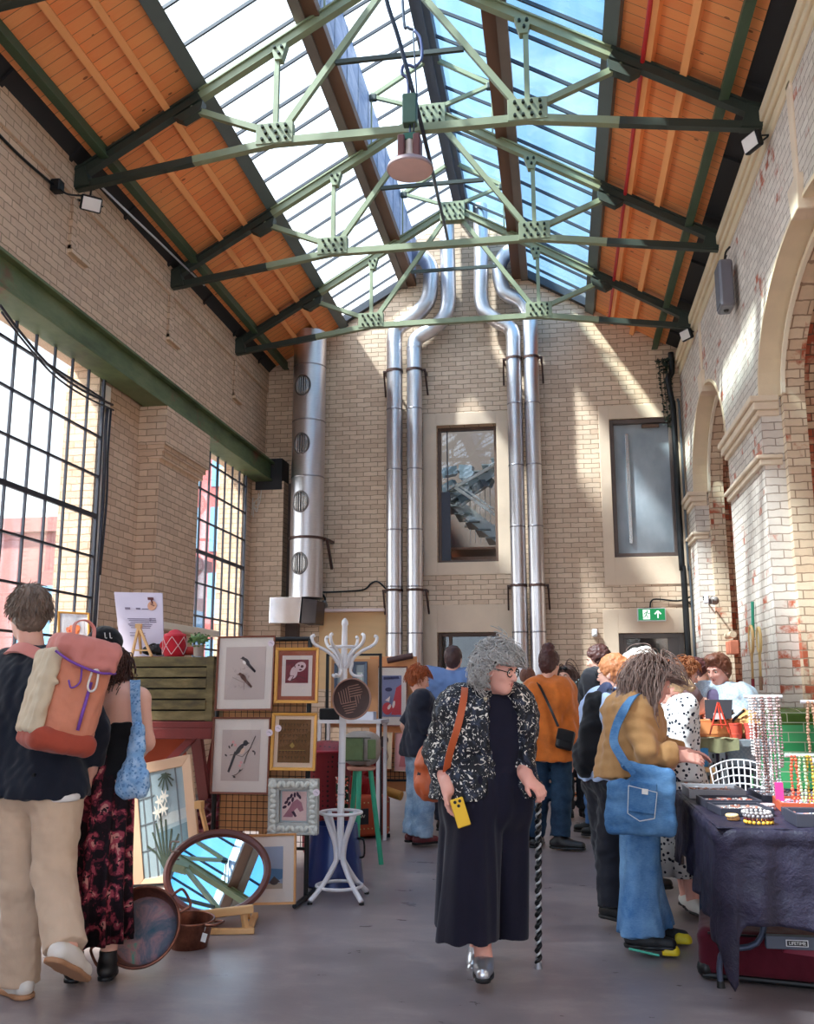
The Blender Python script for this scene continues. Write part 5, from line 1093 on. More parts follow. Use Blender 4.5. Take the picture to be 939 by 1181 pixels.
# dark-haired man behind
Y = 9.3; p, root = simple('person', 'man with dark swept hair in blue jeans, standing left of the ginger ponytail', 688, 958, 742, Y, 285, 285, -15, fem=False, hp=K(690,760,Y), J=dict(anR=K(685,952,Y), knR=K(683,905,Y)))
p.hair_cap(root, hair_mat((74,44,40), 'hair_dark_swept'), .008, g=.018, wr=(.006,50,2)); p.eyes(root, False); tee_top(p, root, fabric((36,36,42)), V_, .03, 1.9, .03, hem=.05, name='jacket', wr=(.008,18,3)); trousers(p, root, denim((56,92,146), (96,136,186), 'denim_mid'), V_, name='jeans'); [p.shoe(root, S, M_BLACKMETAL, v=.010) for S in 'RL']
# woman with sunglasses on her head
Y = 10.6; p, root = simple('person', 'woman with sunglasses pushed up in long hair and a dark leather jacket', 660, 950, 758, Y, 170, 205, -4, hp=K(653,780,Y))
HS = hair_mat((70,48,44), 'hair_long_brown', (110,80,70)); p.strands(root, HS, 200, .30, .006, 20, .006, 4, front=.3, out=.2, grav=.9); p.hair_cap(root, HS, .009, g=.01, name='hair_base'); p.eyes(root)
c, r, f, u = p.hc, p.hr, p.hf, p.hu; m = MB(); [m.sphere(c+r*.032*e+f*.085+u*.085, (.028,.014,.022), 10, 6) for e in (1,-1)]; m.tube([c-r*.07+f*.03+u*.085, c-r*.05+f*.08+u*.09, c+r*.05+f*.08+u*.09, c+r*.07+f*.03+u*.085], .004, 6); m.build('sunglasses', M_BLACKMETAL, root, smooth=True)
tee_top(p, root, mat((48,50,50), .35, 0, .2, 9, .3, 30), V_, .035, 1.9, .032, hem=.05, name='leather_jacket', wr=(.008,20,3)); trousers(p, root, fabric((30,30,36)), .011); [p.shoe(root, S, M_BLACKMETAL, v=.011) for S in 'RL']
m = MB(); strip(m, bez([p.j['neck']+p.r*.08+p.f*.07, p.j['neck']+p.f*.11-UP*.06, p.j['neck']-p.r*.08+p.f*.07], 5), .07, .01, UP); m.build('scarf', mat((190,214,220), .8), root, smooth=True)
# pale-shirted person behind the orange jacket
Y = 11.2; p, root = simple('person', 'person in a cream shirt mostly hidden behind the orange suede jacket', 604, 940, 762, Y, 20, 20, 0, hp=K(609,782,Y)); p.hair_cap(root, hair_mat((110,70,56), 'hair_chestnut'), .010, g=.016); tee_top(p, root, fabric((214,222,206), var=.05), .011, .03, 1.8, .03, hem=.05, name='shirt'); trousers(p, root, fabric((60,60,70)), .012); [p.shoe(root, S, M_BLACKMETAL, v=.012) for S in 'RL']
# white-shirted person leaning over the table
Y = 7.0; xx = K(735,800,Y)[0]; p = P(xx, Y, 1.66, 75, 78, -30, width=1.1, lean=V3(.16,0,-.05), fem=False, headpos=K(764,778,Y+.02), J=dict(neck=K(748,766,Y), shR=K(735,764,Y-.15), shL=K(742,762,Y+.15), hipR=K(700,850,Y-.1), hipL=K(702,850,Y+.1)))
root = person('person', 'person in a loose white shirt bending towards the stalls behind the long-haired woman', p); p.body(root, SKIN, .009); p.hair_cap(root, hair_mat((150,84,58), 'hair_auburn'), .009, g=.012); tee_top(p, root, fabric((238,230,218), var=.05), V_, .046, 1.9, .040, hem=.05, name='shirt', wr=(.010,16,3)); trousers(p, root, fabric((70,70,80)), .011); [p.shoe(root, S, M_BLACKMETAL, v=.011) for S in 'RL']
# blonde woman in the dotted dress
Y = 6.35; p = P(K(780,800,Y)[0], Y, K(775,763,Y)[2], 262, 262, -32, width=1.02, headpos=K(770,790,Y-.02), J=dict(neck=K(778,812,Y), elR=K(782,860,Y+.15), wrR=K(765,872,Y+.1), elL=K(785,862,Y-.16), wrL=K(775,880,Y-.2)))
root = person('person', 'blonde woman in a white dress with black spots, bending over the jewellery trays', p); p.body(root, SKIN_PINK, .008); p.eyes(root)
HBL = hair_mat((190,144,104), 'hair_blonde', (232,196,156)); p.hair_cap(root, HBL, .008, g=.012, wr=(.004,60,2), extra=[cap(p.hc-p.hf*.10-p.hu*.02, .035, p.hc-p.hf*.12-p.hu*.09, .03, k=.03)]); glasses(p, root, mat((150,90,70), .4))
PD = spots('dotted_dress', (240,236,232), (36,38,52), 38, .34, .5); tee_top(p, root, PD, .008, .024, 1.25, .030, hem=.0, name='dress_top', wr=(.007,18,3)); m = MB(); h = (p.j['hipR']+p.j['hipL'])/2
loft(m, [(h+UP*.1,.17,.14,.2),(h-UP*.05,.19,.17,.5),(h-UP*.25,.22,.20,.9),(h-UP*.55,.25,.23,1.2)], 90, 11, .05, 2, p.lath); m.build('dress_skirt', PD, root, smooth='all'); [p.shoe(root, S, mat((224,220,214), .6), toe=V3(.3,-1,0), v=.008, name='trainer') for S in 'RL']
# curly red-haired visitor
Y = 7.7; p, root = simple('person', 'visitor with curly copper hair and a brown jacket, looking down in profile', 786, 950, 757, Y, 80, 82, -22, fem=False, hp=K(790,777,Y), J=dict(elR=K(786,838,Y-.2), wrR=K(802,822,Y-.2)), v=.008)
HC = hair_mat((170,92,54), 'hair_copper', (214,140,92)); p.strands(root, HC, 260, .06, .012, 70, .006, 6, out=.9, grav=.5, lift=.2); p.hair_cap(root, HC, .008, g=.014, wr=(.006,60,2), name='hair_base'); p.eyes(root); tee_top(p, root, fabric((112,84,84)), V_, .032, 1.9, .032, hem=.05, name='jacket'); trousers(p, root, fabric((126,112,110)), .010); [p.shoe(root, S, M_BLACKMETAL, v=.010) for S in 'RL']
# dark-haired visitor in white shirt
Y = 8.3; p, root = simple('person', 'dark-haired visitor in a white shirt with a blue bag strap, beside the stall holder', 803, 950, 758, Y, 75, 80, -18, fem=False, hp=K(804,776,Y), J=dict(elR=K(806,830,Y-.2), wrR=K(824,822,Y-.18)), v=.008)
p.hair_cap(root, hair_mat((72,36,36), 'hair_maroon_brown'), .008, g=.020, wr=(.006,60,2)); p.eyes(root, False); tee_top(p, root, fabric((236,230,224), var=.05), V_, .03, .9, .034, hem=.05, name='shirt'); trousers(p, root, fabric((80,82,96)), .010); [p.shoe(root, S, M_BLACKMETAL, v=.010) for S in 'RL']
m = MB(); strip(m, bez([p.j['neck']-UP*.35+p.f*.16+p.r*.10, p.j['neck']-UP*.1+p.f*.12+p.r*.09, p.j['neck']+UP*.02+p.r*.07, p.j['neck']-UP*.2-p.f*.15+p.r*.06], 6), .05, .006, p.r); m.build('bag_strap', mat((62,84,130), .7), root, smooth=True)
# stall holder
Y = 7.75; x = K(836,800,Y)[0]; p = P(x, Y, K(830,749,Y)[2], 222, 226, -18, fem=False, width=1.12, headpos=K(829,772,Y-.03), J=dict(neck=K(833,795,Y), shR=K(812,806,Y+.06), shL=K(852,808,Y-.06), elR=K(805,838,Y-.02), wrR=K(818,826,Y-.24), elL=K(861,842,Y-.16), wrL=K(836,830,Y-.30)))
root = person('person', 'stall holder with short brown hair in an open pale blue shirt behind the metal workbench', p); p.body(root, SKIN_PINK, .007, hands=dict(R=dict(hd=V3(.6,-.6,.1), curl=.5), L=dict(hd=V3(-.9,-.3,.0), curl=.5)))
p.hair_cap(root, hair_mat((112,66,50), 'hair_seller', (150,96,74)), .006, g=.016, line=.058, wr=(.004,70,2), extra=[ell(p.hc+p.hu*.10+p.hf*.05, (.06,.05,.035), np.stack([p.hr,p.hf,p.hu],1), k=.03)]); p.eyes(root)
tee_top(p, root, fabric((112,98,128)), .008, .014, .3, .016, hem=.05, name='tshirt'); hz = (p.j['hipR']+p.j['hipL'])[2]/2-.08; pr = p.torso(.034, bulk=1.06)
for S in 'RL': pr += p.arm(S, .034, 1.05, g2=.036)
pr += [half(V3(0,0,hz), -UP), cap(p.j['neck']+UP*.05, .066, p.j['neck']+UP*.22, .066, k=.01, op='s'), cap(p.j['neck']-UP*.02+p.f*.14, .055, p.j['neck']-UP*.6+p.f*.24, .14, k=.015, op='s')]
t = NT('shirt_pale_check'); o = t.obj(); ch = t.n('ShaderNodeTexChecker'); ch.inputs['Scale'].default_value = 60; t.l(o, ch.inputs[0]); cs = t.mix(ch.outputs[1], lin((206,222,232)), lin((184,206,222)))
sdf_obj('open_shirt', pr, .008, t.done(t.bsdf(cs, .8)), root, wr=(.009,18,3)); trousers(p, root, fabric((60,66,84)), .010); [p.shoe(root, S, M_BLACKMETAL, v=.010) for S in 'RL']
t_ = thing('folded_cloth', 'crumpled black and white cloth in the stall holder\'s hands', 'cloth', K(829,826,Y-.42)); sdf_obj('cloth', [ell(K(824,826,Y-.38), (.05,.05,.03), k=.03), ell(K(836,823,Y-.38), (.06,.05,.035), k=.03)], .006, spots('bw_cloth', (30,30,34), (226,224,220), 40, .4), t_, wr=(.014,60,2))
# ================================================================ left stalls
M_WOODL = mat((206,150,96), .5, 0, .16, 6, .1, 40, stretch=(1,1,6)); M_PINE = mat((222,172,116), .5, 0, .14, 6, .1, 40)
M_MAHOG = mat((122,66,48), .4, 0, .2, 8); M_GOLD = mat((206,148,66), .4, .1, .14, 14, .2, 60); M_MATB = mat((226,214,206), .8, 0, .05); M_PAPER = mat((196,178,172), .8, 0, .06)
M_PALEWOOD = mat((224,186,154), .55, 0, .1, 5); M_SILVER = mat((168,168,162), .45, .15, .25, 40, .8, 60); M_WHITEP = mat((226,222,224), .4, 0, .06); M_RED = mat((150,28,34), .6, 0, .2, 8); M_INK = mat((34,30,36), .7, 0, .1)
M_PICGLASS = glass_mat('picture_glass', (.98,.98,.98,1), .90)
class Pic:
    """framed picture on its own plane: c centre, U right, V up, N out of the picture"""
    def __init__(s, name, label, tl, tr, br, bl, Y, fw, mats, dep=.025, cat='picture', group=None, lean=0., inner=None, mat_w=.0, glass=True, yaw=0.):
        q = [atY(*p, Y) for p in (tl, tr, br, bl)]; s.c = sum(q)/4; s.U = norm(q[1]-q[0]+q[2]-q[3]); V = norm(q[0]-q[3]+q[1]-q[2]); 
        s.w = (np.linalg.norm(q[1]-q[0])+np.linalg.norm(q[2]-q[3]))/2; s.h = (np.linalg.norm(q[0]-q[3])+np.linalg.norm(q[1]-q[2]))/2
        N = norm(np.cross(s.U, V)); N = N if N[1] < 0 else -N
        if yaw: s.U = rz(yaw)@s.U; V = rz(yaw)@V; N = rz(yaw)@N
        if lean:
            a = s.U*math.cos(0); V2 = V*math.cos(lean)-N*math.sin(lean); N = N*math.cos(lean)+V*math.sin(lean); V = V2; s.h /= math.cos(lean)
        s.V, s.N = V, N; s.R = np.stack([s.U, s.V, s.N], 1); s.t = thing(name, label, cat, s.c-s.V*s.h/2, group)
        s.iw, s.ih = s.w-2*fw, s.h-2*fw; fm, mm, pm = mats
        m = MB(); W_, H_, w2, h2 = s.w/2, s.h/2, s.iw/2, s.ih/2
        for pr in (((-W_,-H_),(W_,-H_),(w2,-h2),(-w2,-h2)), ((W_,-H_),(W_,H_),(w2,h2),(w2,-h2)), ((W_,H_),(-W_,H_),(-w2,h2),(w2,h2)), ((-W_,H_),(-W_,-H_),(-w2,-h2),(-w2,h2))):
            vs = [s.p(x, y, z) for z in (0, dep) for x, y in pr]; vs = [s.p(x, y, 0) for x, y in pr]+[s.p(x, y, dep*(1 if i < 2 else .7)) for i, (x, y) in enumerate(pr)]
            m.add(vs, [(3,2,1,0),(4,5,6,7),(0,1,5,4),(1,2,6,5),(2,3,7,6),(3,0,4,7)])
        s.frame = m.build('frame', fm, s.t, bevel=.003)
        m = MB(); m.box(s.p(0,0,.004), (w2,h2,.004), s.R); s.bk = m.build('mount', mm, s.t)
        if pm is not None:
            x0, y0, x1, y1 = inner or (mat_w, mat_w, 1-mat_w, 1-mat_w); s.x0, s.y0, s.x1, s.y1 = [(x0-.5)*s.iw, (y0-.5)*s.ih, (x1-.5)*s.iw, (y1-.5)*s.ih]
            m = MB(); m.box(s.p((s.x0+s.x1)/2,(s.y0+s.y1)/2,.009), ((s.x1-s.x0)/2,(s.y1-s.y0)/2,.0015), s.R); s.pr = m.build('print', pm, s.t)
        if glass: m = MB(); m.box(s.p(0,0,dep*.62), (w2,h2,.0012), s.R); m.build('glass', M_PICGLASS, s.t)
        s.k = 0
    def p(s, x, y, z): return s.c+s.U*x+s.V*y+s.N*z
    def P(s, u, v, z=.0115): return s.p(s.x0+(s.x1-s.x0)*u, s.y0+(s.y1-s.y0)*v, z)
    def poly(s, m, pts):
        s.k += 1; z = .0108+.0004*s.k; m.prism([s.P(u, v, z) for u, v in pts], s.N*.0006); return m
    def line(s, m, pts, w): 
        s.k += 1; P = [s.P(u, v, .0112+.0003*s.k) for u, v in pts]; strip(m, P, w, .0008, np.cross(s.N, norm(P[-1]-P[0]))); return m
    def ell_(s, m, u, v, a, b, r=0., n=14): return s.poly(m, [(u+a*math.cos(r)*math.cos(t)-b*math.sin(r)*math.sin(t), v+a*math.sin(r)*math.cos(t)+b*math.cos(r)*math.sin(t)) for t in np.linspace(0, 2*PI, n+1)[:-1]])
    def art(s, m, mt, name='drawing'): return m.build(name, mt, s.pr)
def price_disc(px, py, Y, label):
    o = MB(); c = atY(px, py, Y); o.cyl(c, c+V3(0,-.004,0), .022, .022, 20); m = tag(o.build('price_tag', mat((222,204,214), .5, 0, .04), org=c), label, 'tag', 'round price tags'); 
    k = MB(); k.tube([c+V3(-.012,-.0055,.004), c+V3(.0,-.0055,.006), c+V3(.011,-.0055,-.006)], .0012, 5); k.build('ink_mark', M_INK, m)
# ---- wire grid panel with frames
Y = 6.30
t_ = thing('picture_stand', 'black-framed wire grid panel with plywood backing that carries the bird prints', 'display panel', atY(297,1040,Y))
x0, x1 = atY(243,950,Y)[0], atY(352,950,Y)[0]; zt = atY(300,737,Y)[2]
m = MB()
for x in (x0, x1): m.tube([(x,Y+.05,.02),(x,Y+.05,zt)], .016, 10)
m.tube([(x0,Y+.05,zt),(x1,Y+.05,zt)], .016, 10); m.tube([(x0,Y+.05,.32),(x1,Y+.05,.32)], .010, 8)
for x in (x0, x1): m.tube([(x,Y-.22,.02),(x,Y+.35,.02)], .016, 10)
m.build('frame_tube', M_BLACKMETAL, t_, smooth=True)
m = MB()
for i in range(1, 15): x = x0+(x1-x0)*i/15; m.tube([(x,Y+.05,.32),(x,Y+.05,zt)], .0022, 5)
for i in range(0, 36): z = .32+i*.042; m.tube([(x0,Y+.046,z),(x1,Y+.046,z)], .0022, 5) if z < zt else None
m.build('wire_grid', M_BLACKMETAL, t_)
m = MB(); m.bx(x0+.03, x1-.03, Y+.075, Y+.09, .42, zt-.03); m.build('backing_board', mat((206,148,98), .6, 0, .18, 4, stretch=(4,1,.5)), t_)
m = MB(); m.bx(x0-.02, x1+.02, Y+.09, Y+.13, zt-.10, zt-.01); m.bx((x0+x1)/2-.02,(x0+x1)/2+.03,Y+.09,Y+.13,.4,zt); m.build('batten', M_WOODL, t_)
Y = 6.24
def bird(f, m, u, v, s_, flip=1, down=False):
    """body, wing, head and tail of a small perching bird"""
    a = -.62*flip if not down else -.5*flip
    f.ell_(m, u, v, .085*s_, .042*s_, a); f.ell_(m, u-.075*s_*flip, v+.055*s_, .034*s_, .026*s_)
    f.poly(m, [(u-.105*s_*flip, v+.058*s_), (u-.150*s_*flip, v+.048*s_), (u-.100*s_*flip, v+.042*s_)])
    f.poly(m, [(u+.03*s_*flip, v-.0*s_), (u+.22*s_*flip, v-.16*s_), (u+.19*s_*flip, v-.19*s_), (u+.0*s_*flip, v-.05*s_)])
f = Pic('framed_print', 'mahogany framed print of two small birds on a twig, top left of the panel', (253,734),(318,733),(315,819),(248,820), Y, .012, (M_MAHOG, M_MATB, M_PAPER), mat_w=.13)
m = MB(); bird(f, m, .52, .72, 1.15); f.art(m, mat((44,38,48), .7)); m = MB(); bird(f, m, .46, .42, 1.1); f.art(m, mat((98,64,54), .7))
m = MB(); f.ell_(m, .47, .70, .05, .030, -.6); f.art(m, mat((232,226,222), .7)); m = MB()
rg = random.Random(3)
for i in range(26): a = rg.uniform(0, 6.28); u, v = .40+rg.uniform(-.2,.2), .30+rg.uniform(-.08,.32); f.line(m, [(u,v),(u+.07*math.cos(a),v+.05*math.sin(a))], .0016)
f.line(m, [(.2,.42),(.45,.33),(.62,.30)], .003); f.line(m, [(.5,.32),(.5,.18)], .003); f.art(m, mat((126,108,106), .7), 'twig')
f2 = Pic('framed_print', 'mahogany framed print of a long-tailed bird on a bare branch, lower left of the panel', (247,827),(313,827),(310,916),(243,915), Y, .012, (M_MAHOG, M_MATB, M_PAPER), mat_w=.15)
m = MB(); f2.ell_(m, .47, .62, .15, .055, .75); f2.ell_(m, .62, .74, .065, .058); f2.poly(m, [(.66,.76),(.74,.74),(.66,.71)]); f2.poly(m, [(.40,.55),(.34,.58),(.17,.18),(.22,.16)]); f2.art(m, mat((34,36,48), .7))
m = MB(); f2.ell_(m, .55, .58, .075, .045, .8); f2.art(m, mat((224,190,172), .7)); m = MB(); f2.line(m, [(.88,.88),(.76,.66),(.66,.50),(.60,.34)], .006); f2.line(m, [(.78,.66),(.55,.47),(.34,.52),(.22,.50)], .004); f2.line(m, [(.58,.24),(.40,.12),(.30,.10)], .004)
for u, v in ((.2,.66),(.27,.70),(.12,.50),(.84,.58),(.88,.54),(.36,.08),(.5,.2)): f2.ell_(m, u, v, .035, .018, rg.uniform(0,3))
f2.art(m, mat((58,46,50), .7), 'branch')
m = MB()
for u, v in ((.3,.76),(.36,.70),(.53,.36),(.5,.30)): f2.ell_(m, u, v, .035, .028)
f2.art(m, mat((214,150,150), .7), 'blossom')
f = Pic('framed_print', 'gold framed print of a pale animal on dark red, upper right of the panel', (319,747),(369,747),(367,811),(317,811), Y-.02, .020, (M_GOLD, mat((150,76,52), .7), mat((214,198,190), .8)), inner=(.1,.08,.9,.90))
m = MB(); f.poly(m, [(.12,.32),(.88,.32),(.88,.90),(.12,.90)]); f.art(m, mat((110,32,44), .7)); m = MB(); f.ell_(m, .60, .72, .20, .12, .2); f.ell_(m, .40, .58, .12, .16, -.4); f.poly(m, [(.2,.4),(.4,.62),(.34,.36)]); f.art(m, mat((206,176,178), .7)); m = MB(); f.ell_(m, .67, .73, .05, .035); f.ell_(m, .56, .76, .03, .022); f.ell_(m, .62, .65, .05, .02); f.line(m, [(.3,.36),(.55,.5),(.8,.42)], .006); f.line(m, [(.16,.80),(.4,.84),(.44,.7)], .006); f.line(m, [(.24,.5),(.4,.5),(.3,.36)], .006); f.art(m, mat((84,36,44), .7))
f = Pic('framed_print', 'gold framed brown letter sampler, middle right of the panel', (315,822),(367,822),(364,889),(312,888), Y-.02, .020, (M_GOLD, mat((226,196,170), .7), mat((112,76,40), .8, 0, .2, 60)), inner=(.10,.09,.92,.93))
m = MB(); rg = random.Random(5)
for r in range(7):
    for k in range(9 if r != 4 else 0): u = .09+.095*k; v = .90-.125*r; f.poly(m, [(u,v),(u+.05,v),(u+.05,v-.012),(u,v-.012)]); f.poly(m, [(u+.02*(k%3),v),(u+.02*(k%3)+.012,v),(u+.02*(k%3)+.012,v-.06),(u+.02*(k%3),v-.06)])
f.art(m, mat((60,38,22), .8), 'stitching'); m = MB(); f.poly(m, [(.5,.48),(.58,.40),(.5,.34),(.42,.40)]); f.poly(m, [(.1,.30),(.9,.30),(.9,.29),(.1,.29)]); f.art(m, mat((150,120,60), .8), 'motif')
f = Pic('framed_print', 'print of a maned horse in a broad silver ornate frame, low on the panel', (312,897),(369,898),(368,962),(311,961), Y-.03, .072, (M_SILVER, mat((176,188,190), .4, .3), mat((226,192,188), .8)), dep=.05, inner=(.06,.05,.94,.95))
m = MB()
for side in range(4):
    L = f.w if side%2 == 0 else f.h; n = 11
    for i in range(n):
        s_ = -L/2+L*(i+.5)/n; d = (f.h if side%2 == 0 else f.w)/2-.035; q = {0:(s_,-d),1:(d,s_),2:(s_,d),3:(-d,s_)}[side]; m.sphere(f.p(q[0],q[1],.046), (.016,.026,.005) if side%2 == 0 else (.026,.016,.005), 8, 5, f.R@rz(.5 if i%2 else -.5))
m.build('leaf_ornament', mat((196,196,188), .4, .2, .2, 40), f.frame, smooth='all')
m = MB(); f.poly(m, [(.05,.12),(.30,.42),(.42,.62),(.62,.74),(.80,.62),(.88,.36),(.74,.30),(.62,.44),(.5,.34),(.44,.12)]); f.art(m, mat((166,110,124), .7)); m = MB()
for u, v in ((.18,.62),(.26,.74),(.38,.84),(.52,.88),(.64,.90),(.3,.58),(.44,.72),(.72,.82),(.12,.46)): f.ell_(m, u, v, .09, .05, u*3)
f.poly(m, [(.40,.30),(.5,.34),(.62,.16),(.54,.12)]); f.art(m, mat((66,40,62), .7))
price_disc(313,742,6.19,'round price tag on the corner of the two-bird print'); price_disc(321,840,6.17,'round price tag on the corner of the letter sampler'); price_disc(311,845,6.19,'round price tag at the edge of the long-tailed bird print'); price_disc(365,914,6.14,'round price tag on the silver ornate frame')
f = Pic('framed_print', 'seascape print in a thin wooden frame standing on the floor below the silver frame', (272,963),(343,962),(341,1041),(275,1044), 6.10, .014, (M_WOODL, M_MATB, mat((150,164,190), .8, 0, .1)), inner=(.42,.20,.80,.84), lean=.10)
m = MB(); f.poly(m, [(0,0),(1,0),(1,.12),(.6,.16),(.3,.10),(0,.2)]); f.art(m, mat((176,160,144), .8), 'beach'); m = MB(); f.poly(m, [(0,.2),(.3,.12),(1,.24),(1,.46),(0,.5)]); f.art(m, mat((76,120,160), .8), 'sea'); m = MB(); f.poly(m, [(.35,.14),(.6,.3),(.9,.16)]); f.ell_(m, .6, .16, .2, .07); f.art(m, mat((70,66,72), .8), 'rocks')
# ---- big lily painting
Y = 5.95
f = Pic('framed_painting', 'large pale-wood framed painting of white lilies at a window, leaning on the stall', (146,886),(213,871),(243,1012),(158,1026), Y, .065, (M_PALEWOOD, M_PALEWOOD, mat((172,194,204), .8, 0, .14, 3)), inner=(0,0,1,1), lean=.16, glass=True, dep=.03)
m = MB(); f.poly(m, [(.36,.02),(1,.02),(1,.46),(.36,.40)]); f.art(m, mat((120,152,166), .8), 'lawn'); m = MB(); f.poly(m, [(.36,.44),(1,.50),(1,.60),(.36,.56)]); f.art(m, mat((200,210,212), .8), 'horizon')
m = MB()
for u in (.12,.30,.86): f.line(m, [(u,0),(u-.02,1)], .010)
for v in (.25,.5,.75): f.line(m, [(0,v),(.36,v+.02)], .008)
f.art(m, mat((112,122,130), .8), 'window_bars'); m = MB()
for u1, v1 in ((.25,.42),(.34,.5),(.44,.62),(.55,.52),(.66,.42),(.80,.36),(.12,.30)): f.line(m, [(.48,.02),((u1+.48)/2,.22),(u1,v1)], .012)
for a in range(9): f.line(m, [(.62,.96),(.62+.17*math.cos(a*.7),.88+.09*math.sin(a*.7))], .010)
f.art(m, mat((66,82,70), .8), 'leaves'); m = MB()
for u, v in ((.46,.70),(.54,.62),(.40,.60),(.58,.74)):
    for a in range(6): f.ell_(m, u+.045*math.cos(a*1.05), v+.024*math.sin(a*1.05), .055, .014, a*1.05, 8)
f.art(m, mat((240,234,222), .8), 'lily_petals')
m = MB(); m.box(atY(230,928,5.86), (.022,.03,.022)); m.bar(atY(232,932,5.88), atY(242,975,5.95), .022, .022); tag(m.build('easel_ledge', M_PINE, org=atY(238,975,5.95)), 'pine easel block clamped beside the lily painting', 'easel')
m = MB(); m.prism([atY(148,925,6.02), atY(158,918,6.02), atY(166,1004,6.02)*V3(1,1,0), atY(156,1012,6.02)*V3(1,1,0)], (0,.02,0)); tag(m.build('red_board', mat((214,52,44), .6), org=atY(158,1000,6.02)), 'bright red board leaning behind the lily painting', 'board')
f = Pic('framed_print', 'small dark frame lying low behind the big copper pan', (150,1022),(196,1019),(200,1050),(152,1052), 5.80, .014, (mat((44,42,46), .5), M_MATB, M_MATB), inner=(.1,.1,.9,.9), lean=.3)
# ---- red trestle table, crate and things on it
Y = 6.45; zt = atY(190,832,Y)[2]; xa, xb = atY(92,832,Y)[0], atY(248,832,Y)[0]; RT = mat((116,40,38), .45, 0, .25, 6, .15)
t_ = thing('trestle_table', 'dark red wooden trestle table under the mossy crate', 'table', ((xa+xb)/2, Y+.3, 0))
m = MB(); [m.bx(xa, xb, Y+i*.16, Y+.15+i*.16, zt-.045, zt) for i in range(4)]; m.bx(xa+.02, xb-.02, Y+.0, Y+.03, zt-.12, zt-.045); m.build('tabletop', RT, t_, bevel=.005)
for x in (xb-.16, xa+.16):
    for e in (0, 1): m = MB(); m.bar((x,Y+.05+.5*e,.0),(x-.0,Y+.55-.5*e,zt-.05),.05,.08,up=(1,0,0)); m.build('leg', RT, t_, bevel=.004)
m = MB(); m.bar((xb-.14,Y+.06,zt-.08),(xb-.60,Y+.06,zt-.52),.05,.07,up=(0,1,0)); m.build('brace', RT, t_)
CRM = NT('mossy_board'); o = CRM.obj(); n1 = CRM.noise(CRM.mapv(o, (1,1,3)), 3.5, 6, .65); CRM = CRM.done(CRM.bsdf(CRM.ramp(n1, [(.32, lin((66,54,36))), (.5, lin((104,90,54))), (.7, lin((136,118,80)))]), .75, 0, CRM.bump(n1, .4)))
t_ = thing('slatted_crate', 'weathered mossy slatted wooden crate on the red table', 'crate', ((xa+xb)/2, Y+.2, zt)); zc = atY(190,757,Y)[2]; ya = Y+.03
n = 6; hh = (zc-zt)/n
for i in range(n):
    m = MB(); m.box(((xa+xb-.06)/2, ya+random.uniform(-.004,.004), zt+hh*(i+.5)), ((xb-xa)/2-.05, .011, hh*.43), ry(random.uniform(-.004,.004))); m.build('slat', CRM, t_, bevel=.003)
m = MB(); m = None
for q in ((xb-.085,xb-.03,ya-.01,ya+.05),(xa+.02,xa+.07,ya-.01,ya+.05),(xb-.085,xb-.03,ya+.40,ya+.45)): m = MB(); m.bx(*q, zt, zc); m.build('corner_post', CRM, t_, bevel=.004)
m = MB(); m.bx(xa+.04, xb-.06, ya+.10, ya+.12, zt, zc-.02); m.build('gap_shade_sheet', M_DARK, t_); m = MB(); m.bx(xb-.06, xb-.035, ya+.05, ya+.40, zt+.01, zc-.01); m.bx(xa+.02, xb-.03, ya+.42, ya+.44, zt+.01, zc); m.bx(xa+.02, xb-.03, ya+.0, ya+.44, zc-.02, zc-.004); m.build('side_panel', CRM, t_)  # dark sheet behind the slats stands in for shade in the gaps
# sign board + little easel + red bag + plant
Yb = Y+.24
t_ = thing('sign_board', 'pale lilac card sign with small print, propped on the mossy crate', 'sign', atY(160,750,Yb)); LIL = mat((206,194,212), .5, 0, .04)
q = [atY(*p_, Yb) for p_ in ((128,682),(184,683),(189,757),(140,757))]; q[0][1] += .05; q[1][1] += .05; m = MB(); m.prism(q, (0,.012,0)); m.build('card', LIL, t_)
cu = norm(q[1]-q[0]); cv = norm(q[0]-q[3]); cn = norm(np.cross(cu, cv)); cn = cn if cn[1] < 0 else -cn; C0 = (q[0]+q[1]+q[2]+q[3])/4
m = MB(); rg = random.Random(2)
def sl(u, v, w_, h_): m.box(C0+cu*u+cv*v+cn*.003, (w_/2, h_/2, .002), np.stack([cu, cv, cn], 1))
sl(-.085,.12,.04,.016); sl(-.0,.12,.035,.012); sl(.06,.118,.06,.006)
for i in range(6): sl(-.0,.04-.014*i,.19-.02*(i%3),.005)
for i in range(3): sl(.105,.045-.014*i,.05,.005)
for i in range(2): sl(-.03,-.07-.02*i,.12,.004)
m.build('printed_lines', mat((120,104,126), .7), t_)
m = MB(); m.cyl(C0+cu*.115+cv*.145+cn*.003, C0+cu*.115+cv*.145+cn*.006, .036, .036, 20); m.build('drawn_emblem', mat((206,150,120), .7), t_); m = MB(); m.box(C0+cu*.11+cv*.20+cn*.005, (.022,.010,.004), np.stack([cu,cv,cn],1)); m.box(C0+cu*.118+cv*.178+cn*.005, (.006,.018,.004), np.stack([cu,cv,cn],1)@rz(.2)); m.box(C0+cu*.12+cv*.150+cn*.008, (.016,.003,.002), np.stack([cu,cv,cn],1)@rz(-.5)); m.build('emblem_figure', mat((96,46,50), .7), t_)
Yc = Y+.14; t_ = thing('table_easel', 'small pine A-frame easel in front of the lilac sign', 'easel', atY(165,757,Yc))
ap = atY(160,722,Yc); 
for e in ((152,757),(175,757)): m = MB(); m.bar(ap, atY(*e, Yc-.02), .018, .018, up=(0,1,0)); m.build('leg', M_PINE, t_, bevel=.002)
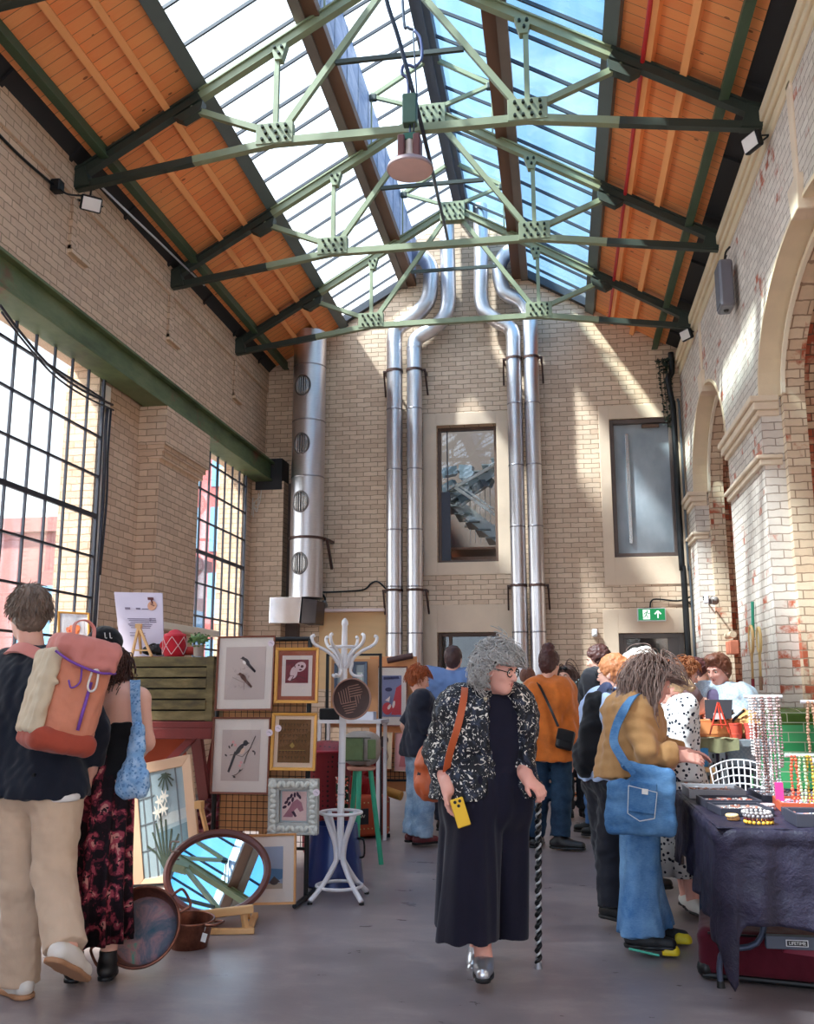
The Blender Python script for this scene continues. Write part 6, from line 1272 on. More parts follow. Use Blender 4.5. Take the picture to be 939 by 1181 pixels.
m = MB(); m.bar(ap, atY(163,757,Yc+.12), .016, .016, up=(0,1,0)); m.build('leg', M_PINE, t_); m = MB(); m.box(ap, (.022,.014,.016)); m.build('apex_block', M_PINE, t_); m = MB(); m.bar(atY(154,750,Yc-.02), atY(172,750,Yc-.02), .010, .010); m.build('crossbar', M_PINE, t_)
t_ = thing('lidded_basket', 'round red lidded basket with a pale diamond pattern on the crate', 'basket', atY(201,757,Yc)); c = atY(201,757,Yc); hgt = atY(201,733,Yc)[2]-c[2]; R_ = .083; RB = fabric((188,34,48), var=.15)
m = MB(); m.lathe([(R_*.84,0),(R_*.97,.02),(R_,hgt*.5),(R_*.97,hgt*.96),(R_*.90,hgt)], c, 28); m.build('body', RB, t_, smooth=True)
m = MB(); m.lathe([(R_*.99,hgt*.97),(R_*.95,hgt*1.06),(R_*.62,hgt*1.12),(R_*.5,hgt*1.2),(R_*.3,hgt*1.27),(.006,hgt*1.3)], c, 28); m.build('lid', mat((206,50,66), .6, 0, .1, 8), t_, smooth=True)
m = MB(); ring = lambda a_, z_: c+V3(math.sin(a_)*(R_+.004), -math.cos(a_)*(R_+.004), z_)
for k in range(6):
    a0 = k*PI/3-.9
    for sg_ in (1,-1): m.tube([ring(a0+sg_*(PI/6)*i/6, hgt*(.08+.42*i/6)) for i in range(7)], .0025, 5); m.tube([ring(a0+sg_*(PI/6)*i/6, hgt*(.92-.42*i/6)) for i in range(7)], .0025, 5)
m.build('diamond_cord', mat((226,190,190), .7), t_); m = MB(); m.tube(bez([c+V3(-R_*1.0,0,hgt*.75), c+V3(-R_*1.25,0,hgt*.55), c+V3(-R_*1.0,0,hgt*.3)], 6), .012, 8); m.build('side_handle', RB, t_, smooth='all')
t_ = thing('dark_ornament', 'dark rounded ornament on the crate between the easel and the red basket', 'ornament', atY(178,757,Yc+.03)); c = atY(172,750,Yc+.06); sdf_obj('pad', [ell(c, (.05,.04,.032), k=.02), ell(c+V3(.075,.0,.006), (.055,.045,.04), k=.02)], .006, mat((34,28,32), .7), t_, wr=(.005,70,3)); m = MB(); m.tube(bez([c+V3(-.02,0,.02), c+V3(.03,.0,.045), c+V3(.07,0,.03)],5), .008, 8); m.build('band', M_BLACKMETAL, t_, smooth='all')
m = MB(); p0 = atY(213,751,Yc+.05); p1 = atY(232,750,Yc+.05); m.tube([p0, p0+(p1-p0)*.5, p1], .030, 16); tag(m.build('red_roll', mat((196,62,54), .6, 0, .15), smooth=True, org=p0), 'rolled red cloth on the crate behind the potted plant', 'cloth roll')
t_ = thing('potted_plant', 'small green herb in a grey pot at the end of the crate', 'plant', atY(228,757,Yc-.04)); c = atY(229,757,Yc-.04); ph_ = atY(229,745,Yc-.04)[2]-c[2]
m = MB(); m.lathe([(.034,0),(.040,ph_),(.043,ph_+.006),(.036,ph_+.004),(.034,ph_-.01)], c, 18); m.build('pot', mat((168,150,138), .7, 0, .12, 20), t_, smooth=True)
m = MB(); rg = np.random.RandomState(4)
for i in range(260):
    d = norm(rg.randn(3)*V3(1,1,.6)+V3(0,0,.5)); p_ = c+V3(0,0,ph_+.035)+d*V3(.085,.075,.062)*(.35+.65*rg.rand()); a, b2, _ = frame_from(norm(d+rg.randn(3)*.6)); L = .011+.008*rg.rand(); m.add([p_-a*L, p_+b2*L*.55, p_+a*L, p_-b2*L*.55], [(0,1,2,3)])
m.build('leaves', mat((96,126,72), .55, 0, .35, 30), t_); m = MB()
for i in range(14): a = rg.rand()*6.28; m.tube([c+V3(0,0,ph_), c+V3(math.cos(a)*.02,math.sin(a)*.02,ph_+.04), c+V3(math.cos(a)*.06*rg.rand(),math.sin(a)*.05,ph_+.08)], .0018, 4)
m.build('stems', mat((88,104,60), .6), t_)
m = MB(); m.prism([atY(165,850,Y+.6), atY(214,850,Y+.6), atY(214,884,Y+.6), atY(165,884,Y+.6)], (0,.02,0)); tag(m.build('orange_panel', mat((196,84,44), .6, 0, .12, 4), org=atY(190,884,Y+.6)), 'orange board standing under the red trestle table', 'board')
m = MB(); rgs = random.Random(8)
t_ = thing('cloth_heap', 'dark heap of folded cloths in the shade under the red table', 'cloth', (atY(215,930,Y+.3)[0], Y+.3, 0)); sdf_obj('heap', [ell((xb-.25,Y+.34,.22), (.26,.2,.26), k=.1), ell((xb-.02,Y+.28,.35), (.13,.15,.34), k=.1)], .012, fabric((74,24,34), var=.3), t_, wr=(.03,30,2))
# picture on the window sill
f = Pic('framed_print', 'small gold framed orange flower picture on the sill of the big window', (68,704),(104,708),(104,752),(68,752), 7.4, .016, (M_GOLD, mat((206,200,206), .7), mat((206,196,200), .8)), inner=(.12,.05,.88,.82))
m = MB(); rg = random.Random(6)
for i in range(16): f.ell_(m, .5+rg.uniform(-.3,.3), .45+rg.uniform(-.3,.3), .14, .11, rg.uniform(0,3), 9)
f.art(m, mat((232,120,62), .7), 'flowers'); m = MB(); [f.ell_(m, .5+rg.uniform(-.3,.3), .4+rg.uniform(-.3,.3), .05, .04) for i in range(7)]; f.art(m, mat((196,50,50), .7), 'petals')
c = f.c-f.V*f.h/2; t_ = thing('sill_table', 'high display table under the big window holding the orange flower picture', 'table', (c[0], 7.5, 0)); m = MB(); m.bx(c[0]-.8, c[0]+.6, 7.3, 7.8, c[2]-.035, c[2]-.002); m.build('tabletop', M_WOODL, t_)
for dx in (-.75,.55):
    for y in (7.35, 7.75): m = MB(); m.bx(c[0]+dx-.025, c[0]+dx+.025, y-.025, y+.025, 0, c[2]-.035); m.build('leg', M_WOODL, t_)
# ---- oval mirror on a little easel
Y = 5.62; cm = atY(251,1007,Y); lean = .60; roll = .06
ux = V3(math.cos(roll),0,math.sin(roll)); ux = rz(.36)@ux; vz = norm(rz(.36)@V3(-math.sin(roll),math.sin(lean),math.cos(lean))); vz = norm(vz-ux*(vz@ux)); nn = norm(np.cross(ux, vz)); nn = nn if nn[1] < 0 else -nn
t_ = thing('oval_mirror', 'oval mirror in a dark wooden frame on a small pine easel, reflecting the roof', 'mirror', cm-vz*.22); a_, b2 = .268, .222; N = 64; m = MB()
prof = [(1.16,.0),(1.17,.018),(1.11,.030),(1.04,.026),(1.0,.012),(1.0,0)]
vs = [cm+ux*math.cos(2*PI*i/N)*(a_*1.0+(k-1)*.26)+vz*math.sin(2*PI*i/N)*(b2+(k-1)*.26)+nn*z for i in range(N) for k, z in prof]; fs = []
for i in range(N):
    for k in range(6): fs.append((i*6+k, i*6+(k+1)%6, ((i+1)%N)*6+(k+1)%6, ((i+1)%N)*6+k))
m.add(vs, fs); m.build('frame', mat((96,50,42), .35, 0, .2, 8), t_, smooth=True); m = MB()
m.prism([cm+ux*math.cos(t)*a_*1.005+vz*math.sin(t)*b2*1.005 for t in np.linspace(0,2*PI,65)[:-1]], nn*.006); m.build('glass', mat((232,240,242), .01, 1.0, 0), t_)
m = MB(); m.prism([cm+ux*math.cos(t)*a_*1.05+vz*math.sin(t)*b2*1.05-nn*.002 for t in np.linspace(0,2*PI,65)[:-1]], -nn*.012); m.build('backing', M_WOODL, t_)
for px_, py_ in ((203,975),(207,1040)):
    m = MB(); q = atY(px_, py_, Y-.06); m.tube(bez([q+V3(.02,0,.02), q+V3(-.025,-.01,.02), q+V3(-.025,-.01,-.03), q+V3(.02,0,-.03)], 5), .005, 6); m.build('wire_hook', mat((150,130,120), .3, .8), t_, smooth='all')
t_ = thing('table_easel', 'little pine easel on the floor holding the oval mirror', 'easel', atZ(262,1078,0)); e0 = atZ(262,1074,0); Le = lambda x, y, z: e0+rz(.22)@V3(x,y,z)
for x in (-.13, .13): m = MB(); m.bar(Le(x,-.05,.02), Le(x,.30,.02), .035, .03); m.build('foot', M_PINE, t_, bevel=.003)
for x in (-.10, .10): m = MB(); m.bar(Le(x,.14,.035), Le(x*.8,.40,.30), .022, .03, up=(1,0,0)); m.build('leg', M_PINE, t_, bevel=.003)
m = MB(); m.bar(Le(-.16,-.05,.10), Le(.15,-.05,.13), .035, .045); m.build('ledge', M_PINE, t_, bevel=.006); m = MB(); m.bar(Le(-.16,-.07,.017), Le(.16,-.07,.017), .034, .03); m.build('crossbar', M_PINE, t_, bevel=.003)
for a_q in (((-.08,-.02,.10),(-.12,-.04,.02)),((.09,-.02,.11),(.11,-.04,.02))): m = MB(); m.bar(Le(*a_q[0]),Le(*a_q[1]),.03,.03); m.build('strut', M_PINE, t_, bevel=.003)
# ---- copper pans
t = NT('old_copper'); o = t.obj(); n1 = t.noise(o, 5, 6, .7); n2 = t.noise(o, 9, 5, .65)
cc = t.ramp(n1, [(.35, lin((86,52,44))), (.55, lin((136,84,66))), (.7, lin((176,116,90)))]); COP = t.done(t.bsdf(cc, .38, .75, t.bump(n2, .2), .5))
t = NT('copper_patina'); o = t.obj(); n1 = t.noise(o, 6, 6, .7, 1.0); n2 = t.noise(o, 13, 5, .65); cc = t.ramp(n1, [(.34, lin((58,96,112))), (.48, lin((120,116,128))), (.60, lin((186,138,138))), (.70, lin((84,170,146)))]); PAT = t.done(t.bsdf(cc, .45, .2, t.bump(n2, .2), .5))
def pan(name, label, c, n_, r, dpt, rim=.008, inner=PAT):
    A = np.stack(frame_from(n_), 1); t_ = thing(name, label, 'pan', c-V3(0,0,0)); m = MB()
    m.lathe([(.001,-dpt),(r*.70,-dpt),(r*.80,-dpt*.94),(r*.93,-dpt*.3),(r,0),(r*1.03,.004),(r*1.03,.010),(r*.98,.008),(r*.91,-dpt*.3+.004)], c, 48, A, closed_ends=False); m.build('shell', COP, t_, smooth=True)
    m = MB(); m.lathe([(r*.975,.006),(r*.915,-dpt*.3),(r*.86,-dpt*.62)], c, 48, A, closed_ends=False); m.build('inner_wall', COP, t_, smooth=True); m = MB(); m.lathe([(r*.86,-dpt*.62),(r*.785,-dpt*.90),(r*.66,-dpt*.955),(.001,-dpt*.955)], c, 48, A, closed_ends=False); m.build('patina_base', inner, t_, smooth='all')
    m = MB(); m.tube([c+A@V3(math.cos(t)*r*1.02,math.sin(t)*r*1.02,.008) for t in np.linspace(0,2*PI,65)[:-1]], rim, 8, closed=True); m.build('rim', COP, t_, smooth='all'); return t_, A
Y = 4.60; c = atY(163,1069,Y); nn = norm(V3(.12,-1,.50)); t_, A = pan('copper_pan', 'large round copper preserving pan with green patina, tipped up on the floor', c, nn, .181, .10)
def ring_handle(t_, p, out, side): m = MB(); m.tube(bez([p-side*.045, p-side*.05+out*.03, p-side*.04+out*.06, p+side*.04+out*.06, p+side*.05+out*.03, p+side*.045], 5), .007, 8); m.build('handle', COP, t_, smooth='all')
od = norm(atY(118,1108,Y)-c); od = norm(od-nn*(od@nn)); ring_handle(t_, c+od*.185, od, np.cross(nn, od)); od = -od; ring_handle(t_, c+od*.185, od, np.cross(nn, od))
c = atZ(208,1099,0)+V3(0,.12,.135); t_, A = pan('copper_pot', 'small copper pot with a white tag, upright behind the large pan', c, V3(.05,-.06,1), .125, .14, .006); ring_handle(t_, c+V3(.125,-.03,-.005), norm(V3(1,-.3,.1)), V3(.2,1,0)); q = c+V3(.12,-.09,-.06)
m = MB(); m.tube([c+V3(.115,-.06,.0), q+V3(0,-.01,.03)], .0012, 5); m.box(q+V3(0,-.012,0), (.014,.001,.022), ry(.25)); m.build('white_tag', mat((236,234,230), .6), t_)
# ---- bentwood coat stand
b0 = atZ(391,1037,0); Y = b0[1]; zz = lambda py_: atY(392,py_,Y)[2]; top = atY(398,712,Y)
t_ = thing('coat_stand', 'white bentwood coat stand with curled hooks and an umbrella ring', 'coat stand', b0); pole = lambda z: b0+(top-b0)*((z-b0[2])/(top[2]-b0[2]))
m = MB(); m.tube([pole(.25), pole(zz(745)-.05)], .024, 8); m.tube([pole(zz(745)-.05), pole(zz(735)), pole(zz(722)), pole(zz(720)), pole(zz(716)), pole(zz(713))], [.022,.020,.018,.024,.020,.006], 10); m.build('pole', M_WHITEP, t_, smooth=True)
for z in (zz(880), zz(916)): m = MB(); m.tube([pole(z-.005), pole(z+.005)], .0255, 10); m.build('pole_joint', mat((190,188,194), .4), t_)
for k in range(6):
    a = k*PI/3+.32; d = V3(math.cos(a), math.sin(a), 0); s_ = .0115; zr_ = zz(746); m = MB()
    m.tube(bez([pole(zz(770))+d*.022, pole(zz(765))+d*.045, pole(zz(757))+d*.075, pole(zz(750))+d*.13, pole(zz(746))+d*.18, pole(zz(741))+d*.215, pole(zz(735))+d*.225, pole(zz(733))+d*.205], 5), s_, 8); m.build('hook', M_WHITEP, t_, smooth='all')
    if k%2 == 0: m = MB(); m.tube(bez([pole(zz(758))+d*.05, pole(zz(766))+d*.055, pole(zz(774))+d*.045, pole(zz(779))+d*.07, pole(zz(780))+d*.11, pole(zz(778))+d*.13], 5), s_*.95, 8); m.build('lower_hook', M_WHITEP, t_, smooth='all')
def ring(m, z, r, th): m.tube([pole(z)+V3(math.cos(t)*r, math.sin(t)*r, 0) for t in np.linspace(0,2*PI,49)[:-1]], th, 8, closed=True)
m = MB(); ring(m, zz(746), .10, .008); m.build('hook_ring', M_WHITEP, t_, smooth='all'); m = MB(); ring(m, zz(937), .138, .011); m.build('umbrella_ring', M_WHITEP, t_, smooth='all'); m = MB(); ring(m, .085, .150, .011); m.build('lower_ring', M_WHITEP, t_, smooth='all')
for k in range(4):
    a = k*PI/2+PI/4+.1; d = V3(math.cos(a), math.sin(a), 0); m = MB(); m.tube(bez([pole(zz(938))+d*.128, pole(zz(955))+d*.085, pole(zz(972))+d*.045, pole(zz(990))+d*.032, pole(.20)+d*.06, pole(.10)+d*.14, b0+d*.235+V3(0,0,.018)], 6), .0165, 10); m.build('leg', M_WHITEP, t_, smooth='all'); m = MB(); m.cyl(b0+d*.235, b0+d*.235+V3(0,0,.014), .017, .017, 12); m.build('rubber_foot', M_BLACKMETAL, t_)
# woven basket tray hanging on it
c = atY(406,806,Y-.16); nn = norm(V3(-.12,-1,.05)); A = np.stack(frame_from(nn), 1); t_ = thing('woven_basket', 'round dark brown basket tray with a striped weave hanging from the coat stand', 'basket', c); DKB = mat((62,40,36), .7, 0, .2, 20, .3, 80); R_ = .128
m = MB(); m.lathe([(.001,-.035),(R_*.7,-.03),(R_*.95,-.005),(R_*1.03,.006),(R_*.98,.012),(R_*.9,.0),(R_*.66,-.02),(.001,-.024)], c, 40, A); m.build('shell', DKB, t_, smooth=True)
m = MB(); e1, e2 = V3(1,0,0), V3(0,0,1)
for qd in range(4):
    R4 = math.cos(qd*PI/2+.2), math.sin(qd*PI/2+.2)
    for i in range(5):
        u0, u1, v = -.015, .085-.006*i, .018+i*.0165; P_ = []
        for tt in np.linspace(0, 1, 8): u = u0+(u1-u0)*tt; x, z = u*R4[0]-v*R4[1], u*R4[1]+v*R4[0]; rr = math.hypot(x, z); P_.append(c+e1*x+e2*z+nn*(-.020+max(0,(rr/R_-.66))*.085+.002))
        m.tube(P_, .0032, 5)
m.tube([c+A@V3(math.cos(t)*R_*1.03,math.sin(t)*R_*1.03,.008) for t in np.linspace(0,2*PI,49)[:-1]], .006, 6, closed=True); m.build('woven_stripes', mat((150,112,98), .7), t_, smooth='all')
# pouffe on the green stool, baskets and cloth behind
Y = 7.6; c = atY(417,863,Y); t_ = thing('leather_pouffe', 'grey and green patchwork leather pouffe on the green-legged stool', 'pouffe', c-V3(0,0,.135)); GP = mat((106,126,84), .6, 0, .2, 14, .3, 40); GY = mat((150,140,132), .6, 0, .15)
sdf_obj('cushion', [rbox(c, (.145,.13,.13), None, .09, .03)], .007, GY, t_, wr=(.004,30,3)); m = MB(); m.cbox(c+V3(-.035,-.128,.0), (.075,.008,.085), None, .02); m.build('green_panel', GP, t_, bevel=.006); m = MB(); m.cbox(c+V3(.105,-.112,.0), (.035,.008,.075), rz(.55), .02); m.build('green_panel', GP, t_, bevel=.006)
m = MB(); [m.tube([c+V3(x,-.138,-.09), c+V3(x,-.14,.09)], .004, 6) for x in (.048,)]; m.tube([c+V3(-.112,-.134,.088), c+V3(.1,-.134,.088)], .004, 6); m.tube([c+V3(-.112,-.134,-.088), c+V3(.1,-.134,-.088)], .004, 6); m.build('seam', mat((70,76,58), .6), t_)
zs = c[2]-.137; GT = mat((60,176,140), .4, 0, .1); t_ = thing('painted_stool', 'stool with bright green legs under the patchwork pouffe', 'stool', (c[0], Y, 0)); m = MB(); m.lathe([(.105,-.03),(.115,-.02),(.115,-.004),(.10,.0)], (c[0],Y,zs), 24); m.build('seat', mat((206,150,130), .5, 0, .2, 12), t_, smooth=True)
for dx, dy in ((.0,-.13),(.12,.06),(-.10,.08)): m = MB(); m.tube([(c[0]+dx*.55,Y+dy*.55,zs-.02),(c[0]+dx*1.25,Y+dy*1.25,.0)], .020, 10); m.build('leg', GT, t_, smooth=True)
t_ = thing('beaded_bag', 'dark green bag with a red and white bead fringe hanging on the green stool', 'bag', (c[0]-.13,Y-.02,zs-.32)); sdf_obj('bag_body', [rbox((c[0]-.15,Y-.0,zs-.2), (.05,.03,.13), None, .03)], .008, fabric((34,52,40), var=.3), t_, wr=(.006,40,2)); m = MB(); rg = np.random.RandomState(3)
for i in range(60): m.sphere((c[0]-.15+rg.uniform(-.045,.05), Y-.035-rg.rand()*.01, zs-.08-rg.rand()*.22), .009, 6, 4)
m.build('beads', mat((214,92,72), .4, 0, .4, 60), t_); m = MB(); [m.sphere((c[0]-.15+rg.uniform(-.045,.05), Y-.038, zs-.08-rg.rand()*.24), .007, 6, 4) for i in range(30)]; m.build('pale_beads', mat((236,220,206), .4), t_)
x = atY(372,900,7.9)[0]
t_ = thing('red_laundry_basket', 'tall dark red perforated basket behind the coat stand', 'basket', (x,7.95,0)); m = MB(); zt = atY(372,866,7.9)[2]; m.lathe([(.155,0),(.19,.06),(.20,zt*.6),(.21,zt-.02),(.215,zt),(.18,zt+.03),(.10,zt+.075),(.0,zt+.085)], (x+.02,7.95,0), 28); t = NT('perforated_red'); o = t.obj(); v = t.n('ShaderNodeTexVoronoi'); v.inputs['Scale'].default_value = 26; v.inputs['Randomness'].default_value = .1; t.l(o, v.inputs['Vector'])
m.build('body', t.done(t.bsdf(t.mix(t.math('LESS_THAN', v.outputs['Distance'], .26), lin((128,24,36)), lin((44,8,14))), .5)), t_, smooth=True); m = MB(); m.tube([(x+.02+math.cos(a)*.212,7.95+math.sin(a)*.212,zt) for a in np.linspace(0,2*PI,33)[:-1]], .012, 8, closed=True); m.build('rim', mat((168,36,52), .5), t_, smooth='all')
t_ = thing('red_rug_roll', 'pile of folded dark red rugs on the floor beside the red basket', 'rug', (x+.02,9.2,0)); sdf_obj('folded_rug', [rbox((x+.06,9.2,.16), (.22,.2,.16), None, .05, .03), rbox((x+.07,9.22,.42), (.20,.18,.12), None, .05, .03), rbox((x+.09,9.25,.66), (.18,.14,.12), None, .05, .03)], .012, fabric((126,26,30), var=.3), t_, wr=(.012,24,2))
# blue tub
b0 = atZ(385,1024,0); t_ = thing('blue_tub', 'deep blue tapered tub standing behind the coat stand', 'tub', b0+V3(0,.1,0)); c = b0+V3(-.03,.12,0); BT = mat((30,52,112), .3, .1, .15); hh = atY(385,950,b0[1]+.1)[2]
m = MB(); m.lathe([(.20,0),(.215,.015),(.165,hh),(.155,hh),(.19,.03),(.0,.03)], c, 32); m.build('body', BT, t_, smooth=True); m = MB(); q = c+V3(.185,-.02,hh*.62); m.tube(bez([q+V3(-.01,0,.06), q+V3(.035,-.01,.05), q+V3(.04,-.01,-.05), q+V3(-.0,0,-.07)], 5), .007, 8); m.build('handle', M_BLACKMETAL, t_, smooth='all')
# orange trunk
c0 = atZ(448,966,0); d1 = norm(V3(-.80,-.55,0)); d2 = norm(V3(-.55,.80,0)); OR_ = mat((190,78,44), .45, 0, .2, 6, .2, 40); OD = mat((128,46,34), .45, 0, .2); t_ = thing('leather_suitcase', 'orange leather trunk with brass studs on the floor by the green stool', 'trunk', c0+d1*.15+d2*.12)
A = np.stack([d1, d2, UP], 1); hh = .36; cc = c0+d1*.24+d2*.14+UP*(hh/2+.02); sdf_obj('body', [rbox(cc, (.26,.13,hh/2), A, .03)], .008, OR_, t_); m = MB()
for x in (-.16,.17): m = MB(); m.box(cc+d1*x-d2*.128, (.022,.010,hh/2-.01), A); m.build('leather_strap', OD, t_, bevel=.004)
m = MB(); m.box(cc-d1*.262, (.008,.11,hh/2-.03), A); m.build('leather_strap', OD, t_, bevel=.004); m = MB(); m.box(cc+d1*.06-d2*.135, (.10,.004,.07), A); lb = m.build('label_panel', mat((40,32,40), .5), t_); m = MB()
q0 = cc+d1*.06-d2*.142; m.tube(bez([q0-d1*(-.07+.012*i)+UP*(.016 if i%2 else -.008) for i in range(12)], 3), .003, 5); m.build('script_lettering', mat((226,214,200), .6), lb)
m = MB(); [m.sphere(cc+d1*x-d2*.132+UP*z, .007, 8, 5) for x in np.linspace(-.24,.24,13) for z in (-.11,.12)]; m.build('brass_studs', mat((220,190,130), .3, .7), t_); m = MB(); m.cyl(c0+d1*.42-d2*.03+UP*.07, c0+d1*.42-d2*.0+UP*.07, .07, .07, 20); m.build('wheel', M_BLACKMETAL, t_); [MB().box(cc+d1*sx_*.24+d2*sy*.115-UP*(hh/2+.005), (.02,.02,.018), A).build('foot', M_BLACKMETAL, t_) for sx_ in (-1,1) for sy in (-1,1)]
m = MB(); m.tube(bez([atY(428,905,9.4), atY(445,912,9.35), atY(463,918,9.3)], 5), .045, 12); tag(m.build('rolled_canvas', mat((222,160,74), .6, 0, .25, 12), smooth=True, org=atY(446,913,9.35)), 'ochre roll of canvas lying on top of the orange trunk', 'roll')
# second print stand behind
Y = 9.6; t_ = thing('picture_stand', 'wooden display stand behind the coat stand, carrying the red and blue print', 'display panel', (atY(452,900,Y)[0],Y,0)); xa, xb = atY(425,850,Y)[0], atY(480,850,Y)[0]; za, zb = .12, atY(450,757,Y)[2]
m = MB(); m.bx(xa, xb, Y+.05, Y+.08, .35, zb); m.build('backing_board', mat((214,142,90), .6, 0, .15, 4), t_); m = MB(); [m.bx(x-.02, x+.02, Y+.08, Y+.12, 0, zb) for x in (xa+.03, xb-.03)]; m.build('post', M_WOODL, t_); m = MB()
for i in range(12): m.tube([(xa+(xb-xa)*i/11,Y+.03,.45),(xa+(xb-xa)*i/11,Y+.03,.78)], .003, 5)
for i in range(8): m.tube([(xa,Y+.03,.45+i*.045),(xb,Y+.03,.45+i*.045)], .003, 5)
m.build('wire_grid', M_BLACKMETAL, t_); m = MB(); m.tube([(xa,Y-.0,.46),(xb,Y-.0,.46)], .012, 8); m.tube([(xa,Y,.46),(xa,Y,.80)], .012, 8); m.build('frame_tube', M_BLACKMETAL, t_)
m = MB(); m.tube([atY(447,762,Y-.02), atY(476,756,Y-.02)], .030, 12); tag(m.build('rolled_poster', mat((74,46,44), .6), smooth=True, org=atY(460,760,Y)), 'dark brown roll resting along the top of the rear display panel', 'roll')
f = Pic('framed_print', 'white mounted print of a red and blue still life beside the red-haired person', (434,769),(470,768),(470,838),(433,837), Y, .012, (M_MAHOG, M_MATB, mat((126,132,168), .8)), inner=(.16,.14,.84,.86))
m = MB(); f.poly(m, [(.5,.05),(1,.05),(1,.78),(.74,.7),(.6,.4)]); f.ell_(m, .3, .2, .25, .15); f.ell_(m, .7, .16, .2, .12); f.art(m, mat((196,62,74), .7), 'red_shapes'); m = MB(); f.ell_(m, .36, .66, .18, .05); f.poly(m, [(.1,.9),(.9,.92),(.85,.98),(.1,.97)]); f.art(m, mat((38,48,92), .7), 'blue_shapes'); m = MB(); f.ell_(m, .4, .24, .1, .05, .5); f.ell_(m, .62, .3, .1, .06, 1); f.poly(m, [(.2,.4),(.44,.5),(.4,.36)]); f.art(m, mat((236,214,206), .7), 'pale_shapes')
f = Pic('poster', 'cream poster with a line sketch of a dark-haired woman below the red and blue print', (434,844),(453,844),(452,887),(432,886), Y, .006, (M_PALEWOOD, mat((230,206,168), .8), mat((232,210,176), .8)), inner=(0,0,1,1), glass=False); m = MB(); f.ell_(m, .52, .78, .26, .13); f.ell_(m, .38, .70, .12, .14); f.art(m, mat((62,36,36), .8), 'hair'); m = MB(); f.ell_(m, .60, .70, .14, .09); f.art(m, mat((226,180,150), .8), 'face_shape'); m = MB(); f.line(m, [(.3,.56),(.2,.30),(.3,.08)], .008); f.line(m, [(.66,.58),(.8,.32),(.62,.10)], .008); f.art(m, mat((120,90,80), .8), 'lines')
f = Pic('poster', 'pink poster half hidden behind the red-haired person', (456,845),(480,845),(479,890),(455,889), Y, .006, (M_PALEWOOD, mat((226,150,150), .8), mat((232,172,168), .8)), inner=(0,0,1,1), glass=False); m = MB(); f.ell_(m, .4, .62, .2, .16); f.poly(m, [(.3,.5),(.5,.5),(.6,.1),(.2,.1)]); f.art(m, mat((206,120,122), .8), 'figure_shape')
Y = 8.9; t_ = thing('display_stand', 'black square-tube display frame behind the coat stand hooks', 'display frame', (atY(408,800,Y)[0],Y,0)); xa, xb = atY(378,760,Y)[0], atY(439,760,Y)[0]; zt = atY(400,754,Y)[2]
m = MB(); [m.bx(x-.013, x+.013, Y-.013, Y+.013, 0, zt) for x in (xa, xb)]; m.bx(xa, xb, Y-.013, Y+.013, zt-.02, zt); m.build('frame_tube', M_BLACKMETAL, t_); m = MB(); m.bx(xa+.03, xb-.03, Y+.03, Y+.05, 1.0, zt-.05); m.build('backing_board', mat((206,146,98), .6, 0, .15, 4), t_)
f = Pic('framed_print', 'slate blue framed picture behind the right hooks of the coat stand', (407,763),(424,763),(424,800),(407,800), Y-.03, .03, (mat((70,82,102), .5), mat((136,150,158), .7), mat((196,206,196), .7)), inner=(.2,.3,.8,.7))
f = Pic('framed_print', 'slate blue framed picture behind the left hooks of the coat stand', (386,765),(397,765),(397,800),(386,800), Y-.03, .03, (mat((70,82,102), .5), mat((136,150,158), .7), mat((150,160,166), .7)), inner=(.2,.3,.8,.7))
t_ = thing('white_side_table', 'low white table with a black case on it behind the coat stand', 'table', (atY(392,850,8.6)[0],8.7,0)); c = atY(392,830,8.6); m = MB(); m.bx(c[0]-.2, c[0]+.4, 8.5, 8.9, c[2]-.03, c[2]); m.build('tabletop', M_WHITEP, t_)
for dx in (-.17,.37):
    for y in (8.53, 8.87): m = MB(); m.bx(c[0]+dx-.015, c[0]+dx+.015, y-.015, y+.015, 0, c[2]-.03); m.build('leg', M_WHITEP, t_)
m = MB(); m.cbox((c[0]-.08,8.62,c[2]+.05), (.10,.08,.05), None, .01); tag(m.build('black_case', M_BLACKMETAL, org=(c[0]-.08,8.62,c[2]), bevel=.004), 'black case on the low white table left of the basket tray', 'case')
m = MB(); m.bx(c[0]+.1, c[0]+.32, 8.55, 8.7, c[2], c[2]+.07); tag(m.build('white_box', mat((224,226,236), .6), org=(c[0]+.2,8.62,c[2]), bevel=.003), 'white box on the low white table right of the basket tray', 'box')
# wooden stool / bench far back
c0 = atZ(665,925,0); t_ = thing('wooden_bench', 'small orange wooden bench beyond the orange suede jacket', 'bench', c0); OWD = mat((206,116,62), .45, 0, .15, 6); m = MB(); m.bx(c0[0]-.2, c0[0]+.25, c0[1], c0[1]+.3, .36, .41); m.build('seat', OWD, t_, bevel=.005); m = MB(); m.bx(c0[0]-.18, c0[0]+.22, c0[1]+.02, c0[1]+.06, .06, .11); m.build('stretcher', OWD, t_)
for dx in (-.16,.2):
    for dy in (.03,.25): m = MB(); m.bx(c0[0]+dx-.022, c0[0]+dx+.022, c0[1]+dy-.02, c0[1]+dy+.02, 0, .36); m.build('leg', OWD, t_)
f = Pic('framed_print', 'gold framed panel leaning at the end wall beyond the dark-haired man', (675,772),(684,772),(684,800),(675,800), 12.5, .03, (M_BLACKMETAL, M_GOLD, M_GOLD), inner=(.1,.1,.9,.9)); 
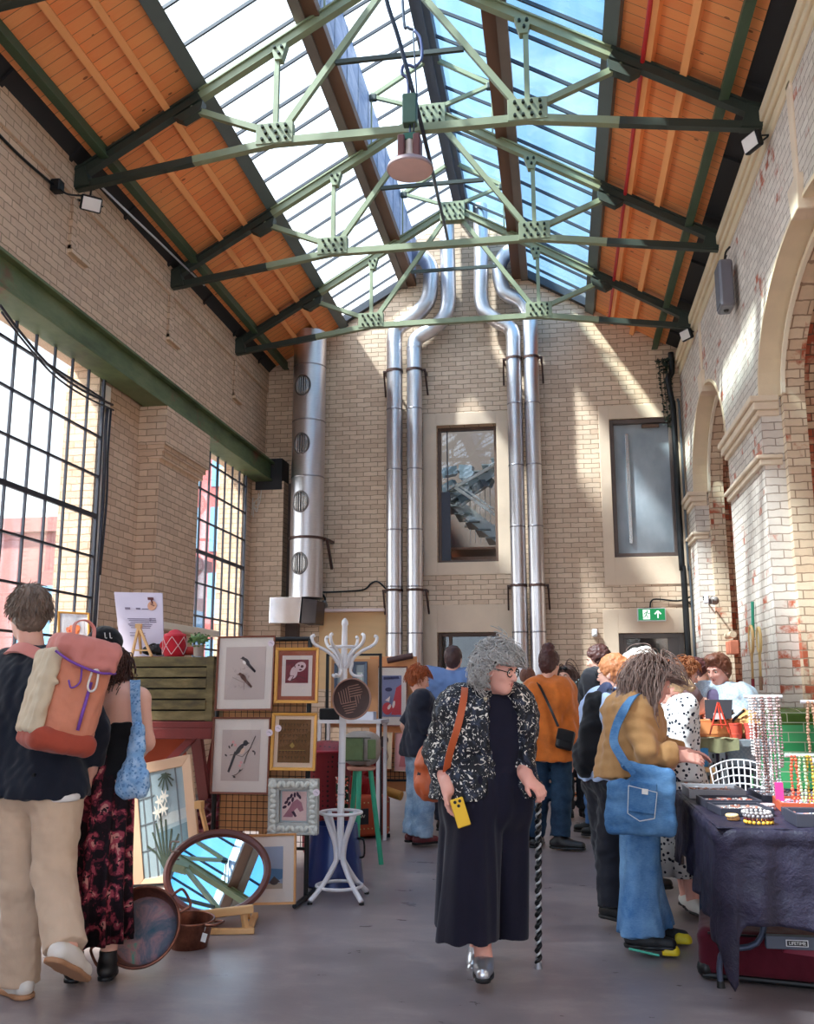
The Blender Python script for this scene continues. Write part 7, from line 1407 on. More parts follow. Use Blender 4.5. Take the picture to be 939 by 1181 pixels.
# ================================================================ right stalls
YN, YF, TX0, TX1, TZ = 4.48, 6.05, .668, 1.62, .755
t_ = thing('folding_table', 'long folding table draped in dark navy cloth, covered in jewellery trays', 'table', ((TX0+TX1)/2, (YN+YF)/2, 0))
m = MB(); m.bx(TX0+.01, TX1, YN+.02, YF, TZ-.045, TZ-.006); m.build('tabletop', mat((200,196,190), .6), t_, bevel=.01)
LG = mat((74,82,104), .4, .4, .1)
for x in (.72, 1.55):
    f0 = V3(x-.03*(1 if x < 1 else -1), 4.86, 0); m = MB(); m.tube(bez([f0, f0+V3(.0,0,.10), f0+V3(.03,-.02,.17), f0+V3(.19*(1 if x < 1 else -1),-.05,.25), f0+V3(.22*(1 if x < 1 else -1),-.08,.70)], 5), .014, 10); m.build('leg', LG, t_, smooth='all'); m = MB(); m.cyl(f0, f0+V3(0,0,.03), .019, .017, 12); m.build('foot', M_BLACKMETAL, t_)
    m = MB(); m.tube(bez([V3(x,5.6,0), V3(x,5.6,.2), V3(x+.02,5.55,.68)],5), .014, 10); m.build('leg', LG, t_, smooth='all')
m = MB(); m.bx(.88, 1.40, 4.74, 4.78, .205, .262); cb = m.build('crossbar', mat((72,78,94), .5), t_, bevel=.004)
m = MB(); m.bx(.965, 1.06, 4.735, 4.742, .220, .248); lp = m.build('name_plate', mat((230,230,234), .5), t_)
m = MB(); m.bx(.969, 1.056, 4.733, 4.737, .223, .245); m.build('name_plate_field', M_INK, lp); text_obj('LIFETIME', .019, 'lettering', mat((240,240,240), .5), lp, (1.0125,4.7318,.234), np.array([[1,0,0],[0,0,-1],[0,1,0]]).T.T if False else np.stack([V3(1,0,0), V3(0,0,1), V3(0,-1,0)],1), .0006)
# cloth
VEL = NT('navy_velvet'); o = VEL.obj(); n1 = VEL.noise(o, 9, 5, .65, .2); VEL = VEL.done(VEL.bsdf(VEL.mix(n1, lin((16,15,28)), lin((50,44,66))), .55, 0, VEL.bump(n1, .6, .03), .3))
t_ = thing('table_cloth', 'dark navy velvet cloth draped over the jewellery table', 'tablecloth', ((TX0+TX1)/2, YN, TZ))
rg = np.random.RandomState(11)
def drop(s, tt):
    """s: position along the hem path round the table, tt: 0 top edge .. 1 hem"""
    pass
m = MB(); nu, nv = 150, 26
# perimeter: up the left side from far to near, round the near-left corner, along the front to the right
per = []; Ls = YF-YN; Lf = TX1-TX0; 
for i in range(nu):
    d = (Ls+Lf)*i/(nu-1)
    if d < Ls-.06: per.append((V3(TX0, YF-d, TZ), V3(-1,0,0), d))
    elif d < Ls+.06: a = (d-Ls+.06)/.12*PI/2; per.append((V3(TX0+.06-.06*math.cos(a), YN+.06-.06*math.sin(a), TZ), V3(-math.cos(a),-math.sin(a),0), d))
    else: per.append((V3(TX0+(d-Ls), YN, TZ), V3(0,-1,0), d))
def hemz(d):
    if d < Ls-.05: k = d/(Ls-.05); return .52-.26*k if k > .25 else .36+.25*abs(k-.1)
    k = (d-Ls)/Lf; return (.20 if k < .05 else .35+.015*math.sin(k*9)) if k > -.02 else .24
vs = []
for i, (p0, n_, d) in enumerate(per):
    hz = hemz(d)
    if abs(d-Ls-.02) < .06: hz -= .11*(1-abs(d-Ls-.02)/.06)
    for j in range(nv):
        k = j/(nv-1); z = TZ-(TZ-hz)*k; amp = .004+.024*k; w_ = math.sin(d*23+.8*math.sin(d*7))+.5*math.sin(d*47+k*3)+.35*math.sin(d*13-k*5+z*18); out = .010+amp*(w_*.5+.55)+.012*math.sin(math.pi*min(1,k*6))
        vs.append(p0+n_*out+V3(0,0,z-TZ)+V3(0,0,.004*(1-k)))
fs = [(i*nv+j, (i+1)*nv+j, (i+1)*nv+j+1, i*nv+j+1) for i in range(nu-1) for j in range(nv-1)]; m.add(vs, fs); o = m.build('drape', VEL, t_, smooth='all'); md = o.modifiers.new('thick', 'SOLIDIFY'); md.thickness = .004
m = MB(); m.grid(lambda u, v: V3(TX0-.012+(TX1-TX0+.012)*u, YN-.012+(YF-YN+.012)*v, TZ+.004+.003*math.sin(u*31+v*9)*math.sin(v*23)), 40, 60); o = m.build('top_cloth', VEL, t_, smooth='all'); md = o.modifiers.new('thick', 'SOLIDIFY'); md.thickness = .004; md.offset = 0
# maroon suitcase under the table
t_ = thing('maroon_suitcase', 'maroon fabric suitcase lying flat under the jewellery table', 'suitcase', (1.25,5.0,0)); A = rz(-.16); MA = fabric((78,12,30), var=.14); c = V3(1.24,5.12,.125)
sdf_obj('body', [rbox(c, (.60,.26,.105), A, .04)], .009, MA, t_, wr=(.003,18,2)); m = MB(); L = lambda x, y, z: c+A@V3(x,y,z); strip(m, bez([L(-.22,-.262,.05), L(-.2,-.285,.052), L(-.05,-.295,.045), L(.0,-.285,.04), L(.02,-.262,.038)], 5), .035, .008, UP); m.build('handle', mat((128,24,54), .6), t_, smooth=True)
m = MB(); m.tube([L(-.58,-.25,-.10), L(0,-.262,-.105), L(.58,-.25,-.10)], .014, 8); m.tube([L(-.55,-.258,.09), L(.55,-.258,.09)], .006, 6); m.build('piping', M_BLACKMETAL, t_); m = MB(); [MB().sphere(L(x,-.22,-.075), (.04,.05,.045), 10, 6).build('corner_guard', M_BLACKMETAL, t_, smooth='all') for x in (-.57,.57)]
# trays with jewellery
def tray(label, x0, x1, y0, y1, h, c_out, c_in, n, pal, seed, z0=TZ+.007, rot=0., group='jewellery trays', sz=.009, lab2='pieces'):
    cx, cy = (x0+x1)/2, (y0+y1)/2; t_ = thing('display_tray', label, 'tray', (cx,cy,z0), group); A = rz(rot); hx, hy = (x1-x0)/2, (y1-y0)/2; L = lambda x,y,z: V3(cx,cy,z0)+A@V3(x,y,z)
    m = MB(); [m.box(L(x,y,h/2), (a,b,h/2), A) for x,y,a,b in ((0,-hy+.006,hx,.006),(0,hy-.006,hx,.006),(-hx+.006,0,.006,hy-.012),(hx-.006,0,.006,hy-.012))]; m.box(L(0,0,.004), (hx-.012,hy-.012,.004), A); m.build('tray_wall', c_out, t_, bevel=.002)
    m = MB(); m.box(L(0,0,h*.35), (hx-.013,hy-.013,h*.28), A); m.build('lining', c_in, t_); rg = np.random.RandomState(seed)
    for ci, cc in enumerate(pal):
        m = MB()
        for k in range(n):
            p = L(rg.uniform(-hx+.025,hx-.025), rg.uniform(-hy+.025,hy-.025), h*.66); r = sz*(.6+.7*rg.rand())
            if rg.rand() < .5: m.sphere(p, (r,r*.8,r*.6), 7, 5)
            else: m.tube([p+V3(math.cos(a)*r*1.3, math.sin(a)*r*1.3, r*.2) for a in np.linspace(0,2*PI,9)[:-1]], r*.3, 5, closed=True)
        o = m.build('jewellery', mat(cc, .25, .5 if ci != 1 else 0, .2, 80), t_, smooth='all'); o['kind'] = 'stuff'
GREYT = mat((52,52,64), .5, 0, .1); LIN = mat((70,64,76), .8); 
tray('black tray of small silver jewellery at the near right corner of the table', 1.00, 1.60, 4.52, 4.76, .055, GREYT, mat((90,86,104), .8), 46, [(206,206,214),(196,128,120),(214,190,140)], 1)
tray('black tray of brooches nearest the tan coat, at the left table edge', .72, .97, 4.86, 5.12, .035, GREYT, mat((120,110,112), .8), 26, [(196,190,186),(150,96,80)], 2, rot=.1)
tray('narrow tray of rings on amber velvet beside the near right tray', 1.03, 1.40, 4.80, 4.96, .035, GREYT, mat((206,150,76), .8), 24, [(222,196,140),(206,170,120)], 3)
tray('black tray of coral pieces, second back along the left table edge', .70, .98, 5.16, 5.40, .04, GREYT, mat((110,74,76), .8), 26, [(206,110,90),(190,180,176)], 4, rot=.06)
tray('orange-rimmed tray of silver beads in the middle of the table', 1.06, 1.50, 5.02, 5.34, .045, mat((190,84,54), .5), mat((176,170,186), .8), 60, [(214,214,224),(226,120,140)], 5, rot=-.08)
tray('grey flat tray at the far left corner of the jewellery table', .68, .98, 5.56, 5.90, .05, mat((150,148,152), .5), mat((120,114,118), .8), 24, [(190,140,120),(180,176,180)], 6)
tray('dark tray of tangled chains at the far right of the jewellery table', 1.05, 1.55, 5.50, 5.90, .03, GREYT, mat((104,100,110), .8), 70, [(206,200,204),(150,120,116)], 7)
def bangle(label, x, y, n, r, c_, seed): 
    t_ = thing('bead_bracelets', label, 'bracelet', (x,y,TZ+.008)); rg = np.random.RandomState(seed)
    for k in range(n):
        m = MB(); ox, oy = rg.uniform(-.012,.012,2); [m.sphere((x+ox+math.cos(a)*r, y+oy+math.sin(a)*r, TZ+.016+k*.013), .0085, 7, 5) for a in np.linspace(0,2*PI,19)[:-1]]; m.build('bead_strand', mat(c_[k%len(c_)], .2, 0, .25, 60), t_, smooth='all')
bangle('stack of grey, amber and garnet bead bracelets on the near left corner of the cloth', .86, 4.62, 4, .058, [(226,170,60),(92,34,40),(140,132,136),(168,160,160)], 2); bangle('small pile of amber beads left of the bracelet stack', .765, 4.70, 2, .022, [(222,160,96),(236,196,140)], 3); bangle('pearl bracelets lying right of the brooch tray', 1.01, 5.12, 2, .03, [(206,200,204),(176,150,150)], 5)
# necklace stand: white strands
def necklace(m, x, y, z0, L, wv, r, rg, loop=.02):
    n = max(6, int(L/.016)); 
    for e in (-1, 1):
        for k in range(n): m.sphere((x+e*loop*(.5+.5*math.sin(PI*k/n))+rg.uniform(-.002,.002), y+rg.uniform(-.004,.004), z0-L*k/n), r*(.75+.5*rg.rand()), 6, 4)
    for k in range(5): a = PI*k/4; m.sphere((x+math.cos(a)*loop*.6, y, z0-L-math.sin(a)*.02), r, 6, 4)
def neck_stand(nm, lab, x0, x1, y, ztop, n, lens, pal, seed, glab, zb=TZ+.008, r=.0062):
    t_ = thing(nm, lab, 'necklace stand', ((x0+x1)/2, y, zb)); m = MB(); m.tube([(x0-.02,y,ztop+.012),(x1+.02,y,ztop+.012)], .010, 10); m.build('crossbar', M_WHITEP, t_, smooth=True); m = MB(); m.tube([((x0+x1)/2,y+.03,zb),((x0+x1)/2,y+.03,ztop+.012)], .011, 10); m.build('post', M_WHITEP, t_, smooth=True); m = MB(); m.lathe([(.07,0),(.07,.012),(.015,.02)], ((x0+x1)/2,y+.03,zb), 18); m.build('base', M_WHITEP, t_)
    rg = np.random.RandomState(seed); nms = ['white','grey','rose','pearl','lilac','cream','silver','speckled','ivory','smoky'] 
    for i in range(n):
        x = x0+(x1-x0)*(i+.5)/n; c_ = pal[i%len(pal)]; m = MB(); necklace(m, x, y-.012-.006*(i%2), ztop+.008, lens[i%len(lens)], .003, r, rg, (x1-x0)/n*.42)
        tag(m.build('bead_necklace', mat(c_[0], .3, 0, .2, 60), org=(x,y-.012,ztop), smooth='all'), glab % c_[1], 'necklace', nm.replace('_',' ')+' strands '+lab.split()[0])
WP = [((240,232,226),'white'),((206,176,170),'rose pink'),((226,222,220),'pale grey'),((150,110,104),'brown'),((244,240,236),'ivory'),((196,160,160),'dusky rose'),((232,226,226),'pearl'),((176,146,140),'mauve')]
xa = atY(866,860,5.75)[0]; xb = atY(902,860,5.75)[0]; zt = atY(880,806,5.75)[2]
neck_stand('necklace_stand', 'tall stand hung with white and rose bead necklaces in front of the green tiles', xa, xb, 5.75, zt, 8, [.30,.42,.55,.60,.66,.62,.58,.36], WP, 3, '%s bead necklace hanging on the tall stand by the green tiles', r=.0075)
GPAL = [((222,96,66),'coral'),((180,196,150),'pale green'),((204,162,62),'gold'),((96,150,72),'leaf green'),((190,140,60),'amber'),((170,182,130),'olive'),((214,184,100),'straw')]
xa = atY(912,900,5.2)[0]; xb = xa+.26; zt = atY(920,874,5.2)[2]; neck_stand('necklace_stand', 'low stand of green, gold and coral necklaces at the right edge', xa, xb, 5.2, zt, 7, [.24,.2,.22,.21,.23,.22,.2], GPAL, 5, '%s bead necklace on the low stand at the right edge', r=.0085)
xa = atY(931,850,5.5)[0]; zt = atY(935,812,5.5)[2]; neck_stand('necklace_stand', 'stand of brown and pearl necklaces cut off by the right edge', xa, xa+.2, 5.5, zt, 4, [.34,.36,.3,.36], [((206,160,130),'tan'),((236,226,214),'cream'),((150,96,72),'chestnut'),((222,206,190),'shell')], 8, '%s bead necklace on the stand cut off by the right edge', r=.009)
m = MB(); m.box(atY(899,913,5.2), (.018,.012,.045)); tag(m.build('pink_card', mat((232,60,140), .5), org=atY(899,920,5.2)), 'bright pink card standing between the necklace stands', 'card')
# wire chair
Y = 6.75; t_ = thing('wire_chair', 'white wire mesh chair behind the jewellery table', 'chair', (atY(856,900,Y)[0],Y,0)); xc = atY(857,900,Y)[0]; zt, zl = atY(857,878,Y)[2], .42; m = MB()
def back(u, v):     # u -1..1, v 0..1 
    w_ = .14+.055*v; return V3(xc+w_*u*1.0, Y+.14*(1-u*u)*.55+.06*v, zl+(zt-zl)*v-.05*v*u*u*1.0)
for i in range(11): u = -1+2*i/10; m.tube([back(u, j/8) for j in range(9)], .0052, 5)
for j in range(10): m.tube([back(-1+2*i/16, j/9) for i in range(17)], .0052, 5)
m.build('backrest', M_WHITEP, t_); m = MB()
for i in range(10): y = Y-.32+.38*i/9; m.tube([(xc-.19,y,zl),(xc,y,zl-.02),(xc+.19,y,zl)], .005, 5)
for i in range(9): x = xc-.19+.38*i/8; m.tube([(x,Y-.32,zl),(x,Y+.06,zl-.01)], .005, 5)
m.build('seat', M_WHITEP, t_)
for sx_, sy in ((-.17,-.28),(.17,-.28),(-.15,.05),(.15,.05)): m = MB(); m.tube([(xc+sx_,Y+sy,zl),(xc+sx_*1.15,Y+sy*1.1,0)], .007, 8); m.build('leg', M_WHITEP, t_)
# grey metal workbench with things on it
Y = 7.15; zt = atY(840,853,Y)[2]; xa, xb = atY(806,853,Y)[0], atY(876,853,Y)[0]+.1; GM = mat((150,158,164), .4, .4, .15); t_ = thing('metal_workbench', 'grey slotted-metal workbench with an olive cloth behind the wire chair', 'workbench', ((xa+xb)/2,Y+.2,0))
m = MB(); m.bx(xa, xb, Y, Y+.5, zt-.05, zt); m.build('benchtop', GM, t_, bevel=.004)
for x in (xa+.06, xa+.16, xb-.05):
    for y in (Y+.03, Y+.46):
        m = MB(); m.bx(x-.02, x+.02, y-.003, y+.003, 0, zt-.05); m.bx(x-.02, x-.014, y, y+.04, 0, zt-.05); lg = m.build('leg', GM, t_); m = MB(); [m.bx(x-.006, x+.006, y-.005, y-.002, z, z+.03) for z in np.arange(.06, zt-.1, .06)]; m.build('slots', M_BLACKMETAL, lg)
m = MB(); m.bx(xa, xb, Y+.02, Y+.48, .40, .42); m.build('shelf', GM, t_); m = MB(); m.grid(lambda u, v: V3(xa-.03+(.30)*u, Y-.02+.5*v, zt+.006+.004*math.sin(u*20+v*11)), 16, 20); m.grid(lambda u, v: V3(xa-.03+.30*u, Y-.02-.01*math.sin(u*14), zt+.006-v*(.10-.05*abs(u-.5))), 16, 8); t2 = thing('bench_cloth', 'olive green cloth over the left end of the metal workbench', 'cloth', (xa+.1,Y,zt)); m.build('cloth', fabric((128,124,92), var=.2), t2, smooth='all')
c = atY(824,838,Y+.2); m = MB(); m.bx(c[0]-.14, c[0]+.13, Y+.2, Y+.36, zt+.008, zt+.13); t2 = thing('wooden_box', 'open orange wooden box on the metal workbench', 'box', (c[0],Y+.28,zt+.008)); m.build('box_body', mat((214,132,78), .5, 0, .15, 6), t2, bevel=.004); m = MB(); m.bx(c[0]-.12, c[0]+.11, Y+.195, Y+.2, zt+.03, zt+.11); m.build('front_panel', mat((232,150,92), .5, 0, .1), t2)
t2 = thing('display_easel', 'red wire easel holding a dark slate on the metal workbench', 'easel', atY(829,848,Y+.08)); Ye = Y+.08
for p0, p1 in (((828,810),(819,847)),((829,810),(841,845)),((828,812),(833,840))): m = MB(); m.tube([atY(*p0,Ye), atY(*p1,Ye-.02)], .006, 8); m.build('leg', mat((204,64,44), .4), t2)
m = MB(); m.tube([atY(822,836,Ye-.02), atY(838,836,Ye-.02)], .005, 8); m.build('crossbar', mat((204,64,44), .4), t2)
t2 = thing('slate_board', 'dark slate board behind the red wire easel', 'board', atY(829,830,Ye+.05)); q = [atY(*p_, Ye+.05) for p_ in ((813,807),(845,807),(844,829),(814,829))]; m = MB(); m.prism(q, (0,.012,0)); m.build('slate', mat((66,64,70), .7), t2); m = MB(); m.box(atY(829,826,Ye+.045), (.035,.002,.022)); m.build('price_card', mat((230,206,200), .7), t2)
def cup(label, px_, py0, py1, Yc, c_, r, nm='beaker'):
    c = atY(px_, py0, Yc); h = atY(px_, py1, Yc)[2]-c[2]; t2 = thing(nm, label, 'beaker', c); m = MB(); m.lathe([(r*.86,0),(r*.92,.006),(r,h),(r*1.05,h),(r*1.05,h-.01),(r*.93,h-.008),(r*.8,.02),(.001,.02)], c, 24); m.build('body', mat(c_, .4, 0, .1), t2, smooth=True); [MB().lathe([(r*.95,z),(r*1.0,z+.006),(r*.96,z+.012)], c, 24, closed_ends=False).build('moulded_ring', mat(c_, .4, 0, .1), t2, smooth=True) for z in (h*.25,h*.75)]; return t2
cup('left red plastic beaker on the metal workbench', 849, 852, 834, Y+.10, (214,84,66), .046); cup('right red plastic beaker beside the white necklaces', 867, 852, 834, Y+.10, (220,90,78), .046)
t2 = thing('side_stand', 'low wooden stand carrying the blue beaker left of the workbench legs', 'stand', (atY(806,890,7.1)[0],7.1,0)); c = atY(807,884,7.1); m = MB(); m.bx(c[0]-.09, c[0]+.09, 7.0, 7.25, c[2]-.03, c[2]); m.build('top', M_PINE, t2); [MB().bx(c[0]+dx-.012, c[0]+dx+.012, y-.012, y+.012, 0, c[2]-.03).build('leg', M_PINE, t2) for dx in (-.07,.07) for y in (7.03,7.22)]
cup('blue plastic beaker on the low wooden stand', 811, 884, 863, 7.08, (56,142,200), .042); t2 = cup('small orange beaker beside the blue one on the low stand', 800, 884, 868, 7.12, (232,150,60), .03)
t2 = thing('straw_bag', 'tan bag slumped behind the red beakers on the workbench', 'bag', atY(856,838,Y+.3)); c = atY(858,838,Y+.28); sdf_obj('bag_body', [ell(c+V3(0,0,-.02), (.13,.09,.09), k=.05), ell(c+V3(.04,.02,.05), (.08,.06,.07), k=.05)], .009, fabric((196,146,92), var=.25), t2, wr=(.012,34,2)); m = MB(); m.tube(bez([c+V3(-.13,-.05,-.06), c+V3(-.09,-.07,.04), c+V3(.0,-.06,.12)], 6), .010, 8); m.build('dark_strap', M_BLACKMETAL, t2, smooth='all')
# tennis rackets on the pier
def racket(label, px_, top, bot, Yr, wood, tip):
    X = XR-.06; a = atX(px_, top, X); b = atX(px_+3, bot, X); L = np.linalg.norm(a-b); t2 = thing('tennis_racket', label, 'racket', b, 'old tennis rackets'); d = norm(a-b); s_ = norm(np.cross(d, V3(1,0,0))); c = a-d*L*.20
    ov = [c+d*L*.20*math.sin(t)+s_*L*.135*math.cos(t) for t in np.linspace(0,2*PI,33)[:-1]]; m = MB(); m.tube(ov, .015, 8, closed=True); m.tube(bez([c-d*L*.16-s_*L*.07, c-d*L*.28-s_*.015, c-d*L*.36], 4), .009, 8); m.tube(bez([c-d*L*.16+s_*L*.07, c-d*L*.28+s_*.015, c-d*L*.36], 4), .009, 8); m.tube([c-d*L*.34, c-d*L*.60], .013, 8); m.build('frame', wood, t2, smooth='all')
    m = MB()
    for k in range(-4, 5): x = k*L*.027; h = L*.19*math.sqrt(max(0, 1-(x/(L*.135))**2)); m.tube([c+s_*x-d*h, c+s_*x+d*h], .0012, 4)
    for k in range(-5, 6): y = k*L*.033; h = L*.13*math.sqrt(max(0, 1-(y/(L*.20))**2)); m.tube([c+d*y-s_*h, c+d*y+s_*h], .0012, 4)
    m.build('strings', mat((226,220,200), .5), t2); m = MB(); m.tube([c-d*L*.58, b], .017, 10); m.build('grip', tip, t2, smooth=True)
racket('tennis racket with a dark red grip hanging on the white pier', 866, 722, 800, 10, mat((190,150,96), .4, 0, .15), mat((128,30,40), .5)); racket('right tennis racket of the pair hanging on the white pier', 875, 724, 796, 10, mat((206,170,110), .4, 0, .15), mat((150,110,84), .5))
X = XR-.03; m = MB(); m.tube([atX(868,694,X), atX(869,735,X)], .016, 8); tag(m.build('green_umbrella', mat((40,130,104), .5), smooth=True, org=atX(869,735,X)), 'thin green furled umbrella hanging above the tennis rackets', 'umbrella')
X = XR+.35; c = atX(845,747,X-.05); m = MB(); m.cbox(c, (.06,.16,.09), None, .01); t2 = thing('wall_box', 'terracotta painted junction box inside the far arch', 'junction box', c); m.build('box_body', mat((206,122,92), .6, 0, .15, 10), t2, bevel=.005); m = MB(); m.box(c+V3(-.061,0,0), (.003,.13,.07)); m.build('cover', mat((196,112,84), .6), t2); m = MB(); m.tube([c+V3(0,-.12,.17), c+V3(0,.35,.17)], .045, 10); tag(m.build('wall_pipe', mat((206,180,150), .6, 0, .2), smooth=True, org=c+V3(0,0,.17)), 'cream painted pipe running above the terracotta junction box', 'pipe')
# bits on the right wall: cctv, speaker, floodlights
c = atX(822,692,XR+.10); t2 = thing('security_camera', 'small white security camera on the jamb of the far arch', 'camera', c); m = MB(); m.cbox(c+V3(-.1,-.10,0), (.03,.05,.055), None, .008); m.build('white_housing', M_WHITEP, t2, bevel=.004); m = MB(); m.box(c+V3(-.132,-.10,.03), (.003,.04,.012)); m.box(c+V3(-.132,-.10,-.0), (.003,.04,.006)); m.build('dark_band', M_BLACKMETAL, t2); m = MB(); m.sphere(c+V3(.02,-.03,-.01), .06, 14, 10); m.cyl(c+V3(.02,-.03,-.01), c+V3(-.05,-.10,-.03), .04, .04, 14); m.tube(bez([c+V3(.0,.0,.05), c+V3(0,.2,.03), c+V3(.02,.5,-.05)], 5), .012, 6); m.build('lamp_dome', mat((150,140,134), .4, .3), t2, smooth=True)
# ================================================================ pipes, lamps and fittings
t = NT('stainless_flue'); o = t.obj(); n1 = t.noise(t.mapv(o, (3,3,40)), 3, 3); STEEL = t.done(t.bsdf(t.mix(n1, lin((196,192,196)), lin((224,220,222))), t.math('MULTIPLY_ADD', n1, .12, .30), 1.0)); STEELR = mat((150,146,150), .3, .9, .1)
M_BRK = mat((74,50,44), .5, .3, .2)
def flue(label, pts, r, joints, zs_br, side, bx_=None):
    t_ = thing('flue_pipe', label, 'flue pipe', (pts[0][0], pts[0][1], 0), 'stainless flue pipes'); m = MB(); m.tube(bez(pts, 8), r, 20); m.build('pipe', STEEL, t_, smooth=True)
    for z in joints: m = MB(); x, y = pts[0][0], pts[0][1]; m.lathe([(r+.001,-.012),(r+.005,-.006),(r+.005,.006),(r+.001,.012)], (x,y,z), 20); m.build('joint_band', STEELR, t_, smooth=True)
    for z in zs_br:
        m = MB(); x, y = pts[0][0], pts[0][1]; m.lathe([(r+.002,-.02),(r+.010,-.02),(r+.010,.02),(r+.002,.02)], (x,y,z), 20)
        for e in (side if isinstance(side, tuple) else (side,)): m.bar((x+e*(r+.04),y-.02,z),(x+e*(r+.04),E_Y,z),.03,.03); m.bar((x+e*(r+.045),y-.0,z-.0),(x+e*(r+.06),E_Y-.01,z-.34),.025,.03); m.bar((x+e*r*.9,y,z),(x+e*(r+.06),y,z),.03,.03)
        m.build('bracket', M_BRK, t_)
    return t_
yp = E_Y-.26
X1, X2, X3, X4 = [atY(p_, 600, yp)[0] for p_ in (455, 478.5, 597, 617.5)]; zb = lambda py_: atY(520, py_, yp)[2]
J = [zb(v) for v in (470, 540, 610, 676, 730)]
xq = lambda px_, py_: atY(px_, py_, yp)[0]
flue('outer left flue pipe, kinking right under the roof', [(X1,yp,0),(X1,yp,2),(X1,yp,zb(430)),(X1,yp,zb(388)),(X1+.06,yp,zb(374)),(xq(478,362),yp,zb(362)),(xq(493,350),yp,zb(346)),(xq(497,330),yp,zb(325)),(xq(496,310),yp,zb(306)),(xq(487,300),yp,zb(294)),(xq(476,298),yp+.1,zb(290))], .128, J, [zb(425), zb(680)], -1)
flue('inner left flue pipe running straight up through the lantern', [(X2,yp,0),(X2,yp,2),(X2,yp,zb(430)),(X2,yp,zb(400)),(X2+.05,yp,zb(388)),(xq(498,380),yp,zb(378)),(xq(512,370),yp,zb(366)),(xq(517,350),yp,zb(348)),(xq(517,320),yp,zb(320)),(xq(516,290),yp,zb(285)),(xq(515,260),yp,zb(240))], .122, J, [zb(425), zb(680)], 1)
flue('inner right flue pipe running straight up through the lantern', [(X3,yp,0),(X3,yp,2),(X3,yp,zb(430)),(X3,yp,zb(394)),(X3-.06,yp,zb(382)),(xq(575,372),yp,zb(374)),(xq(560,362),yp,zb(362)),(xq(555,345),yp,zb(345)),(xq(555,320),yp,zb(318)),(xq(555,290),yp,zb(285)),(xq(554,260),yp,zb(240))], .118, J, [zb(418), zb(677)], -1)
flue('outer right flue pipe, kinking left under the roof', [(X4,yp,0),(X4,yp,2),(X4,yp,zb(430)),(X4,yp,zb(376)),(X4-.05,yp,zb(362)),(xq(600,354),yp,zb(352)),(xq(583,345),yp,zb(342)),(xq(577,325),yp,zb(325)),(xq(577,308),yp,zb(308)),(xq(586,296),yp,zb(296)),(xq(597,293),yp+.1,zb(293))], .118, J, [zb(418), zb(677)], 1)
# big ventilation duct
yd = E_Y-.42; ra = .26; xd = atY(355, 560, yd)[0]; zd = lambda py_: atY(350, py_, yd)[2]; t_ = thing('ventilation_duct', 'wide stainless duct with four round grilles in the left corner', 'duct', (xd, yd, 0)); DST = STEEL
m = MB(); m.cyl((xd,yd,zd(690)),(xd,yd,7.0),ra,ra,36); m.build('duct_tube', DST, t_, smooth=True)
for v in (425, 488, 552, 622): m = MB(); z = zd(v); m.lathe([(ra+.001,-.012),(ra+.006,-.006),(ra+.006,.006),(ra+.001,.012)], (xd,yd,z), 36); m.build('joint_band', STEELR, t_, smooth=True)
m = MB(); z = zd(622); m.lathe([(ra+.004,-.02),(ra+.02,-.02),(ra+.02,.02),(ra+.004,.02)], (xd,yd,z), 36); m.bar((xd+ra+.02,yd,z),(xd+ra+.06,E_Y,z),.04,.04); m.bar((xd+ra+.05,yd+.05,z),(xd+ra+.05,E_Y-.02,z-.42),.04,.04); m.build('bracket', M_BRK, t_)
for v in (450, 516, 582, 652):
    z = zd(v); g = MB(); a0 = math.radians(-100)
    def cyl_pt(u, w_, off): a = a0+u/ra; return V3(xd+(ra+off)*math.cos(a), yd+(ra+off)*math.sin(a), z+w_)
    N = 40; Rg = .155; vs = []
    g.tube([cyl_pt(Rg*.82*math.cos(t), Rg*1.05*math.sin(t), .012) for t in np.linspace(0,2*PI,N+1)[:-1]], .012, 8, closed=True); gr = g.build('grille_ring', mat((120,114,112), .3, .8), t_, smooth='all'); g = MB()
    for k in range(-4, 5): u = k*Rg*.17; h = Rg*.95*math.sqrt(max(0, 1-(u/(Rg*.82))**2)); g.tube([cyl_pt(u+.012*math.sin(k), -h+2*h*i/6, .012) for i in range(7)], .0075, 6)
    g.build('grille_bars', mat((206,200,196), .25, .9), gr, smooth='all'); g = MB(); g.grid(lambda u, w_: cyl_pt(Rg*.78*(2*u-1)*math.sqrt(max(0,1-(2*w_-1)**2)), Rg*1.0*(2*w_-1), .003), 10, 12); g.build('grille_void', mat((92,88,88), .4, .6), gr)
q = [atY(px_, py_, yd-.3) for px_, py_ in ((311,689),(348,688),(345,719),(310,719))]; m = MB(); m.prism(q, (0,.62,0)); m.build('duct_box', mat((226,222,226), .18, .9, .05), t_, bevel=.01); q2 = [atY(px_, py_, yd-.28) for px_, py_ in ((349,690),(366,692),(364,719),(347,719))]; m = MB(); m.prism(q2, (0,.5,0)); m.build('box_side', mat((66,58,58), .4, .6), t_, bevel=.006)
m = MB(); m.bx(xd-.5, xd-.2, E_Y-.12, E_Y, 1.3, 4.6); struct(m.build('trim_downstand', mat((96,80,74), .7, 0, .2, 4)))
m = MB(); c = atY(315, 640, E_Y-.2); [m.bx(c[0]-.12+.05*i, c[0]+.16, E_Y-.3, E_Y-.02, 1.5, c[2]+.2+.16*i) for i in range(4)]; struct(m.build('trim_stepped_chase', mat((88,70,64), .7, 0, .25, 4)))
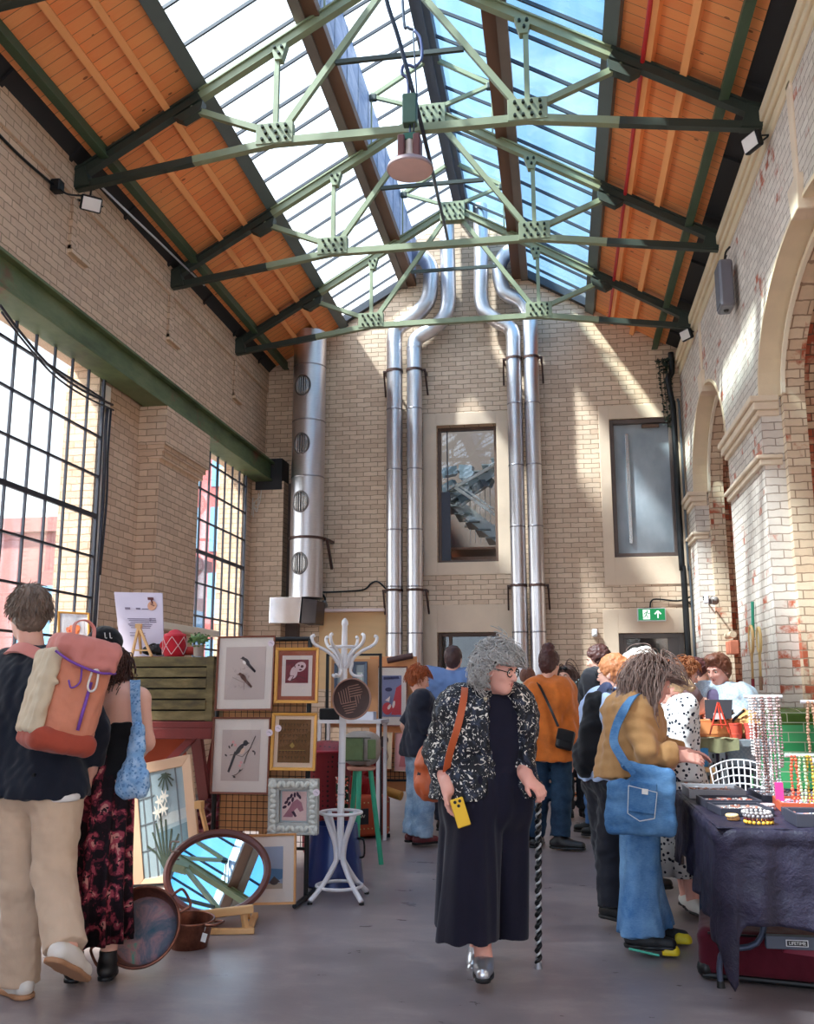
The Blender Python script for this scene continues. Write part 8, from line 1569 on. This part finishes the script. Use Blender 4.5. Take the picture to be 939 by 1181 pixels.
# ledge and cable on the end wall
za = atY(405, 704, E_Y)[2]; x0, x1 = atY(369,704,E_Y)[0], atY(445,704,E_Y)[0]
m = MB(); m.bx(x0, x1, E_Y-.16, E_Y, za-.03, za+.015); tag(m.build('wall_shelf', mat((222,196,190), .4, .2), org=(x0,E_Y,za), bevel=.004), 'long pale metal shelf fixed to the end wall between duct and flue pipes', 'shelf')
m = MB(); m.bx(x0, x1, E_Y-.02, E_Y+.005, 1.35, za-.03); struct(m.build('trim_timber_panel', mat((226,184,134), .6, 0, .12, 3, stretch=(.6,1,4))))
m = MB(); m.tube(bez([atY(362,681,E_Y-.03), atY(372,683,E_Y-.03), atY(400,682,E_Y-.03), atY(420,680,E_Y-.03), atY(428,673,E_Y-.03), atY(436,671,E_Y-.03), atY(446,680,E_Y-.03)], 5), .014, 6); m.tube(bez([atY(370,683,E_Y-.03), atY(375,690,E_Y-.03), atY(374,698,E_Y-.03)], 4), .016, 6); tag(m.build('black_conduit', M_BLACKMETAL, smooth='all', org=atY(400,682,E_Y)), 'black conduit cable running above the shelf on the end wall', 'cable')
c = atY(374,697,E_Y-.1); t_ = thing('wall_lamp', 'small round bulkhead lamp at the end of the black conduit', 'lamp', c); m = MB(); m.lathe([(.03,.06),(.045,.03),(.06,-.02),(.05,-.05),(.0,-.06)], c, 16); m.build('lamp_shade', mat((120,112,108), .3, .4), t_, smooth=True); m = MB(); m.cyl(c+V3(0,0,.05), c+V3(0,.1,.05), .015, .015, 8); m.build('arm', M_BLACKMETAL, t_)
# exit sign
c = atY(751.5,708.8,E_Y-.06); t_ = thing('exit_sign', 'green running-man emergency exit sign on the end wall', 'sign', c); w2, h2 = .205, .098; m = MB(); m.bx(c[0]-w2, c[0]+w2, E_Y-.085, E_Y, c[2]-h2, c[2]+h2); m.build('casing', M_WHITEP, t_, bevel=.006)
EM = NT('exit_green'); em = EM.n('ShaderNodeEmission'); em.inputs[0].default_value = lin((24,140,80)); em.inputs[1].default_value = .35; ad = EM.n('ShaderNodeAddShader'); EM.l(em.outputs[0], ad.inputs[0]); EM.l(EM.bsdf(lin((20,124,70)), .4), ad.inputs[1]); EM = EM.done(ad.outputs[0])
yf = E_Y-.087; m = MB(); m.bx(c[0]-w2+.014, c[0]+w2-.014, yf-.002, yf, c[2]-h2+.014, c[2]+h2-.014); m.build('green_face', EM, t_)
WM = NT('exit_white'); em = WM.n('ShaderNodeEmission'); em.inputs[0].default_value = (1,1,1,1); em.inputs[1].default_value = .5; ad = WM.n('ShaderNodeAddShader'); WM.l(em.outputs[0], ad.inputs[0]); WM.l(WM.bsdf((.9,.9,.9,1), .5), ad.inputs[1]); WM = WM.done(ad.outputs[0])
S = lambda u, v: V3(c[0]+u, yf-.003, c[2]+v); m = MB(); m.bar(S(.09,-.055), S(.09,.045), .016, .003, up=(0,1,0)); m.bar(S(.045,.005), S(.09,.05), .018, .003, up=(0,1,0)); m.bar(S(.135,.005), S(.09,.05), .018, .003, up=(0,1,0)); m.build('up_arrow', WM, t_)
m = MB(); m.bx(c[0]-.125, c[0]-.025, yf-.004, yf-.002, c[2]-.07, c[2]+.07); dr = m.build('door_pictogram', WM, t_); yq = yf-.006; S = lambda u, v: V3(c[0]+u, yq, c[2]+v)
m = MB(); m.cyl(S(-.062,.048)+V3(0,.002,0), S(-.062,.048)-V3(0,.001,0), .013, .013, 14)
for a, b2 in (((-.068,.034),(-.080,-.005)),((-.072,.030),(-.100,.020)),((-.100,.020),(-.112,-.002)),((-.066,.030),(-.044,.012)),((-.044,.012),(-.028,.020)),((-.080,-.005),(-.058,-.030)),((-.058,-.030),(-.064,-.062)),((-.082,-.005),(-.098,-.038)),((-.098,-.038),(-.124,-.044))): m.bar(S(*a), S(*b2), .013, .003, up=(0,1,0))
m.build('running_figure', EM, dr)
m = MB(); m.tube(bez([atY(750,701,E_Y-.03), atY(751,694,E_Y-.03), atY(757,691,E_Y-.03), atY(780,693,E_Y-.03), atY(790,691,E_Y-.03), atY(799,687,E_Y-.03)], 5), .013, 6); m.tube(bez([atY(787,691,E_Y-.03), atY(793,694,E_Y-.03), atY(798,698,E_Y-.03)], 4), .010, 6); tag(m.build('sign_cable', M_BLACKMETAL, smooth='all', org=atY(770,692,E_Y)), 'black cable looping from the exit sign to the corner pipe', 'cable')
c = atY(686,730,E_Y-.05); t_ = thing('motion_sensor', 'small white sensor on the end wall above the sunglasses woman', 'sensor', c); m = MB(); m.cbox(c, (.04,.045,.055), None, .012); m.build('housing', M_WHITEP, t_, bevel=.006); m = MB(); m.sphere(c+V3(0,-.03,-.02), (.035,.03,.03), 12, 8); m.build('lens', mat((236,232,226), .3), t_, smooth='all')
# corner downpipe
X = XR-.10; pts = [V3(X-.03,E_Y-.12,6.45), V3(X-.03,E_Y-.12,6.15), V3(X-.10,E_Y-.16,6.0), V3(X-.06,E_Y-.12,5.7), V3(X-.04,E_Y-.12,5.4), V3(X-.04,E_Y-.12,3.2), V3(X-.02,E_Y-.12,2.9), V3(X-.02,E_Y-.12,0)]
t_ = thing('corner_downpipe', 'black downpipe in the right corner beside the metal door', 'pipe', (X,E_Y-.12,0)); m = MB(); m.tube(bez(pts, 6), .045, 12); m.build('pipe', M_BLACKMETAL, t_, smooth='all'); m = MB(); m.tube([p_+V3(.09,-.02,0) for p_ in bez(pts[3:], 6)], .018, 8); m.build('cable_conduit', mat((84,90,96), .4, .4), t_, smooth='all')
rg = np.random.RandomState(2); m = MB(); tz = V3(XR-.22,E_Y-.08,6.35)
for i in range(260): k = rg.rand(); p_ = tz+V3(rg.uniform(-.14,.12)*(1-.5*k),rg.uniform(-.08,.04),-1.1*k*k); a, b2, _ = frame_from(rg.randn(3)); L = .02+.02*rg.rand(); m.add([p_-a*L, p_+b2*L*.6, p_+a*L, p_-b2*L*.6], [(0,1,2,3)])
t_ = thing('wall_ivy', 'dark creeper hanging down the end wall in the right corner', 'plant', tz); o = m.build('leaves', mat((38,46,30), .6, 0, .3, 20), t_); m = MB(); [m.tube(bez([tz+V3(dx,.03,.05), tz+V3(dx*.7,.03,-.4), tz+V3(dx*.8+.03,.04,-.9-.3*abs(dx))], 5), .006, 5) for dx in (-.1,-.03,.04,.1)]; m.build('stems', mat((50,40,32), .7), t_)
# pendant lamp on T1 hook
Y = 7.72; c = atY(473,197,Y); r = abs(atY(499,197,Y)[0]-atY(447,197,Y)[0])/2; t_ = thing('pendant_lamp', 'old industrial pendant lamp hanging from the ridge on a hook and chain', 'lamp', c)
m = MB(); m.lathe([(r,0),(r*1.03,.012),(r*.96,.05),(r*.62,.09),(r*.45,.12)], c, 36, closed_ends=False); m.build('lamp_shade', mat((168,140,138), .45, .1, .15, 12), t_, smooth=True); m = MB(); m.lathe([(.001,.004),(r*.98,.004),(r*.98,.0),(r*.6,-.012),(.001,-.016)], c, 36); m.build('lens', mat((206,168,160), .35, 0, .12, 10), t_, smooth=True)
m = MB(); m.cbox(c+V3(-.07,0,.20), (.032,.09,.12), None, .01); m.cbox(c+V3(.07,0,.20), (.032,.09,.12), None, .01); m.build('gear_housing', mat((110,62,56), .45, .2, .2), t_, bevel=.006); m = MB(); m.lathe([(.05,.10),(.06,.16),(.045,.2),(.05,.3),(.02,.33)], c, 16); m.build('lamp_holder', mat((222,196,180), .4, .2), t_, smooth=True)
g0 = c+V3(0,0,.30); m = MB(); m.cbox(g0+V3(0,0,.02), (.06,.05,.035), None, .008); m.build('clamp_block', mat((46,92,72), .45, .2), t_, bevel=.004); m = MB(); m.cbox(c+V3(.0,0,.60), (.065,.05,.15), None, .01); m.build('pulley_block', mat((78,98,80), .45, .3), t_, bevel=.006)
ztop = 8.95; m = MB(); m.tube([c+V3(0,0,.33), c+V3(0,0,.46)], .010, 8); m.tube(bez([c+V3(-.01,0,.75), c+V3(-.02,0,.92), c+V3(-.07,0,.98), c+V3(-.06,0,1.06), c+V3(.0,0,1.06), c+V3(.05,0,1.04), c+V3(.11,0,1.13), c+V3(.10,0,1.32), c+V3(.04,0,1.42)], 6), .015, 8); m.build('hook', mat((96,100,132), .4, .6), t_, smooth='all')
m = MB(); m.tube(bez([c+V3(.04,0,1.42), c+V3(-.02,0,1.46), c+V3(-.06,0,1.6), V3(c[0]-.12,Y,ztop)], 6), .014, 8); m.tube([c+V3(.03,-.02,.33), c+V3(.07,-.02,.7), c+V3(.03,0,1.42)], .008, 6); m.build('chain', mat((70,76,88), .4, .5), t_, smooth='all')
rp = [atY(446,0,7.5), atY(460,45,7.6), atY(480,120,7.8), atY(497,190,8.6), atY(507,235,10.2), atY(513,260,11.0), atY(518,285,12.3)]
m = MB(); m.tube(bez([V3(rp[0][0]-.02,7.4,rp[0][2]+.3)]+rp, 6), .020, 8); tag(m.build('hanging_rod', mat((54,58,70), .4, .5), smooth='all', org=rp[3]), 'dark rod and cable slung through the trusses past the pendant lamp', 'rod')
# floodlights
def flood(label, c, aim, cat='floodlight'):
    t_ = thing('floodlight', label, cat, c); A = np.stack(frame_from(aim), 1); m = MB(); m.cbox(c, (.10,.075,.03), A, .012); m.build('housing', M_BLACKMETAL, t_, bevel=.004); m = MB(); m.box(c+A[:,2]*.031, (.085,.06,.003), A); m.build('lens', mat((230,222,216), .2), t_); m = MB(); m.tube([c+A[:,0]*.11, c+A[:,0]*.11-A[:,2]*.10, c-A[:,0]*.11-A[:,2]*.10, c-A[:,0]*.11], .009, 8); m.tube([c-A[:,2]*.10, c-A[:,2]*.10+V3(0,.02,.14)], .010, 6); m.build('bracket', M_BLACKMETAL, t_)
flood('black floodlight below the left foot of the second truss', atY(105,235,7.95), norm(V3(.55,-.65,-.55))); flood('floodlight below the right foot of the nearest full truss', atY(868,164,8.0), norm(V3(-.85,-.45,-.25))); flood('floodlight at the far right end of the eaves', atY(792,386,12.8), norm(V3(-.8,-.5,-.3)))
c = atX(66,215,XU+.06); m = MB(); m.cbox(c, (.05,.05,.06), None, .01); t_ = thing('junction_box', 'black junction box on the left wall at the truss foot, fed by a wall cable', 'junction box', c); m.build('box_body', M_BLACKMETAL, t_, bevel=.005); m = MB(); m.tube(bez([c+V3(-.02,0,0), V3(XU+.02,7.0,c[2]-.02), V3(XU+.02,6.0,c[2]+.02), V3(XU+.02,4.2,c[2]+.02)], 6), .014, 6); m.tube(bez([c, c+V3(.12,-.02,-.1), atY(100,226,7.97)], 5), .010, 6); m.build('cable', M_BLACKMETAL, t_, smooth='all')
m = MB(); m.tube([V3(XG-.02,8.1,6.33), V3(-4.42,11.0,6.52)], .012, 6); tag(m.build('eaves_cable', mat((190,190,194), .5), smooth='all', org=(-4.45,9.6,6.4)), 'pale cable strung along the left eaves', 'cable')
X = XR-.07; c = atX(836,331,X-.05); t_ = thing('wall_speaker', 'grey box loudspeaker high on the right wall', 'speaker', c); m = MB(); m.cbox(c, (.07,.14,.26), None, .02); m.build('cabinet', mat((112,108,116), .4, .1, .08), t_, bevel=.01); m = MB(); m.cbox(c+V3(-.072,0,0), (.006,.115,.225), None, .01); m.build('grille', mat((88,86,94), .6), t_); m = MB(); m.tube(bez([c+V3(.0,-.06,.25), c+V3(.03,-.02,.38), c+V3(.08,0,.45)], 4), .012, 6); m.tube([c+V3(0,.06,.25), c+V3(.04,.0,.36)], .010, 6); m.lathe([(.02,-.28),(.03,-.26)], c, 10); m.build('bracket', M_BLACKMETAL, t_)
# red sprinkler pipe under the right roof boards
x = CX+2.28; m = MB(); m.tube([(x,YB+.3,zroof(x)-.12),(x,E_Y-.3,zroof(x)-.12)], .022, 10); tag(m.build('sprinkler_pipe', mat((196,36,40), .4, 0, .05), smooth=True, org=(x,8,zroof(x)-.1)), 'thin red pipe running under the right roof boards', 'pipe')
# loose cables by the left windows
m = MB(); X = XG-.05; pts = [atX(0,352,X-.1), atX(25,385,X-.1), atX(60,425,X-.15), atX(95,450,X-.2), atX(130,467,XL+.05)]; m.tube(bez(pts, 8), .013, 6); m.tube(bez([p_+V3(.0,.03,-.05) for p_ in pts], 8), .010, 6); q = atX(124,470,XL+.03)
m.tube(bez([q, q+V3(.02,-.05,-.3), q+V3(0,.02,-.9), q+V3(.02,-.03,-1.6), q+V3(0,0,-2.4)], 6), .018, 6); m.tube(bez([q+V3(0,.08,0), q+V3(.02,.03,-.5), q+V3(0,.10,-1.0), q+V3(.0,.05,-1.8)], 6), .012, 6); tag(m.build('window_cables', mat((44,44,54), .5), smooth='all', org=q), 'loose black cables draped across the big window and down its jamb', 'cable')
q = atX(291,582,XL+.03); m = MB(); [m.tube(bez([q, q+V3(.06+.05*math.cos(a),.05*math.sin(a),.12*math.sin(a*2)), q+V3(.09+.07*math.cos(a),.1*math.sin(a)-.05,.22*math.cos(a))], 4), .008, 5) for a in np.linspace(0,5.5,7)]; tag(m.build('cable_bundle', mat((214,206,196), .5), smooth='all', org=q), 'tangle of pale wires at the top of the far window jamb', 'cable')
